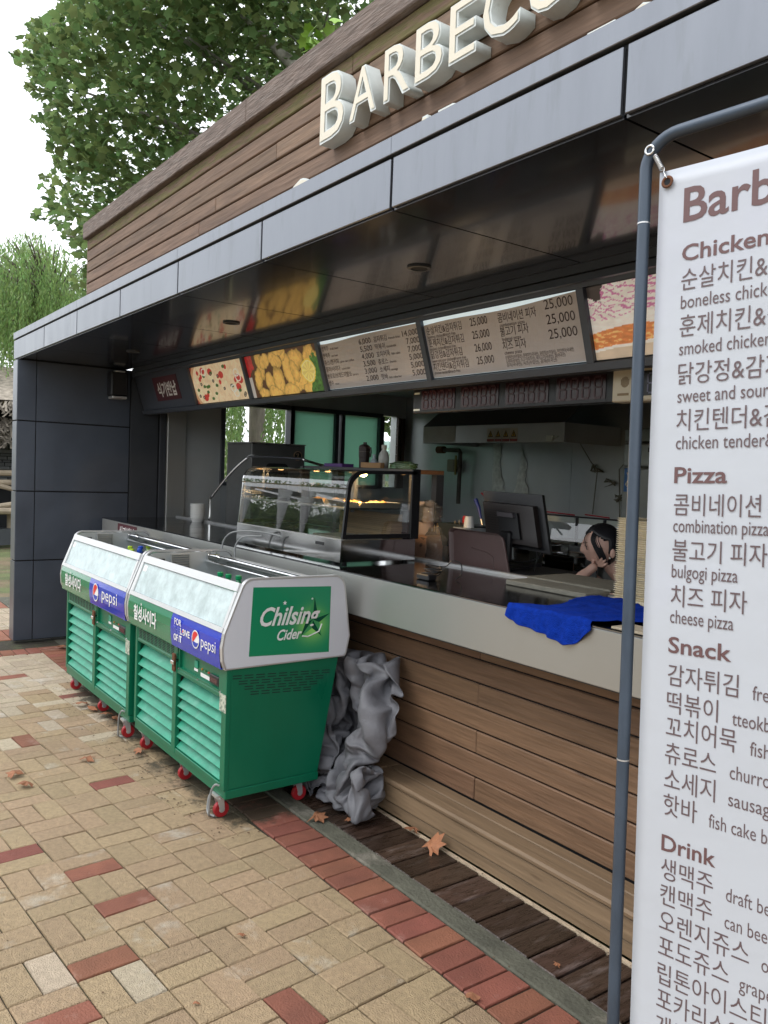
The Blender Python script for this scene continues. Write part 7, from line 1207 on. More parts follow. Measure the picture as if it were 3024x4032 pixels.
# POS monitor seen from behind
def monitor():
    t = thing('pos_monitor', 'large black register screen seen from its tilted back', 'monitor', (-3.2, 3.25, 1.2))
    q = [(-3.403, 3.25, 1.215), (-2.928, 3.25, 1.198), (-3.053, 3.30, 1.507), (-3.521, 3.30, 1.513)]
    MB().prism(q, (-.01, .03, 0)).build('screen_body', black, t)
    n = Vector((0, -1, -.1))
    def sub(u0, u1, v0, v1, o0, o1):
        P = lambda u, v, o: (Vector(q[0])*(1-u)*(1-v)+Vector(q[1])*u*(1-v)+Vector(q[2])*u*v+Vector(q[3])*(1-u)*v)+n*o
        return [P(u0, v0, o0), P(u1, v0, o0), P(u1, v1, o0), P(u0, v1, o0)], n*(o1-o0)
    MB().prism(*sub(.06, .90, .10, .80, .001, .035)).build('rear_cover', M('dark_brown_plastic', (.028, .021, .020), .35, var=.1), t)
    vs = MB()
    for k in range(9): vs.prism(*sub(.08, .42, .30+.045*k, .315+.045*k, .0355, .037))
    vs.build('cooling_slots', black, t)
    s = MB().prism(*sub(.33, .66, .20, .66, .0355, .05)); st = s.build('stand_plate', black, t)
    MB().prism(*sub(.36, .62, .58, .66, .0505, .066)).build('handle', M('grey_plastic', (.10, .09, .10), .3), st)
    MB().box((-3.33, 3.12, 1.10), (-3.10, 3.38, 1.125), .006).box((-3.26, 3.19, 1.126), (-3.18, 3.23, 1.30), .01).build('stand', black, t)
    MB().wire([(-2.99, 3.27, 1.21), (-3.02, 3.26, 1.17), (-3.08, 3.22, 1.14), (-3.16, 3.2, 1.135)], .004, 6).wire([(-3.04, 3.27, 1.21), (-2.99, 3.22, 1.17), (-2.95, 3.16, 1.13), (-2.93, 3.12, 1.09)], .004, 6).build('cable', black, t)
monitor()
c_ = thing('cash_drawer', 'low black cash drawer beneath the register screen', 'cash drawer', (-3.0, 3.2, 1.08)); MB().box((-3.32, 3.02, 1.03), (-2.84, 3.40, 1.108), .006).build('drawer_body', black, c_); MB().box((-3.25, 3.05, 1.1085), (-3.02, 3.2, 1.122), .003).build('slip_slot', black, c_)
t = thing('back_worktop', 'steel worktop behind the counter carrying the register and pans', 'worktop', (-3, 3.3, 1.02))
MB().box((-5.1, 3.00, .99), (-2.78, 3.75, 1.018), .003).build('top', steel, t); MB().box((-5.05, 3.05, .02), (-4.98, 3.12, .989)).box((-2.86, 3.05, .02), (-2.82, 3.12, .989)).box((-2.86, 3.6, .02), (-2.82, 3.7, .989)).build('leg', steel, t)
t = thing('front_shelf', 'narrow white shelf just behind the rear edge of the counter', 'shelf', (-2, 2.9, 1.0)); MB().box((-2.6, 2.94, .985), (-1.0, 3.0, 1.0)).box((-2.6, 2.94, 0.02), (-2.57, 3.0, .984)).box((-1.03, 2.94, 0.02), (-1.0, 3.0, .984)).build('top', darkm, t)
# foam trays stacked at the right
for i, (x, n) in enumerate(((-2.215, 31), (-2.10, 30))):
    pass
def foam():
    r = random.Random(2)
    for (x0, x1, y0, n, z0, lab) in ((-2.128, -2.052, 2.76, 38, 1.1165, 'tall stack of cream foam trays left of the blue pole'), (-2.045, -1.93, 2.775, 37, 1.1165, 'tall stack of cream foam trays between blue pole and banner')):
        t = thing('tray_stack', lab, 'trays', ((x0+x1)/2, 2.85, 1.117), 'stacks of cream foam trays')
        for k in range(n):
            z = z0+.0088*k; dx = r.uniform(-.0025, .0025); dy = r.uniform(-.003, .003)
            MB().prism([(x0+dx, y0+dy, z+.0055), (x0+.006+dx, y0+.006+dy, z), (x1-.006+dx, y0+.006+dy, z), (x1+dx, y0+dy, z+.0055)], (0, .13, 0)).box((x0-.002+dx, y0-.002+dy, z+.0056), (x1+.002+dx, y0+.135+dy, z+.0078)).build('foam_tray', foamm, t)
        MB().box((x0-.012, y0-.01, 1.098), (x1+.01, y0+.14, 1.1163)).build('base_tray', foamm, t)
foam()
# power adapter with coiled lead
t = thing('power_adapter', 'black power brick with a tangled lead on the dark counter top', 'adapter', (-2.92, 2.4, 1.105))
MB().box((-2.965, 2.375, 1.1045), (-2.875, 2.43, 1.132), .005).build('brick', black, t)
r_ = random.Random(4); path = [(-2.965, 2.40, 1.118), (-2.99, 2.43, 1.112)]
for k in range(26): path.append((-2.965+.045*math.cos(k*.9)+r_.uniform(-.012, .012), 2.475+.04*math.sin(k*.9)+r_.uniform(-.01, .01), 1.118+.0016*k+r_.uniform(-.004, .008)))
path += [(-2.93, 2.52, 1.16), (-2.90, 2.54, 1.19), (-2.86, 2.56, 1.18), (-2.855, 2.56, 1.13), (-2.86, 2.53, 1.109)]
MB().wire(path, .0028, 6, 4).build('lead', black, t, True)
# pizza oven beyond, with rail
def oven():
    t = thing('pizza_oven', 'grey steel pizza oven with dark rounded window by the left windows', 'oven', (-6.7, 3.6, 1.3))
    x0, x1, y0, y1, z0, z1 = -7.17, -6.66, 3.37, 3.93, 1.02, 1.815
    # front (towards +X) carries the window
    ym = M('oven_steel', (.15, .155, .155), .42, .3, var=.12)
    MB().box((x0, y0, z0), (x1, y1, z1), .006).box((x0+.05, y0+.05, .02), (x1-.05, y1-.05, z0-.001)).build('body', ym, t)
    MB().box((x0-.005, y0-.005, z1+.0005), (x1+.006, y1+.006, z1+.012), .003).build('lid', steel, t)
    w = [(x1+.001, y, z) for y, z in arc((y0+.19, 1.60), .04, 180, 90, 4)+arc((y1-.22, 1.60), .04, 90, 0, 4)+[(y1-.18, 1.40), (y0+.15, 1.40)]]
    MB().prism(w[::-1], (.004, 0, 0)).build('window', gapm, t)
    bd = MB().lathe([(.045, 0), (.045, .004)], (x1+.001, y1-.08, 1.72), 24, 'x').build('badge', M('badge_cream', (.45, .33, .22), .5), t)
    MB().lathe([(.036, 0), (.036, .003)], (x1+.0052, y1-.08, 1.72), 24, 'x').build('badge_centre', black, bd); MB().tube([(x1+.009, y1-.10, 1.735), (x1+.009, y1-.075, 1.74), (x1+.009, y1-.085, 1.71), (x1+.009, y1-.06, 1.70)], .005, 6).build('badge_mark', MATS['badge_cream'], bd)
oven()
t = thing('tray_rack', 'steel rail frame bent over the glass warmer from behind', 'rack', (-5.9, 3.3, 1.3))
MB().wire([(-6.75, 3.02, 1.30), (-6.55, 3.1, 1.52), (-6.40, 3.18, 1.66), (-6.30, 3.21, 1.692), (-5.55, 3.21, 1.68), (-5.44, 3.22, 1.665), (-5.47, 3.4, 1.63)], .011, 8).build('rail', chrome, t, True)
MB().tube([(-6.75, 3.02, 1.30), (-6.75, 3.02, .05)], .011, 8).build('leg', chrome, t)
MB().box((-6.55, 3.05, 1.05), (-5.35, 3.3, 1.062)).box((-6.55, 3.05, .02), (-6.5, 3.3, 1.049)).box((-5.4, 3.05, .02), (-5.35, 3.3, 1.049)).build('shelf', darkm, t)
# shelf behind the warmer with bottles
t = thing('wooden_shelf', 'brown wooden shelf behind the glass warmer holding bottles', 'shelf', (-4.6, 3.25, 1.6))
MB().box((-5.15, 3.12, 1.595), (-3.95, 3.36, 1.622), .002).build('board', M('brown_wood', (.20, .10, .05), .6, var=.2, stretch=(2, 12, 12)), t); MB().box((-5.15, 3.3, .02), (-5.1, 3.36, 1.594)).build('post', darkm, t); MB().box((-4.0, 3.3, .02), (-3.95, 3.36, 1.594)).build('post', darkm, t)
tag(MB().box((-5.06, 3.15, 1.623), (-4.82, 3.25, 1.648), .002).build('purple_box', M('purple_card', (.10, .04, .20), .5)), 'flat purple box on the shelf left of the thermos', 'box')
t = thing('thermos', 'dark thermos jug with a beige band on the shelf', 'jug', (-4.62, 3.2, 1.623)); MB().lathe([(.034, 1.623), (.036, 1.69), (.038, 1.70), (.040, 1.76), (.036, 1.775), (.02, 1.785)], (-4.62, 3.2, 0), 18).box((-4.63, 3.195, 1.785), (-4.60, 3.205, 1.80)).tube([(-4.585, 3.2, 1.765), (-4.545, 3.2, 1.76), (-4.54, 3.2, 1.73), (-4.55, 3.2, 1.70)], .006, 6).build('body', M('brown_black', (.03, .018, .015), .4), t); MB().lathe([(.0372, 1.70), (.0392, 1.735)], (-4.62, 3.2, 0), 18).build('band', M('beige_band', (.25, .2, .16), .5), t)
t = thing('soap_bottle', 'clear pump bottle with blue label on the shelf', 'bottle', (-4.50, 3.2, 1.623)); MB().lathe([(.026, 1.623), (.027, 1.67), (.012, 1.69), (.009, 1.71)], (-4.50, 3.2, 0), 16).box((-4.52, 3.195, 1.71), (-4.49, 3.205, 1.718)).build('body', M('clear_plastic', (.35, .42, .45), .2), t); MB().lathe([(.0275, 1.632), (.0282, 1.662)], (-4.50, 3.2, 0), 16).build('label', M('label_blue', (.03, .10, .45), .4), t)
tag(MB().lathe([(.034, 1.623), (.036, 1.70), (.030, 1.725), (.015, 1.745), (.014, 1.755), (.018, 1.757), (.018, 1.78)], (-4.39, 3.2, 0), 18).build('white_bottle', M('translucent_white', (.50, .50, .46), .4), None, True), 'big translucent white bottle at the right of the shelf', 'bottle')
tag(MB().box((-4.56, 3.13, 1.6225), (-4.33, 3.165, 1.66), .003).build('tan_box', M('tan_card', (.38, .22, .10), .7)), 'low tan cardboard box lying in front of the bottles', 'box')
bag(-4.17, 3.2, 1.623, .12, .06, .05, 'herb_bag', 'clear bag with green stripe lying on the right end of the shelf', glass('greenish_film', (.6, .8, .6), 1.2, .5, (.18, .3, .14)), 8)
# cutlery caddy, sauce bottle, paper cup, brush
t = thing('cutlery_caddy', 'grey plastic tub of wooden sticks behind the brown tray', 'tub', (-3.68, 3.3, 1.2)); MB().prism([(-3.85, 3.24, 1.302), (-3.50, 3.24, 1.302), (-3.53, 3.26, 1.16), (-3.82, 3.26, 1.16)], (0, .16, 0)).build('tub', M('grey_tub', (.05, .06, .06), .3), t)
rs = random.Random(9); s = MB()
for k in range(14): x = -3.97+rs.uniform(-.03, .08) if k < 9 else rs.uniform(-3.8, -3.6); s.tube([(x, 3.30, 1.02 if k < 9 else 1.2), (x+rs.uniform(-.02, .02), 3.30, (1.28 if k < 9 else 1.325)+rs.uniform(-.015, .02))], .0025, 5)
tag(s.build('chopsticks', M('pale_sticks', (.6, .45, .28), .6)), 'bundle of pale wooden sticks between bowls and grey tub', 'sticks')
t = thing('sauce_bottle', 'sauce bottle with red cap standing behind the grey tub', 'bottle', (-3.80, 3.42, 1.02)); MB().lathe([(.024, 1.02), (.025, 1.28), (.014, 1.30)], (-3.80, 3.42, 0), 14).build('body', M('dark_red_sauce', (.2, .03, .02), .3), t); MB().lathe([(.017, 1.3005), (.018, 1.33), (.012, 1.345)], (-3.80, 3.42, 0), 14).build('cap', inkred, t)
tag(MB().lathe([(.032, 1.305), (.024, 1.37), (.022, 1.37)], (-3.52, 3.20, -.01), 18).build('paper_cup', cupm), 'upside down white paper cup left of the register screen', 'cup')
MB_ = MB().box((-3.60, 3.15, 1.02), (-3.45, 3.27, 1.294)); tag(MB_.build('steel_box', steelwall), 'steel canister under the white cup, mostly behind the tray', 'canister')
t = thing('scrub_brush', 'brush with blue handle hanging over the grey tub', 'brush', (-3.6, 3.4, 1.4)); MB().tube([(-3.80, 3.5, 1.45), (-3.765, 3.5, 1.40), (-3.74, 3.5, 1.33)], [.013, .012, .007], 8).build('handle', M('handle_blue', (.02, .04, .25), .4), t); MB().tube([(-3.74, 3.5, 1.33), (-3.72, 3.5, 1.28)], .006, 6).build('shaft', chrome, t)
tag(MB().tube([(-3.80, 3.55, 1.49), (-3.68, 3.55, 1.42), (-3.60, 3.55, 1.37)], .006, 6).build('red_tongs', M('dark_red_plastic', (.25, .02, .03), .4)), 'dark red handled tool leaning left of the register screen', 'tongs')
# glass topping fridge and steel pans behind the woman
t = thing('topping_counter', 'low glass topped topping counter with price strip behind the register', 'counter', (-3.0, 3.8, 1.2))
MB().box((-3.7, 3.80, .02), (-2.1, 4.3, 1.20)).build('body', steelwall, t)
MB().add([(-3.7, 3.80, 1.20), (-2.1, 3.80, 1.20), (-2.1, 3.84, 1.36), (-3.7, 3.84, 1.36)], [(0, 1, 2, 3)]).build('glass', clear, t)
s = MB()
for a, b_ in ((-3.66, -3.27), (-3.24, -3.06), (-3.03, -2.6)): s.box((a, 3.832, 1.335), (b_, 3.838, 1.368))
s.build('price_strip', M('strip_paper', (.40, .43, .38), .6, var=.1), t)
MB().box((-3.7, 3.825, 1.37), (-2.1, 3.86, 1.378)).box((-3.262, 3.83, 1.2), (-3.245, 3.84, 1.369)).box((-3.055, 3.83, 1.2), (-3.04, 3.84, 1.369)).build('frame', black, t)
T('메뉴', (-3.56, 3.831, 1.342), (1, 0, 0), (0, 0, 1), .03, inkdk, t)
for (a, b_, lab) in ((-3.60, -3.28, 'red chopstick lying on the glass rim, left one'), (-3.20, -3.02, 'red chopstick lying on the glass rim, right one')): tag(MB().tube([(a, 3.84, 1.392), (b_, 3.84, 1.384)], .004, 5).build('red_stick', M('red_lacquer', (.35, .015, .03), .3)), lab, 'chopstick')
def pan(x, y, z, w, d, h, label):
    t = thing('steel_pan', label, 'pan', (x, y, z), 'steel food pans behind the counter')
    m = MB(); m.prism([(x-w/2, y-d/2, z), (x+w/2, y-d/2, z), (x+w/2+.01, y-d/2-.01, z+h), (x-w/2-.01, y-d/2-.01, z+h)], (0, .004, 0)).box((x-w/2, y-d/2+.0045, z), (x+w/2, y+d/2, z+h*.5)).prism([(x-w/2, y+d/2, z), (x+w/2, y+d/2, z), (x+w/2+.01, y+d/2+.01, z+h), (x-w/2-.01, y+d/2+.01, z+h)], (0, .004, 0)); m.build('body', mirror, t)
    rm = [(x-w/2-.012, y-d/2-.012, z+h), (x+w/2+.012, y-d/2-.012, z+h), (x+w/2+.012, y+d/2+.012, z+h), (x-w/2-.012, y+d/2+.012, z+h), (x-w/2-.012, y-d/2-.012, z+h)]
    MB().tube(rm, .005, 6).build('rim', chrome, t)
pan(-3.10, 3.62, 1.019, .20, .2, .15, 'deep steel pan left of the resting woman'); pan(-3.36, 3.64, 1.019, .22, .2, .19, 'steel pan behind the register, farther left'); pan(-3.02, 3.35, 1.019, .02, .02, .01, 'small steel clip beside the deep pan')

# ------------------------------------------------------------------ rear of the kitchen
def hood():
    t = thing('extractor_hood', 'steel extractor hood with warning stickers on the rear kitchen wall', 'hood', (-5.3, 5.3, 2.0))
    MB().box((-6.22, 5.0, 1.895), (-4.42, 5.02, 2.055), .002).box((-6.22, 5.021, 1.895), (-6.2, 5.71, 2.055)).box((-4.44, 5.021, 1.895), (-4.42, 5.71, 2.055)).build('skirt', steelwall, t)
    MB().prism([(-6.22, 5.0, 2.056), (-4.42, 5.0, 2.056), (-4.42, 5.5, 2.45), (-6.22, 5.5, 2.45)], (0, .02, 0)).build('slope', M('hood_grey', (.10, .11, .12), .5, .4), t)
    MB().box((-6.215, 4.997, 1.90), (-5.74, 5.0-.0003, 2.05)).build('paper_sheet', M('wrinkled_paper', (.52, .54, .52), .55, bump=.8, bscale=30), t)
    for k in range(4):
        x = -5.31+.095*k; s = MB().box((x, 4.9975, 1.93), (x+.088, 4.9995, 2.02)).build('warning_sticker', M('sticker_white', (.55, .53, .45), .5), t)
        MB().add([(x+.012, 4.9965, 1.945), (x+.076, 4.9965, 1.945), (x+.044, 4.9965, 2.005)], [(0, 1, 2)]).build('triangle', black, s)
        MB().add([(x+.022, 4.9955, 1.951), (x+.066, 4.9955, 1.951), (x+.044, 4.9955, 1.994)], [(0, 1, 2)]).build('symbol_field', M('warn_yellow', (.62, .42, .06), .5), s)
        MB().tube([(x+.044, 4.9945, 1.984), (x+.040, 4.9945, 1.970), (x+.047, 4.9945, 1.962), (x+.044, 4.9945, 1.955)], .003, 5).build('symbol', black, s)
        MB().box((x, 4.9975, 1.905), (x+.088, 4.9995, 1.928)).build('red_band', M('warn_red', (.28, .05, .04), .5), s)
    MB().box((-4.60, 4.985, 1.905), (-4.53, 4.999, 1.95)).tube([(-4.53, 4.99, 1.93), (-4.48, 4.99, 1.94)], .005, 6).build('switch_tag', paperw, t)
hood()
t = thing('gas_pipe', 'brown gas pipe with valve and meter on the rear kitchen wall', 'pipe', (-6.4, 5.65, 1.6))
MB().tube([(-6.70, 5.6, 1.86), (-6.36, 5.6, 1.855), (-6.34, 5.6, 1.83), (-6.34, 5.6, 1.3)], .022, 8).build('pipe', M('rusty_paint', (.10, .085, .07), .6, var=.3), t); MB().tube([(-6.70, 5.6, 1.86), (-6.6, 5.6, 1.86)], .04, 10).build('valve', rust, t); MB().box((-6.55, 5.6, 1.63), (-6.44, 5.7, 1.76), .008).build('meter', M('meter_beige', (.30, .28, .2), .5), t)
MB().tube([(-6.36, 5.56, 1.80), (-6.36, 5.56, 1.60)], .013, 8).build('yellow_hose', M('hose_yellow', (.3, .26, .08), .5), t)
def peel():
    r = random.Random(3)
    for x0, x1, z0, z1, lab in ((-5.96, -5.78, 1.42, 1.93, 'torn strip of peeling silver sheet on the rear wall, left one'), (-5.66, -5.45, 1.38, 1.90, 'torn strip of peeling silver sheet on the rear wall, right one')):
        n = 60; L_ = []; R_ = []
        for k in range(n+1):
            z = z0+(z1-z0)*k/n; a = k/n; w = lambda f, s: float(fbm(np.array([z*f+s]), np.array([x0*3.]), 2)[0])-.5; L_.append((x0+.05*w(9, 1)+(0 if x0 < -5.8 else .10*a), 5.712, z)); R_.append((x1-(.10*a)+.16*w(8, 5)*(1-a*.6)+.05*w(30, 2), 5.712, z))
        tag(MB().add(L_+R_, [(k, n+1+k, n+2+k, k+1) for k in range(n)]).build('torn_sheet', M('torn_foil', (.62, .64, .62), .45, .3, var=.3, vscale=25)), lab, 'sheet')
peel()
t = thing('cord_tangle', 'tangled pale cords hanging on the rear wall near the fridge', 'cords', (-4.6, 5.7, 1.6)); r_ = random.Random(8)  # loose kitchen cords in tangled loops
for (x, z) in ((-4.63, 1.70), (-4.48, 1.58), (-4.36, 1.45)):
    pth = [(x+r_.uniform(-.07, .07), 5.68, z+r_.uniform(-.04, .04)) for _ in range(12)]; MB().tube(pth, .007, 5).build('loop', M('pale_cord', (.22, .22, .18), .6), t, True)
MB().tube([(-4.9, 5.69, 2.0), (-4.7, 5.69, 1.75), (-4.63, 5.69, 1.7), (-4.66, 5.69, 1.3)], .005, 5).tube([(-4.15, 5.69, 1.95), (-4.4, 5.69, 1.7), (-4.36, 5.69, 1.2)], .005, 5).build('strand', M('pale_cord', (.2, .2, .2), .5), t)
t = thing('kitchen_fridge', 'grey upright kitchen refrigerator with a blue sticker behind the blue pole', 'refrigerator', (-3.1, 4.9, 1.0))
MB().box((-3.53, 4.6, .1), (-2.4, 5.3, 1.693), .01).build('lower_door', M('fridge_grey', (.22, .245, .25), .35, .6, var=.08), t); MB().box((-3.53, 4.6, 1.70), (-2.4, 5.3, 1.86), .01).box((-3.53, 4.6, 1.866), (-2.4, 5.3, 1.96), .01).build('upper_door', MATS['fridge_grey'], t)
MB().box((-3.51, 4.597, 1.53), (-3.40, 4.5995, 1.69)).build('blue_sticker', M('sticker_blue', (.02, .13, .42), .4), t); MB().tube([(-3.48, 4.594, 1.66), (-3.46, 4.594, 1.62), (-3.49, 4.594, 1.58), (-3.45, 4.594, 1.55)], .008, 5).build('sticker_mark', inkw, t)
MB().box((-3.33, 4.597, 1.80), (-3.24, 4.5995, 1.83)).build('door_badge', black, t)

# ================================================================== THE WOMAN RESTING HER HEAD ON HER HAND
def woman():
    k = 3.5/3.05
    def q(x, z, dy=0): return Vector((-2.435*k+(x+2.435)*k*.80, 3.5+dy, 1.6-(1.6-z)*k))
    # joints (seen from her left; she looks towards -x)
    hc = q(-2.435, 1.295); R = .092
    bm = bmesh.new(); bmesh.ops.create_uvsphere(bm, u_segments=64, v_segments=48, radius=1)
    tilt = Matrix.Rotation(math.radians(-6), 3, 'Y')
    for v in bm.verts:
        p = v.co.copy(); x, y, z = p   # -x = face
        # skull
        X = x*.098; Y = y*.074; Z = z*.112
        if x < 0:
            f = -x
            Z *= 1+.0*f
            # forehead flat, jaw forward and narrowing
            if z < 0: X *= 1-.10*(-z); Y *= 1-.38*(-z)**1.3; X -= .006*math.exp(-((z+.85)/.18)**2)*f
            # nose
            ny = math.exp(-(y/.16)**2); nz = math.exp(-((z+.20)/.13)**2) if z < -.20 else math.exp(-((z+.20)/.30)**2)
            X -= .021*ny*nz*(f > .5)
            # brow, eye sockets
            X -= .004*math.exp(-((z-.22)/.12)**2)*(f > .4)
            X += .009*math.exp(-((abs(y)-.36)/.16)**2-((z-.02)/.10)**2)*(f > .3)
            # lips
            X -= .0085*math.exp(-(y/.26)**2)*(math.exp(-((z+.49)/.05)**2)+math.exp(-((z+.61)/.055)**2))*(f > .3)
            X += .006*math.exp(-(y/.3)**2)*(math.exp(-((z+.73)/.05)**2))*(f > .3)
            # cheeks
            Y *= 1+.06*math.exp(-((z+.25)/.3)**2)*f
        else:
            X *= 1.02; 
            if z < -.2: X *= 1-.45*(-z-.2); Y *= 1-.25*(-z-.2)
        v.co = hc+tilt @ Vector((X, Y, Z))
    head = bpy.data.meshes.new('h'); bm.to_mesh(head); bm.free()
    # body skeleton as skin
    pts = {}; E_ = []; rad = {}
    def P(n, v, r): pts[n] = v; rad[n] = r
    neck0 = hc+Vector((.035, 0, -.075))
    pel = Vector((hc.x+.36, 3.62, .62)); 
    P('pel', pel, .15); P('belly', Vector((hc.x+.33, 3.6, .78)), .13); P('chest', Vector((hc.x+.25, 3.56, .95)), .14); P('neckb', Vector((hc.x+.115, 3.52, 1.085)), .056); P('neck', neck0, .048)
    P('shN', Vector((hc.x+.16, 3.40, 1.03)), .062); P('shF', Vector((hc.x+.22, 3.72, 1.03)), .062)
    # near arm: elbow on the worktop, forearm up to the cheek
    el = Vector((hc.x-.145, 3.395, 1.045)); wr = q(-2.50, 1.185, -.075)
    P('uaN', Vector((hc.x+.0, 3.38, .985)), .045); P('elN', el, .036); P('faN', (el*.5+wr*.5)+Vector((-.008, 0, 0)), .033); P('wrN', wr, .0235)
    palm = q(-2.462, 1.214, -.072); P('palm', palm, .030)
    P('uaF', Vector((hc.x+.1, 3.82, .93)), .045); P('elF', Vector((hc.x-.02, 3.84, 1.04)), .037); P('wrF', Vector((hc.x-.17, 3.70, 1.05)), .027)
    ed = [('pel', 'belly'), ('belly', 'chest'), ('chest', 'neckb'), ('neckb', 'neck'), ('chest', 'shN'), ('chest', 'shF'), ('shN', 'uaN'), ('uaN', 'elN'), ('elN', 'faN'), ('faN', 'wrN'), ('wrN', 'palm'), ('shF', 'uaF'), ('uaF', 'elF'), ('elF', 'wrF')]
    # legs seated on a stool
    for s, y in (('a', 3.50), ('b', 3.72)):
        P('th'+s, Vector((hc.x+.05, y, .60)), .085); P('kn'+s, Vector((hc.x-.12, y, .58)), .06); P('an'+s, Vector((hc.x-.08, y, .12)), .04); P('to'+s, Vector((hc.x-.22, y, .06)), .035)
        ed += [('pel', 'th'+s), ('th'+s, 'kn'+s), ('kn'+s, 'an'+s), ('an'+s, 'to'+s)]
    def skinmesh(pts, rad, ed, root, sub=2):
        names = list(pts); me = bpy.data.meshes.new('s'); me.from_pydata([pts[n] for n in names], [(names.index(a), names.index(b)) for a, b in ed], [])
        o = bpy.data.objects.new('s', me); C.objects.link(o); m = o.modifiers.new('s', 'SKIN')
        for i, n in enumerate(names):
            d = me.skin_vertices[0].data[i]; d.radius = (rad[n], rad[n]); d.use_root = (n == root)
        s_ = o.modifiers.new('b', 'SUBSURF'); s_.levels = sub; dg = bpy.context.evaluated_depsgraph_get(); dg.update()
        r = bpy.data.meshes.new_from_object(o.evaluated_get(dg)); bpy.data.objects.remove(o); return r
    parts = [head, skinmesh(pts, rad, ed, 'pel')]
    # four fingers laid along the cheek towards the ear, thumb under the chin
    tips = [(-2.473, 1.248, -.088), (-2.436, 1.249, -.094), (-2.414, 1.241, -.095), (-2.402, 1.226, -.092)]
    for i, (tx, tz, dy) in enumerate(tips):
        base = palm+Vector((.004+.0075*i, -.004, .016-.009*i)); tip = q(tx, tz, dy); mid = (base*.5+tip*.5)+Vector((.002, -.013, .004))
        m2 = (base*.22+tip*.78)+Vector((.0, -.008, .002)); r = .0080-.0004*i
        pp = {'r': palm+(base-palm)*.2, 'a': base, 'b': mid, 'c': m2, 'd': tip}
        parts.append(skinmesh(pp, {'r': r*1.2, 'a': r*1.12, 'b': r, 'c': r*.92, 'd': r*.75}, [('r', 'a'), ('a', 'b'), ('b', 'c'), ('c', 'd')], 'r', 1))
    pp = {'r': wr+Vector((.004, .01, .006)), 'a': palm+Vector((-.014, .022, .0)), 'b': palm+Vector((-.02, .040, .014)), 'c': palm+Vector((-.014, .052, .028))}
    parts.append(skinmesh(pp, {'r': .012, 'a': .010, 'b': .0088, 'c': .007}, [('r', 'a'), ('a', 'b'), ('b', 'c')], 'r', 1))
    # ear
    bm = bmesh.new()
    for me in parts: bm.from_mesh(me)
    for (c, s3) in ((q(-2.378, 1.268, -.073), (.015, .008, .026)), (q(-2.378, 1.268, .073), (.015, .008, .026))):
        r = bmesh.ops.create_icosphere(bm, subdivisions=3, radius=1)
        for v in r['verts']: v.co = c+Vector((v.co.x*s3[0], v.co.y*s3[1], v.co.z*s3[2]))
    me = bpy.data.meshes.new('b'); bm.to_mesh(me); bm.free()
    o = bpy.data.objects.new('b', me); C.objects.link(o); rm = o.modifiers.new('r', 'REMESH'); rm.mode = 'VOXEL'; rm.voxel_size = .0036
    sm = o.modifiers.new('m', 'SMOOTH'); sm.factor = .5; sm.iterations = 2
    dg = bpy.context.evaluated_depsgraph_get(); dg.update(); body = bpy.data.meshes.new_from_object(o.evaluated_get(dg)); bpy.data.objects.remove(o)
    body.shade_smooth()
    root = thing('person', 'dark haired woman in navy resting her cheek on her hand behind the counter', 'person', (hc.x+.3, 3.6, .02))
    link('body', body, skin, root)
    # hair: shell over the back and top of the head plus loose front strands
    bm = bmesh.new(); bmesh.ops.create_uvsphere(bm, u_segments=48, v_segments=36, radius=1)
    dele = []
    for v in bm.verts:
        x, y, z = v.co
        X, Y, Z = x*.108, y*.083, z*.119
        if x > 0 and z < 0: X *= 1-.25*(-z)
        n = fbm(np.array([y*5+3.]), np.array([z*3+x*4+5.]), 2)[0]; s = 1+.07*(n-.5)+.014*math.sin(38*math.atan2(y, z+.2)+9*x)
        v.co = hc+tilt @ (Vector((X+.006, Y, Z+.004))*s)
        if x < .24 and z < .60-.72*max(0., x+.50)+.05*math.sin(x*9): dele.append(v)
    bmesh.ops.delete(bm, geom=dele, context='VERTS')
    hm = bpy.data.meshes.new('hair'); bm.to_mesh(hm); bm.free(); hm.shade_smooth(); h = link('hair', hm, hairm, root); sd = h.modifiers.new('t', 'SOLIDIFY'); sd.thickness = .012
    st = MB(); r = random.Random(6)
    for i in range(17):
        y = -.02-.0035*i*.9+r.uniform(-.006, .006); t0 = hc+Vector((-.050+.003*i, y*.8, .112-.0012*i)); y1 = -.074+r.uniform(-.006, .004)
        st.wire([t0, hc+Vector((-.078+.0033*i, y1*.86, .045)), hc+Vector((-.066+.0036*i, y1, 0)), hc+Vector((-.040+.0034*i, y1-.005, -.045)), hc+Vector((-.02+.0032*i, y1-.004, -.080+r.uniform(-.01, .01)))] if i > 4 else [t0, hc+Vector((-.090, y1*.5, .05)), hc+Vector((-.088, y1*.72, .01)), hc+Vector((-.078, y1*.8, -.02))], .0019, 5)
    st.build('hair_strands', hairm, root, True)
    # dark eye, brow, lips
    from mathutils.bvhtree import BVHTree
    bv = BVHTree.FromPolygons([v.co.copy() for v in body.vertices], [tuple(p.vertices) for p in body.polygons])
    def onface(y, z, out=0.):
        h = bv.ray_cast(hc+tilt @ Vector((-.3, y, z)), tilt @ Vector((1, 0, 0))); p = h[0] if h[0] is not None else hc+tilt @ Vector((-.08, y, z)); return p+h[1]*out if h[0] is not None else p
    e = onface(-.033, .004, -.0035)
    bm = bmesh.new(); bmesh.ops.create_icosphere(bm, subdivisions=2, radius=.0085)
    for v in bm.verts: v.co = e+Vector((v.co.x*.8, v.co.y*1.25, v.co.z*.62))
    em = bpy.data.meshes.new('eye'); bm.to_mesh(em); bm.free(); em.shade_smooth(); link('eye', em, M('eye_dark', (.03, .02, .02), .2), root)
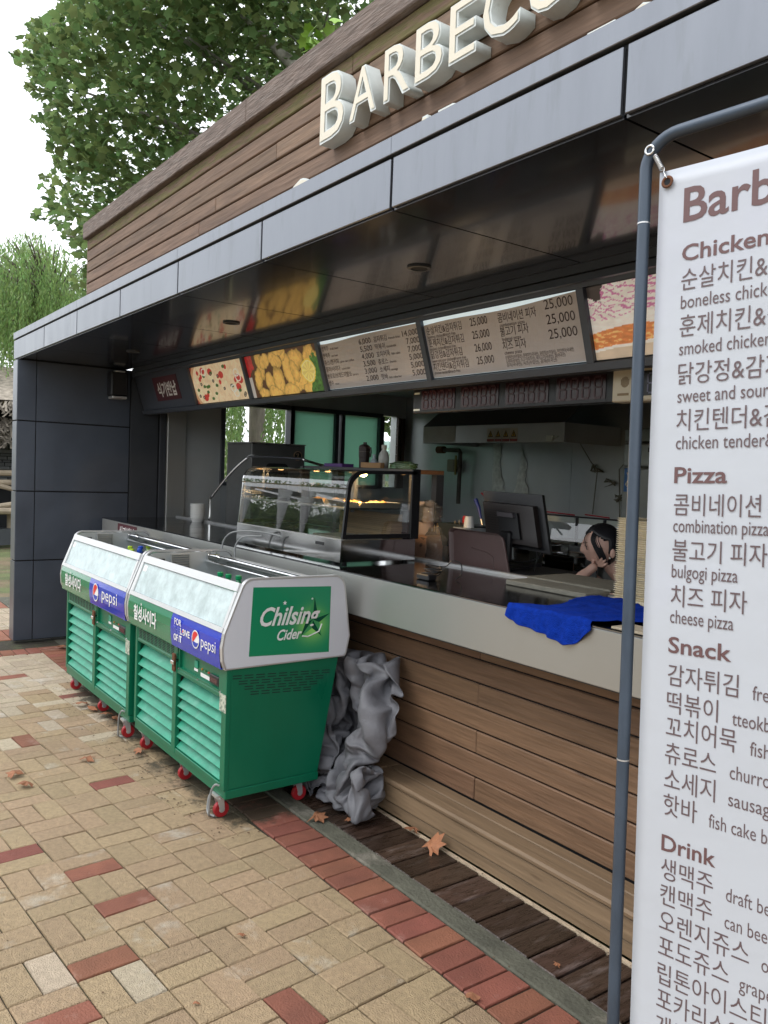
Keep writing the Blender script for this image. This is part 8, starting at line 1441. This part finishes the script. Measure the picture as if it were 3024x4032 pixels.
    MB().tube([onface(-.018, .024, .0005), onface(-.034, .029, .0005), onface(-.050, .024, .0005)], [.0012, .0022, .0008], 5).build('eyebrow', hairm, root); MB().tube([onface(-.020, .006, .001), onface(-.033, .0115, .0015), onface(-.046, .006, .001)], [.0008, .0016, .0008], 5).build('eyelid', hairm, root)
    MB().tube([onface(.016, -.061, -.001), onface(0, -.060, -.0012), onface(-.012, -.060, -.001), onface(-.019, -.062, -.0005)], [.001, .0036, .003, .0008], 6).build('lips', M('lip_red', (.40, .12, .10), .4), root)
    bm = bmesh.new(); bmesh.ops.create_icosphere(bm, subdivisions=2, radius=.006); bmesh.ops.translate(bm, verts=bm.verts, vec=q(-2.394, 1.247, -.084)); em = bpy.data.meshes.new('e'); bm.to_mesh(em); bm.free(); link('earring', em, M('pearl', (.7, .68, .6), .2), root)
    # navy top: loose shell round torso and shoulders, short sleeves
    cp = {n: pts[n] for n in ('pel', 'belly', 'chest', 'shN', 'shF')}; cr = {'pel': .165, 'belly': .15, 'chest': .158, 'shN': .078, 'shF': .078}
    cp['c2'] = pts['neckb']+Vector((.03, .0, -.045)); cr['c2'] = .075; cp['uN'] = pts['shN']*.35+pts['uaN']*.65; cr['uN'] = .060; cp['uF'] = pts['shF']*.4+pts['uaF']*.6; cr['uF'] = .06
    sh = skinmesh(cp, cr, [('pel', 'belly'), ('belly', 'chest'), ('chest', 'c2'), ('chest', 'shN'), ('chest', 'shF'), ('shN', 'uN'), ('shF', 'uF')], 'pel'); sh.shade_smooth(); link('shirt', sh, navy, root)
    tp = {n: pts[n] for n in pts if n[:2] in ('th', 'kn', 'an') or n == 'pel'}; tr = {n: rad[n]*1.15+.008 for n in tp}
    tm_ = skinmesh(tp, tr, [e for e in ed if e[0] in tp and e[1] in tp], 'pel'); tm_.shade_smooth(); link('trousers', tm_, navy, root)
    RM = Matrix.Translation(hc) @ Matrix.Rotation(math.radians(43), 4, 'Z') @ Matrix.Translation(-hc)
    for ch in root.children: ch.data.transform(RM)
    pel = RM @ pel
    st = thing('stool', 'dark stool under the seated woman, hidden behind the counter', 'stool', (pel.x, pel.y, 0)); MB().lathe([(.17, .44), (.18, .46), (.17, .475)], (pel.x, pel.y, 0), 20).build('seat', black, st)
    for a in range(4): MB().tube([(pel.x+.1*math.cos(a*1.57+.8), pel.y+.1*math.sin(a*1.57+.8), .44), (pel.x+.17*math.cos(a*1.57+.8), pel.y+.17*math.sin(a*1.57+.8), .02)], .012, 6).build('leg', chrome, st)
woman()
# ================================================================== BANNER STAND
def banner():
    O = Vector((-1.084, 1.428, 1.535)); ex = Vector((.98825, .14843, .03648)); ez = Vector((-.04044153, .02375547, .99889947)); nrm = ex.cross(ez)  # away from the viewer is -nrm?
    if nrm.dot(Vector((0, -1, 0))) < 0: nrm = -nrm
    def p(a, b, o=0.): return tuple(O+ex*a+ez*b+nrm*o)
    t = thing('banner_stand', 'white hanging menu banner in a slate blue tube frame on the right', 'banner', (O.x+.3, O.y, 0))
    W = .665; zl = O.z
    path = [p(.014, -1.50), p(.014, -1.0), p(.016, -.52), p(.018, 0), p(.020, .55), p(.021, .70)]+[p(.021+.07*(1-math.cos(a)), .715+.065*math.sin(a)) for a in np.linspace(.1, 1.57, 9)]
    path += [p(W-.09+.07*math.sin(a), .78-.065*(1-math.cos(a))) for a in np.linspace(0, 1.5, 9)]+[p(W-.014, .5), p(W-.016, -1.50)]
    MB().tube(path, .0128, 14).build('tube_frame', tubem, t, True)
    for b in (.605, -.523): MB().tube([p(.0198 if b > 0 else .016, b), p(.0198 if b > 0 else .016, b+.003)], .0134, 14).build('tube_joint', alu, t)
    MB().tube([p(.014, -1.48, .3), p(.014, -1.485, 0), p(.014, -1.48, -.3)], .013, 10).tube([p(W-.016, -1.48, .3), p(W-.016, -1.485, 0), p(W-.016, -1.48, -.3)], .013, 10).tube([p(.014, -1.3), p(W-.016, -1.3)], .010, 10).build('foot_bar', tubem, t)
    # vinyl sheet with a faint belly
    nn, mm = 24, 60; B0, B1 = -1.27, .705
    def fn(u, v):
        a = .053+(W-.106)*u; b = B0+(B1-B0)*v
        return p(a+.004*math.sin(v*3.1)*(u-.5), b-.006*math.sin(u*math.pi)*(v > .5), .0007*math.sin(u*3.1)*math.sin(v*7))
    sh = MB().grid(nn, mm, fn).build('banner_sheet', bannerm, t, True)
    sd = sh.modifiers.new('t', 'SOLIDIFY'); sd.thickness = .0008; sd.offset = 0
    for (a, b) in ((.073, .679), (W-.073, .679), (.073, -1.24), (W-.073, -1.24)):
        g = MB(); n = 20; k = 6
        ring = []
        for i in range(n):
            th = 2*math.pi*i/n
            for j in range(k):
                ph = 2*math.pi*j/k; rr = .0098+.0032*math.cos(ph); ring.append(p(a+rr*math.cos(th), b+rr*math.sin(th), .0065+.002*math.sin(ph)))
        g.add(ring, [(i*k+j, ((i+1) % n)*k+j, ((i+1) % n)*k+(j+1) % k, i*k+(j+1) % k) for i in range(n) for j in range(k)]); gr = g.build('grommet', rust, t, True)
        MB().add([p(a+.0068*math.cos(2*math.pi*i/16), b+.0068*math.sin(2*math.pi*i/16), .0062) for i in range(16)], [tuple(range(16))]).build('grommet_hole', gapm, gr)
        s = 1 if a < .3 else -1; dn = 1 if b > 0 else -1
        c0 = Vector((a-s*.034, b+dn*.074)); c1 = Vector((a-s*.003, b+dn*.012)); d = (c1-c0); L_ = d.length; d.normalize(); e = Vector((-d.y, d.x))
        pts = []
        for i in range(121):
            q = i/120; c = c0+d*(L_*(.22+.52*q)); r = .0052; th = q*2*math.pi*9; pts.append(p(c.x+e.x*r*math.cos(th), c.y+e.y*r*math.cos(th), .008+r*math.sin(th)))
        pts = [p(c0.x, c0.y, .008), p(*(c0+d*L_*.1), .008)]+pts+[p(*(c0+d*L_*.85), .008), p(c1.x, c1.y, .010), p(c1.x+.004, c1.y-.006*dn, .012)]
        MB().tube(pts, .0013, 5).build('spring', chrome, t, True)
        rg = [p(c0.x+.009*math.cos(q)-s*.004, c0.y+.009*math.sin(q), .013) for q in np.linspace(0, 6.28, 16)]; MB().tube(rg, .0026, 6).build('hook_ring', chrome, t, True)
    def t_(s, a, b, size, mat, w=None, bold=0, shear=0): T(s, p(a, b, .0012), ex, ez, size, mat, sh, width=w, bold=bold, lift=.0003)
    exy = .0405
    t_('Barbecue', .1075, .590, .098, inkbr, w=.365, bold=.015)
    for s, b, w in (('Chicken', .5105, .170), ('Pizza', .062, .1065), ('Snack', -.281, .127), ('Drink', -.682, .1105)): t_(s, .1075, b, .0455, inkbr, w=w, bold=.016)
    kor = lambda s, b, w=None, e=None, ea=None, ew=None: (t_(s, .108, b+.006, .0485, inkgr, w=w or .0345*len(s), bold=-.002), t_(e, ea, b+.004, .0385, inkgr, w=ew) if e else None)
    for s, w, e, b in (('순살치킨&감자튀김', .310, 'boneless chicken&French fries', .448), ('훈제치킨&감자튀김', .310, 'smoked chicken&French fries', .354), ('닭강정&감자튀김', .275, 'sweet and sour chicken&French fries', .258), ('치킨텐더&감자튀김', .310, 'chicken tender&French fries', .164)):
        t_(s, .108, b+.006, .0485, inkgr, w=w); t_(e, .1085, b-.034, .0385, inkgr, w=.0122*len(e))
    for s, w, e, ew, b in (('콤비네이션 피자', .255, 'combination pizza', .186, -.004), ('불고기 피자', .185, 'bulgogi pizza', .132, -.096), ('치즈 피자', .151, 'cheese pizza', .127, -.188)):
        t_(s, .109, b+.004, .0485, inkgr, w=w); t_(e, .109, b-.033, .0385, inkgr, w=ew)
    for s, w, e, ea, ew, b in (('감자튀김', .141, 'french fries', .276, .125, -.350), ('떡볶이', .104, 'tteokbokki', .240, .115, -.405), ('꼬치어묵', .141, 'fish cake', .275, .095, -.455), ('츄로스', .104, 'churros', .239, .085, -.508), ('소세지', .104, 'sausage', .238, .09, -.560), ('핫바', .070, 'fish cake bar', .202, .132, -.612),
                               ('생맥주', .106, 'draft beer', .240, .105, -.742), ('캔맥주', .106, 'can beer', .239, .09, -.794), ('오렌지쥬스', .178, 'orange juice', .309, .13, -.847), ('포도쥬스', .142, 'grape juice', .270, .12, -.899), ('립톤아이스티', .212, 'lipton ice tea', .345, .14, -.954), ('포카리스웨트', .212, 'pocari sweat', .345, .13, -1.005), ('게토레이', .142, 'gatorade', .275, .1, -1.058), ('생수', .07, 'water', .20, .06, -1.11)):
        t_(s, .1085, b+.006, .0485, inkgr, w=w); t_(e, ea, b+.004, .0385, inkgr, w=ew)
banner()

# ================================================================== VEGETATION AND FAR THINGS
def leaves_mesh(N, centers, rad, size, name, mat, parent, star=True, flat=.5, seed=1, **kw):
    """N leaves: star shaped fans scattered in clumps"""
    g = np.random.default_rng(seed)
    if star:
        n = 10; a = np.radians(-155+310*np.arange(n+1)/n); r = np.where(np.arange(n+1) % 2 == 1, 1., .62); r[[0, -1]] = .5; r[[1, -2]] = .8
        base = np.stack([r*np.sin(a), r*np.cos(a), -.22*(r*np.sin(a))**2], -1); base = np.vstack([base, [[0, -.08, .08]]]); tri = np.array([(n+1, k, k+1) for k in range(n)]+[(n+1, n, 0)])
    else:
        base = np.array([(0, 0, 0), (.16, .35, .03), (0, 1., 0), (-.16, .35, .03)]); tri = np.array([(0, 1, 2), (0, 2, 3)])
    c = centers
    d = g.normal(size=(N, 3)); d /= np.linalg.norm(d, axis=1)[:, None]
    # random orientation, mostly facing up/outwards
    up = np.stack([g.normal(0, flat, N), g.normal(0, flat, N), np.ones(N)], -1); up /= np.linalg.norm(up, axis=1)[:, None]
    fx = np.cross(up, d); fx /= np.linalg.norm(fx, axis=1)[:, None]; fy = np.cross(up, fx)
    s = size*g.uniform(.65, 1.2, N)
    V = c[:, None]+s[:, None, None]*(base[None, :, 0:1]*fx[:, None]+base[None, :, 1:2]*fy[:, None]+base[None, :, 2:3]*up[:, None])
    F = (tri[None]+(np.arange(N)*len(base))[:, None, None]).reshape(-1, 3)
    return np_mesh(name, V.reshape(-1, 3), F, mat, parent, **kw)

cam_m = sc.camera.matrix_world
def at(px, py, d):
    v = Vector(((px-1512)/3191.27, -(py-2016)/3191.27, -1)).normalized(); return (cam_m.to_3x3() @ v)*d+Vector((0, 0, 1.6))
def plane_tree():
    T_ = thing('plane_tree', 'large broad leaved plane tree rising behind the cedar sign wall', 'tree', (-8.6, 8.6, 0))
    g = np.random.default_rng(21); tr = MB()
    base = Vector((-8.6, 8.6, 0)); fork = Vector((-8.9, 7.9, 3.9))
    tr.tube([base, base+Vector((.02, -.1, 1.2)), base+Vector((.05, -.25, 2.4)), fork], [.26, .22, .2, .18], 12)
    limbs = []
    tg = [at(700, 120, 11.5), at(300, 350, 12), at(330, 700, 12), at(1100, 60, 11), at(1000, 450, 12), at(600, 500, 13), at(1400, 20, 11), at(1500, -400, 12), at(800, -500, 12.5), at(250, 930, 12.3), at(650, 850, 12), at(350, -100, 12)]
    for k, e in enumerate(tg):
        m = fork.lerp(e, .45)+Vector((g.normal(0, .25), g.normal(0, .25), .35)); p1 = fork.lerp(m, .5)+Vector((0, 0, .1))
        limbs.append((fork, p1, m, e)); tr.tube([fork, p1, m, m.lerp(e, .6)+Vector((0, 0, .05)), e], [.11, .08, .055, .03, .012], 8)
        for j in range(5):
            s = m.lerp(e, g.uniform(0, .9)); d = Vector(g.normal(0, 1, 3)).normalized()*g.uniform(.5, 1.1); tr.tube([s, s+d*.5+Vector((0, 0, .05)), s+d], [.02, .012, .005], 5)
    # pale limb seen through the leaves
    a, b = at(1170, 270, 10.4), at(950, 60, 11.2); tr.tube([a+Vector((.5, .3, -1.2)), a, a.lerp(b, .5), b], [.09, .075, .05, .02], 8)
    tr.build('trunk', plbark, T_, True)
    # crown: clumps placed by where the crown stands
    cl = []
    outline = [(130, 190, 70), (190, 60, 90), (300, 100, 200), (170, 300, 80), (230, 430, 100), (330, 300, 170), (270, 600, 90), (330, 520, 150), (400, 700, 170), (260, 760, 80), (330, 830, 120), (500, 550, 200), (520, 250, 220), (700, 100, 240), (750, 400, 230), (900, 250, 230), (650, 650, 200), (820, 620, 170), (500, 870, 150), (380, 960, 80), (285, 910, 55),
               (1000, 80, 220), (1100, 350, 190), (1000, 520, 150), (1250, 120, 200), (1330, 40, 170), (1150, 150, 180), (440, 80, 200), (600, -60, 240), (300, -60, 150), (900, -80, 240), (1250, -120, 240), (1480, -60, 160), (560, 450, 150), (330, 1130, 60), (300, 1040, 70), (740, 750, 120), (480, 760, 120), (240, 200, 100), (300, 420, 120),
               (500, -400, 330), (900, -450, 350), (1300, -450, 350), (700, -800, 330), (1200, -850, 300), (1600, -500, 300), (340, 1230, 45), (300, 1320, 40)]
    for (x, y, r) in outline:
        n = max(5, int((r/50)**2)); 
        for k in range(n):
            a = g.uniform(0, 6.28); q = math.sqrt(g.uniform(0, 1))*r; dd = g.uniform(10.3, 13.8); cl.append((at(x+q*math.cos(a), y+q*math.sin(a), dd), g.uniform(.16, .34)))
    cc = []
    for (c, r) in cl:
        m = int(25*(r/.25)**2); d = g.normal(0, 1, (m, 3))*np.array([r, r, r*.55]); cc.append(np.array(c)[None]+d)
    cc = np.vstack(cc); g.shuffle(cc)
    # the crown's left edge against the sky
    iv = np.array(cam_m.inverted()); q = np.c_[cc, np.ones(len(cc))] @ iv.T; X = q[:, 0]/-q[:, 2]*3191+1512; Y = 2016-q[:, 1]/-q[:, 2]*3191
    edge = np.interp(Y, [-900, -200, 0, 60, 130, 250, 330, 430, 520, 600, 700, 830, 900, 960, 1050, 1400], [330, 300, 250, 190, 75, 70, 120, 165, 150, 215, 165, 150, 190, 300, 300, 300])
    cc = cc[X > edge+25*np.sin(Y*.05)+g.normal(0, 14, len(cc))]
    leaves_mesh(len(cc), cc, None, .072, 'crown', leafm, T_, True, .75, 5, kind='stuff')
plane_tree()

def willow(name, label, base, trunk_h, strands, seed, lean=(0, 0, 0), rtr=.16, leafs=.055, dens=26):
    T_ = thing(name, label, 'tree', tuple(base)); g = np.random.default_rng(seed)
    b = Vector(base); top = b+Vector((0, 0, trunk_h))+Vector(lean); tr = MB()
    tr.tube([b, b.lerp(top, .3)+Vector((.03, 0, 0)), b.lerp(top, .7)-Vector((.03, 0, 0)), top], [rtr*1.25, rtr*1.05, rtr, rtr*.8], 14)
    V = []
    for (s, L_) in strands:
        s = Vector(s); pts = [top, top.lerp(s, .5)+Vector((0, 0, .5))] if g.random() < .12 else None
        if pts: tr.tube(pts+[s], [rtr*.3, .03, .008], 5)
        n = int(L_*dens); z = 0; dx, dy = g.normal(0, .03, 2)
        for k in range(n):
            q = k/n; V.append((s.x+dx*q*L_+.04*math.sin(q*5+seed)+g.normal(0, .018), s.y+dy*q*L_+g.normal(0, .018), s.z-L_*q))
    tr.build('trunk', barkm, T_, True)
    V = np.array(V); N = len(V); gg = np.random.default_rng(seed+1)
    base_ = np.array([(0, 0, 0), (.13, -.4, .03), (0, -1., 0), (-.13, -.4, .03)]); tri = np.array([(0, 1, 2), (0, 2, 3)])
    a = gg.uniform(0, 6.28, N); out = np.stack([np.cos(a), np.sin(a), np.zeros(N)], -1); down = np.array([0, 0, -1.])[None]*1+out*gg.uniform(.15, .8, N)[:, None]; down /= np.linalg.norm(down, axis=1)[:, None]
    side = np.cross(down, out+gg.normal(0, .4, (N, 3))); side /= np.linalg.norm(side, axis=1)[:, None]; up = np.cross(side, down); s = leafs*gg.uniform(.7, 1.3, N)
    P = V[:, None]+s[:, None, None]*(base_[None, :, 0:1]*side[:, None]*1.2-base_[None, :, 1:2]*down[:, None]+base_[None, :, 2:3]*up[:, None])
    F = (tri[None]+(np.arange(N)*4)[:, None, None]).reshape(-1, 3)
    np_mesh('crown', P.reshape(-1, 3), F, willowm, T_, kind='stuff')
def willows():
    g = np.random.default_rng(3)
    # seen through the left kitchen window: trunk and curtains of twigs
    b = at(1010, 1740, 13.5); S = []
    for k in range(230):
        px = g.choice([g.uniform(880, 960), g.uniform(1045, 1180), g.uniform(600, 880), g.uniform(1180, 1500)], p=[.28, .42, .15, .15]); d = g.uniform(11.5, 15.5); t = at(px, 1500, d); S.append(((t.x, t.y, t.z+g.uniform(.3, 1.2)), g.uniform(1.4, 2.5) if px < 965 else g.uniform(1.3, 2.2)))
    willow('willow_tree', 'willow with thick grey trunk seen through the open kitchen window', (b.x, b.y, 0), 4.2, S, 5, rtr=.128, leafs=.085, dens=34)
    # big willow at the far left
    b = at(190, 1600, 21.5); S = []
    for k in range(1500):
        px = g.uniform(-260, 370); d = g.uniform(17.5, 23); xn = (px-110)/260
        ytop = 900+190*abs(xn)**1.6+g.uniform(0, 260); t = at(px, ytop, d); lowest = at(px, 1320 if px > 70 else 1440, d).z
        L_ = max(.4, min(g.uniform(1.0, 3.4), t.z-lowest+g.uniform(-.5, .4))); S.append(((t.x, t.y, t.z), L_))
    willow('willow_tree', 'pale green weeping willow at the far left behind the canopy end', (b.x, b.y, 0), 4.5, S, 9, rtr=.25, leafs=.10, dens=15)
willows()
def bush(name, label, c, r, n, seed, mat=willowm, size=.07):
    T_ = thing(name, label, 'bush', (c[0], c[1], 0)); g = np.random.default_rng(seed); d = g.normal(0, 1, (n, 3)); d /= np.linalg.norm(d, axis=1)[:, None]; d *= (g.uniform(.3, 1, n)**.4)[:, None]
    d[:, 2] = np.abs(d[:, 2]); leaves_mesh(n, np.array(c)[None]+d*np.array(r), None, size, 'foliage', mat, T_, False, .9, seed, kind='stuff')
    MB().tube([(c[0], c[1], 0), (c[0], c[1], r[2]*.6)], .04, 6).build('stem', barkm, T_)
b = at(905, 1960, 12); bush('shrub', 'dark green shrub low outside the open kitchen window', (b.x, b.y, .6), (.5, .5, 1.0), 1500, 3, leafn)
b = at(1580, 1960, 15); bush('shrub', 'bright green shrub beyond the narrow window at the kitchen corner', (b.x, b.y, .8), (1.2, 1.2, 1.25), 3500, 4)
b = at(1160, 1800, 17); bush('shrub', 'leafy green bush right of the willow trunk outside', (b.x, b.y, .8), (1.3, 1.3, 1.7), 4000, 6)
# sprig of plane leaves seen in the narrow window
def sprig():
    T_ = thing('plane_sapling', 'plane sapling whose branch crosses the top of the narrow corner window', 'tree', tuple(at(1500, 2016, 11.5)*1)); T_.location.z = 0
    e = at(1548, 1668, 11.3); b = T_.location; MB().tube([b, (b.x, b.y, 1.6), e+Vector((-.2, -.1, .1)), e], [.05, .04, .015, .005], 7).build('trunk', plbark, T_)
    g = np.random.default_rng(8); cc = np.vstack([np.array(at(x, y, 11.3))[None]+g.normal(0, .045, (9, 3)) for x, y in ((1530, 1640), (1545, 1655), (1548, 1675), (1530, 1690), (1555, 1645), (1520, 1660), (1535, 1620), (1515, 1690))])
    leaves_mesh(len(cc), cc, None, .06, 'crown', leafm, T_, True, .8, 5, kind='stuff')
sprig()
# young bright leaves growing up over the parapet
def shoot():
    T_ = thing('young_shoot', 'bright yellow green young leaves showing above the sign wall cap', 'plant', (-4.7, 3.2, 2.67)); T_.location = tuple(at(1235, 250, 6.2))
    g = np.random.default_rng(4); cc = np.vstack([np.array(at(x, y, 6.3))[None]+g.normal(0, .05, (8, 3)) for x, y in ((1225, 190), (1250, 160), (1240, 220), (1300, 140), (1210, 175))])
    leaves_mesh(len(cc), cc, None, .055, 'leaf_cluster', M('young_leaf', (.16, .28, .03), .5, isl=.3), T_, True, .8, 5)
    e = at(1240, 260, 6.3); MB().tube([(e.x, e.y, 2.67), tuple(at(1240, 200, 6.3))], .008, 5).build('stem', plbark, T_)
shoot()

def hut():
    """open thatched hut with slate wall and log bench at the far left"""
    H = thing('thatched_hut', 'open hut with ragged thatch roof at the far left edge', 'hut', tuple(Vector((at(0, 2100, 17).x, at(0, 2100, 17).y, 0))))
    c = at(-60, 1900, 17.0); ax = Vector((at(60, 1900, 17)-at(-60, 1900, 17))).normalized(); ax.z = 0; ax.normalize(); dp = Vector((0, 0, 1)).cross(ax)
    if dp.dot(Vector(c)) < 0: dp = -dp
    base = Vector((c.x, c.y, 0)); g = random.Random(7)
    P = lambda a, d, z: base+ax*a+dp*d+Vector((0, 0, z))
    rf = MB().add([P(-3, -.5, 2.65), P(2.2, -.5, 2.65), P(1.4, 1.5, 3.45), P(-2, 1.5, 3.45), P(2.2, 3, 2.65), P(-3, 3, 2.65)], [(0, 1, 2, 3), (1, 4, 2), (3, 2, 4, 5)]).build('roof', thatchm, H)
    N = 5200; G = np.random.default_rng(4); u = G.uniform(-3, 2.3, N); t = G.uniform(0, 1, N)
    pos = np.array([tuple(P(a, -.52+2.0*q, 2.62+.82*q)) for a, q in zip(u, t)]); low = G.random(N) < .28
    pos[low, 2] = G.uniform(2.0, 2.35, low.sum()); pos[low, :2] = np.array([tuple(P(a, -.2, 0))[:2] for a in u[low]])
    d = np.array(ax)[None]*G.normal(0, .45, N)[:, None]+np.array([0, 0, -1.])[None]*G.uniform(.4, 1, N)[:, None]-np.array(dp)[None]*G.uniform(.2, .9, N)[:, None]; L_ = G.uniform(.18, .42, N)
    w = np.array(ax)[None]*.018; V = np.stack([pos-w, pos+w, pos+w+d*L_[:, None], pos-w+d*L_[:, None]], 1).reshape(-1, 3); F = np.arange(4*N).reshape(-1, 4)
    np_mesh('thatch', V, F, thatchm, rf, kind='stuff')
    for a in (-2.6, -.7, 1.0): MB().tube([P(a, 0, 0), P(a, 0, 2.6)], .09, 8).build('post', logm, H)
    wl = MB().prism([P(-2.5, .6, 0), P(1.5, .6, 0), P(1.5, .6, 2.62), P(-2.5, .6, 2.62)], dp*.25).build('wall', gapm, H)
    z = 1.15
    while z < 2.05:
        h = g.uniform(.05, .09); a = -1.2+g.uniform(-.1, .1)
        while a < 1.5:
            w_ = g.uniform(.14, .36); q = P(a, .6, z)-dp*g.uniform(.01, .05); MB().prism([q, q+ax*(w_-.012), q+ax*(w_-.02)+Vector((0, 0, h-.01)), q+Vector((0, 0, h-.012))], dp*.06).build('stone', stonem, wl); a += w_
        z += h
    # log rails and bench
    B = thing('log_bench', 'rough peeled log bench in front of the slate wall', 'bench', tuple(P(0, -.6, 0)))
    for z, d in ((1.28, .3), (1.10, .25)): MB().tube([P(-1.6, -.2-d*0, z), P(1.3, -.2, z+.04)], .055, 8).build('rail', logm, B)
    MB().tube([P(-.6, -.22, 1.28), P(.5, -.25, 1.0)], .045, 8).build('brace', logm, B)
    for k in range(5): MB().tube([P(-1.5, -.95+.13*k, .62+.0*k), P(1.2, -.95+.13*k, .64)], .06, 8).build('seat_log', logm, B)
    MB().tube([P(-.9, -.9, .50), P(.6, -.9, .78)], .05, 8).build('arm', logm, B)
    for a in (-1.1, .25): MB().box((-.16, -.16, 0), (.16, .16, .30)).build('block', darkm, B).matrix_parent_inverse = Matrix.Identity(4); 
    for k, o in enumerate([o for o in B.children if o.name.startswith('block')]): o.location = ax*(-1.1+1.35*k)+Vector((0, 0, 0)); o.rotation_euler.z = .5
    for a in (-.9, .45): MB().tube([P(a, -.55, .25), P(a, -.55, .60)], .07, 8).build('leg', logm, B)
hut()
# cream wall outside the window, far hill
a, b = at(700, 1700, 21), at(1180, 1700, 21)
w = MB().prism([(a.x, a.y, 0), (b.x, b.y, 0), (b.x, b.y, 2.2), (a.x, a.y, 2.2)], (.0, .3, 0)); wo = w.build('garden_wall', plasterm); tag(wo, 'cream rendered wall beyond the willow outside the kitchen window', 'wall')
def hill():
    pts = []; n = 60
    c = [at(1300+ (1800-1300)*k/n, 1700, 150) for k in range(n+1)]
    top = [(p.x, p.y, 6.6+1.5*math.sin(k*.17+1.1)+.8*math.sin(k*.6)+.3*math.sin(k*2.1)) for k, p in enumerate(c)]; bot = [(p.x, p.y, -1) for p in c]; back = [(p[0]*1.2, p[1]*1.2, p[2]+3) for p in top]
    MB().add(bot+top+back, [(k, k+1, n+2+k, n+1+k) for k in range(n)]+[(n+1+k, n+2+k, 2*n+3+k, 2*n+2+k) for k in range(n)]).build('hills', hillm, kind='structure')
hill()
# unseen set across the plaza, invented for reflections in glass and steel: trees, marquee
def across():
    g = np.random.default_rng(2)
    for i, (x, y, h) in enumerate(((-46, -15, 7), (-38, -14, 6.5), (-31, -15.5, 7.5), (-25, -14.5, 6.5), (-18, -15, 7), (-10.5, -15.5, 7), (-3, -15, 6.5), (5, -15, 7))):
        T_ = thing('plaza_tree', ('round green tree added across the plaza for reflections, %s' % ('farthest left in the mirror image', 'second from the far left', 'behind the left roof of the marquee', 'behind the right roof of the marquee', 'just right of the marquee', 'opposite the far cooler', 'opposite the near cooler', 'opposite the hanging banner')[i]), 'tree', (x, y, 0), 'trees across the plaza')
        MB().tube([(x, y, 0), (x, y, h*.5)], .16, 8).build('trunk', barkm, T_)
        n = 4200; d = g.normal(0, 1, (n, 3)); d /= np.linalg.norm(d, axis=1)[:, None]; d *= (g.uniform(.2, 1, n)**.4)[:, None]
        leaves_mesh(n, np.array((x, y, h*.52))[None]+d*np.array((3.3, 2.6, h*.5)), None, .30, 'crown', leafn, T_, False, .9, i, kind='stuff')
    t = thing('marquee', 'white marquee with tied curtains, added across the plaza for reflections', 'tent', (-27, -10, 0)); wm = M('white_canvas', (.72, .72, .72), .7, var=.05)
    for x0 in (-32, -28, -23.5):
        MB().add([(x0, -12.5, 3.0), (x0+3.0, -12.5, 3.0), (x0+3.0, -9.2, 3.0), (x0, -9.2, 3.0), (x0+1.5, -10.8, 4.2)], [(0, 1, 4), (1, 2, 4), (2, 3, 4), (3, 0, 4)]).build('roof', wm, t)
        for x in (x0+.05, x0+2.95): MB().lathe([(.26, 3.0), (.17, 2.3), (.06, 1.6), (.16, .8), (.26, .1)], (x, -9.25, 0), 12).build('curtain', wm, t)
        tb = MB().box((x0+.8, -9.6, .72), (x0+2.6, -8.9, .76)).box((x0+.9, -9.5, 0), (x0+.95, -9.0, .72)).box((x0+2.45, -9.5, 0), (x0+2.5, -9.0, .72)).build('table', wm, t)
across()
def parked_car():
    t = thing('parked_car', 'white hatchback parked across the plaza, seen only in reflections', 'car', (-21, -8.2, 0)); wm = M('car_white', (.7, .7, .7), .2, coat=.8); x, y = -20., -8.2
    side = [(-2.0, .35), (-2.05, .75), (-1.9, .92), (-1.0, 1.02), (-.45, 1.42), (1.2, 1.45), (1.85, 1.0), (2.0, .9), (2.02, .35)]
    MB().prism([(x+a, y-.85, z) for a, z in side], (0, 1.7, 0)).build('body', wm, t)
    for yy in (y-.86, y+.853): MB().prism([(x-.85, yy, 1.02), (x-.4, yy, 1.34), (x+1.1, yy, 1.37), (x+1.55, yy, 1.02)], (0, .007, 0)).build('window', black, t)
    for a in (-1.3, 1.3):
        for yy in (y-.80, y+.80): MB().lathe([(.2, -.1), (.32, -.1), (.32, .1), (.2, .1)], (x+a, yy+.02*(1 if yy > y else -1), .32), 18, 'y').build('wheel', black, t)
parked_car()
def hedge():  # unseen hedge, added as a dark backdrop in the reflections
    t = thing('hedge', 'dense dark hedge added along the far plaza side to fill reflections', 'hedge', (-30, -17, 0)); r = np.random.default_rng(3)
    MB().grid(160, 10, lambda u, v: (-95+110*u, -17.5+.5*math.sin(u*170)+.35*math.sin(u*61+v*4)-.8*v*v, 3.1*v+(.35*math.sin(u*130)+.25*math.sin(u*47) if v > .9 else 0))).build('hedge_mass', M('hedge_green', (.03, .05, .02), .9, var=.5, vscale=3), t)
    n = 14000; c = np.stack([r.uniform(-95, 15, n), -17.2+r.normal(0, .35, n), r.uniform(0, 3.5, n)], -1)
    leaves_mesh(n, c, None, .25, 'foliage', leafn, t, False, .9, 2, kind='stuff')
hedge()
MB().box((-90, -60, -.05), (30, -5.62, -.012)).build('road', M('asphalt', (.055, .055, .055), .9, var=.2), kind='structure')
for k in range(8): MB().box((-36+4.2*k, -10.5, -.0115), (-35.85+4.2*k, -6.5, -.0075)).build('road_marking', M('road_paint', (.6, .6, .6), .7), kind='structure')
flush_text()
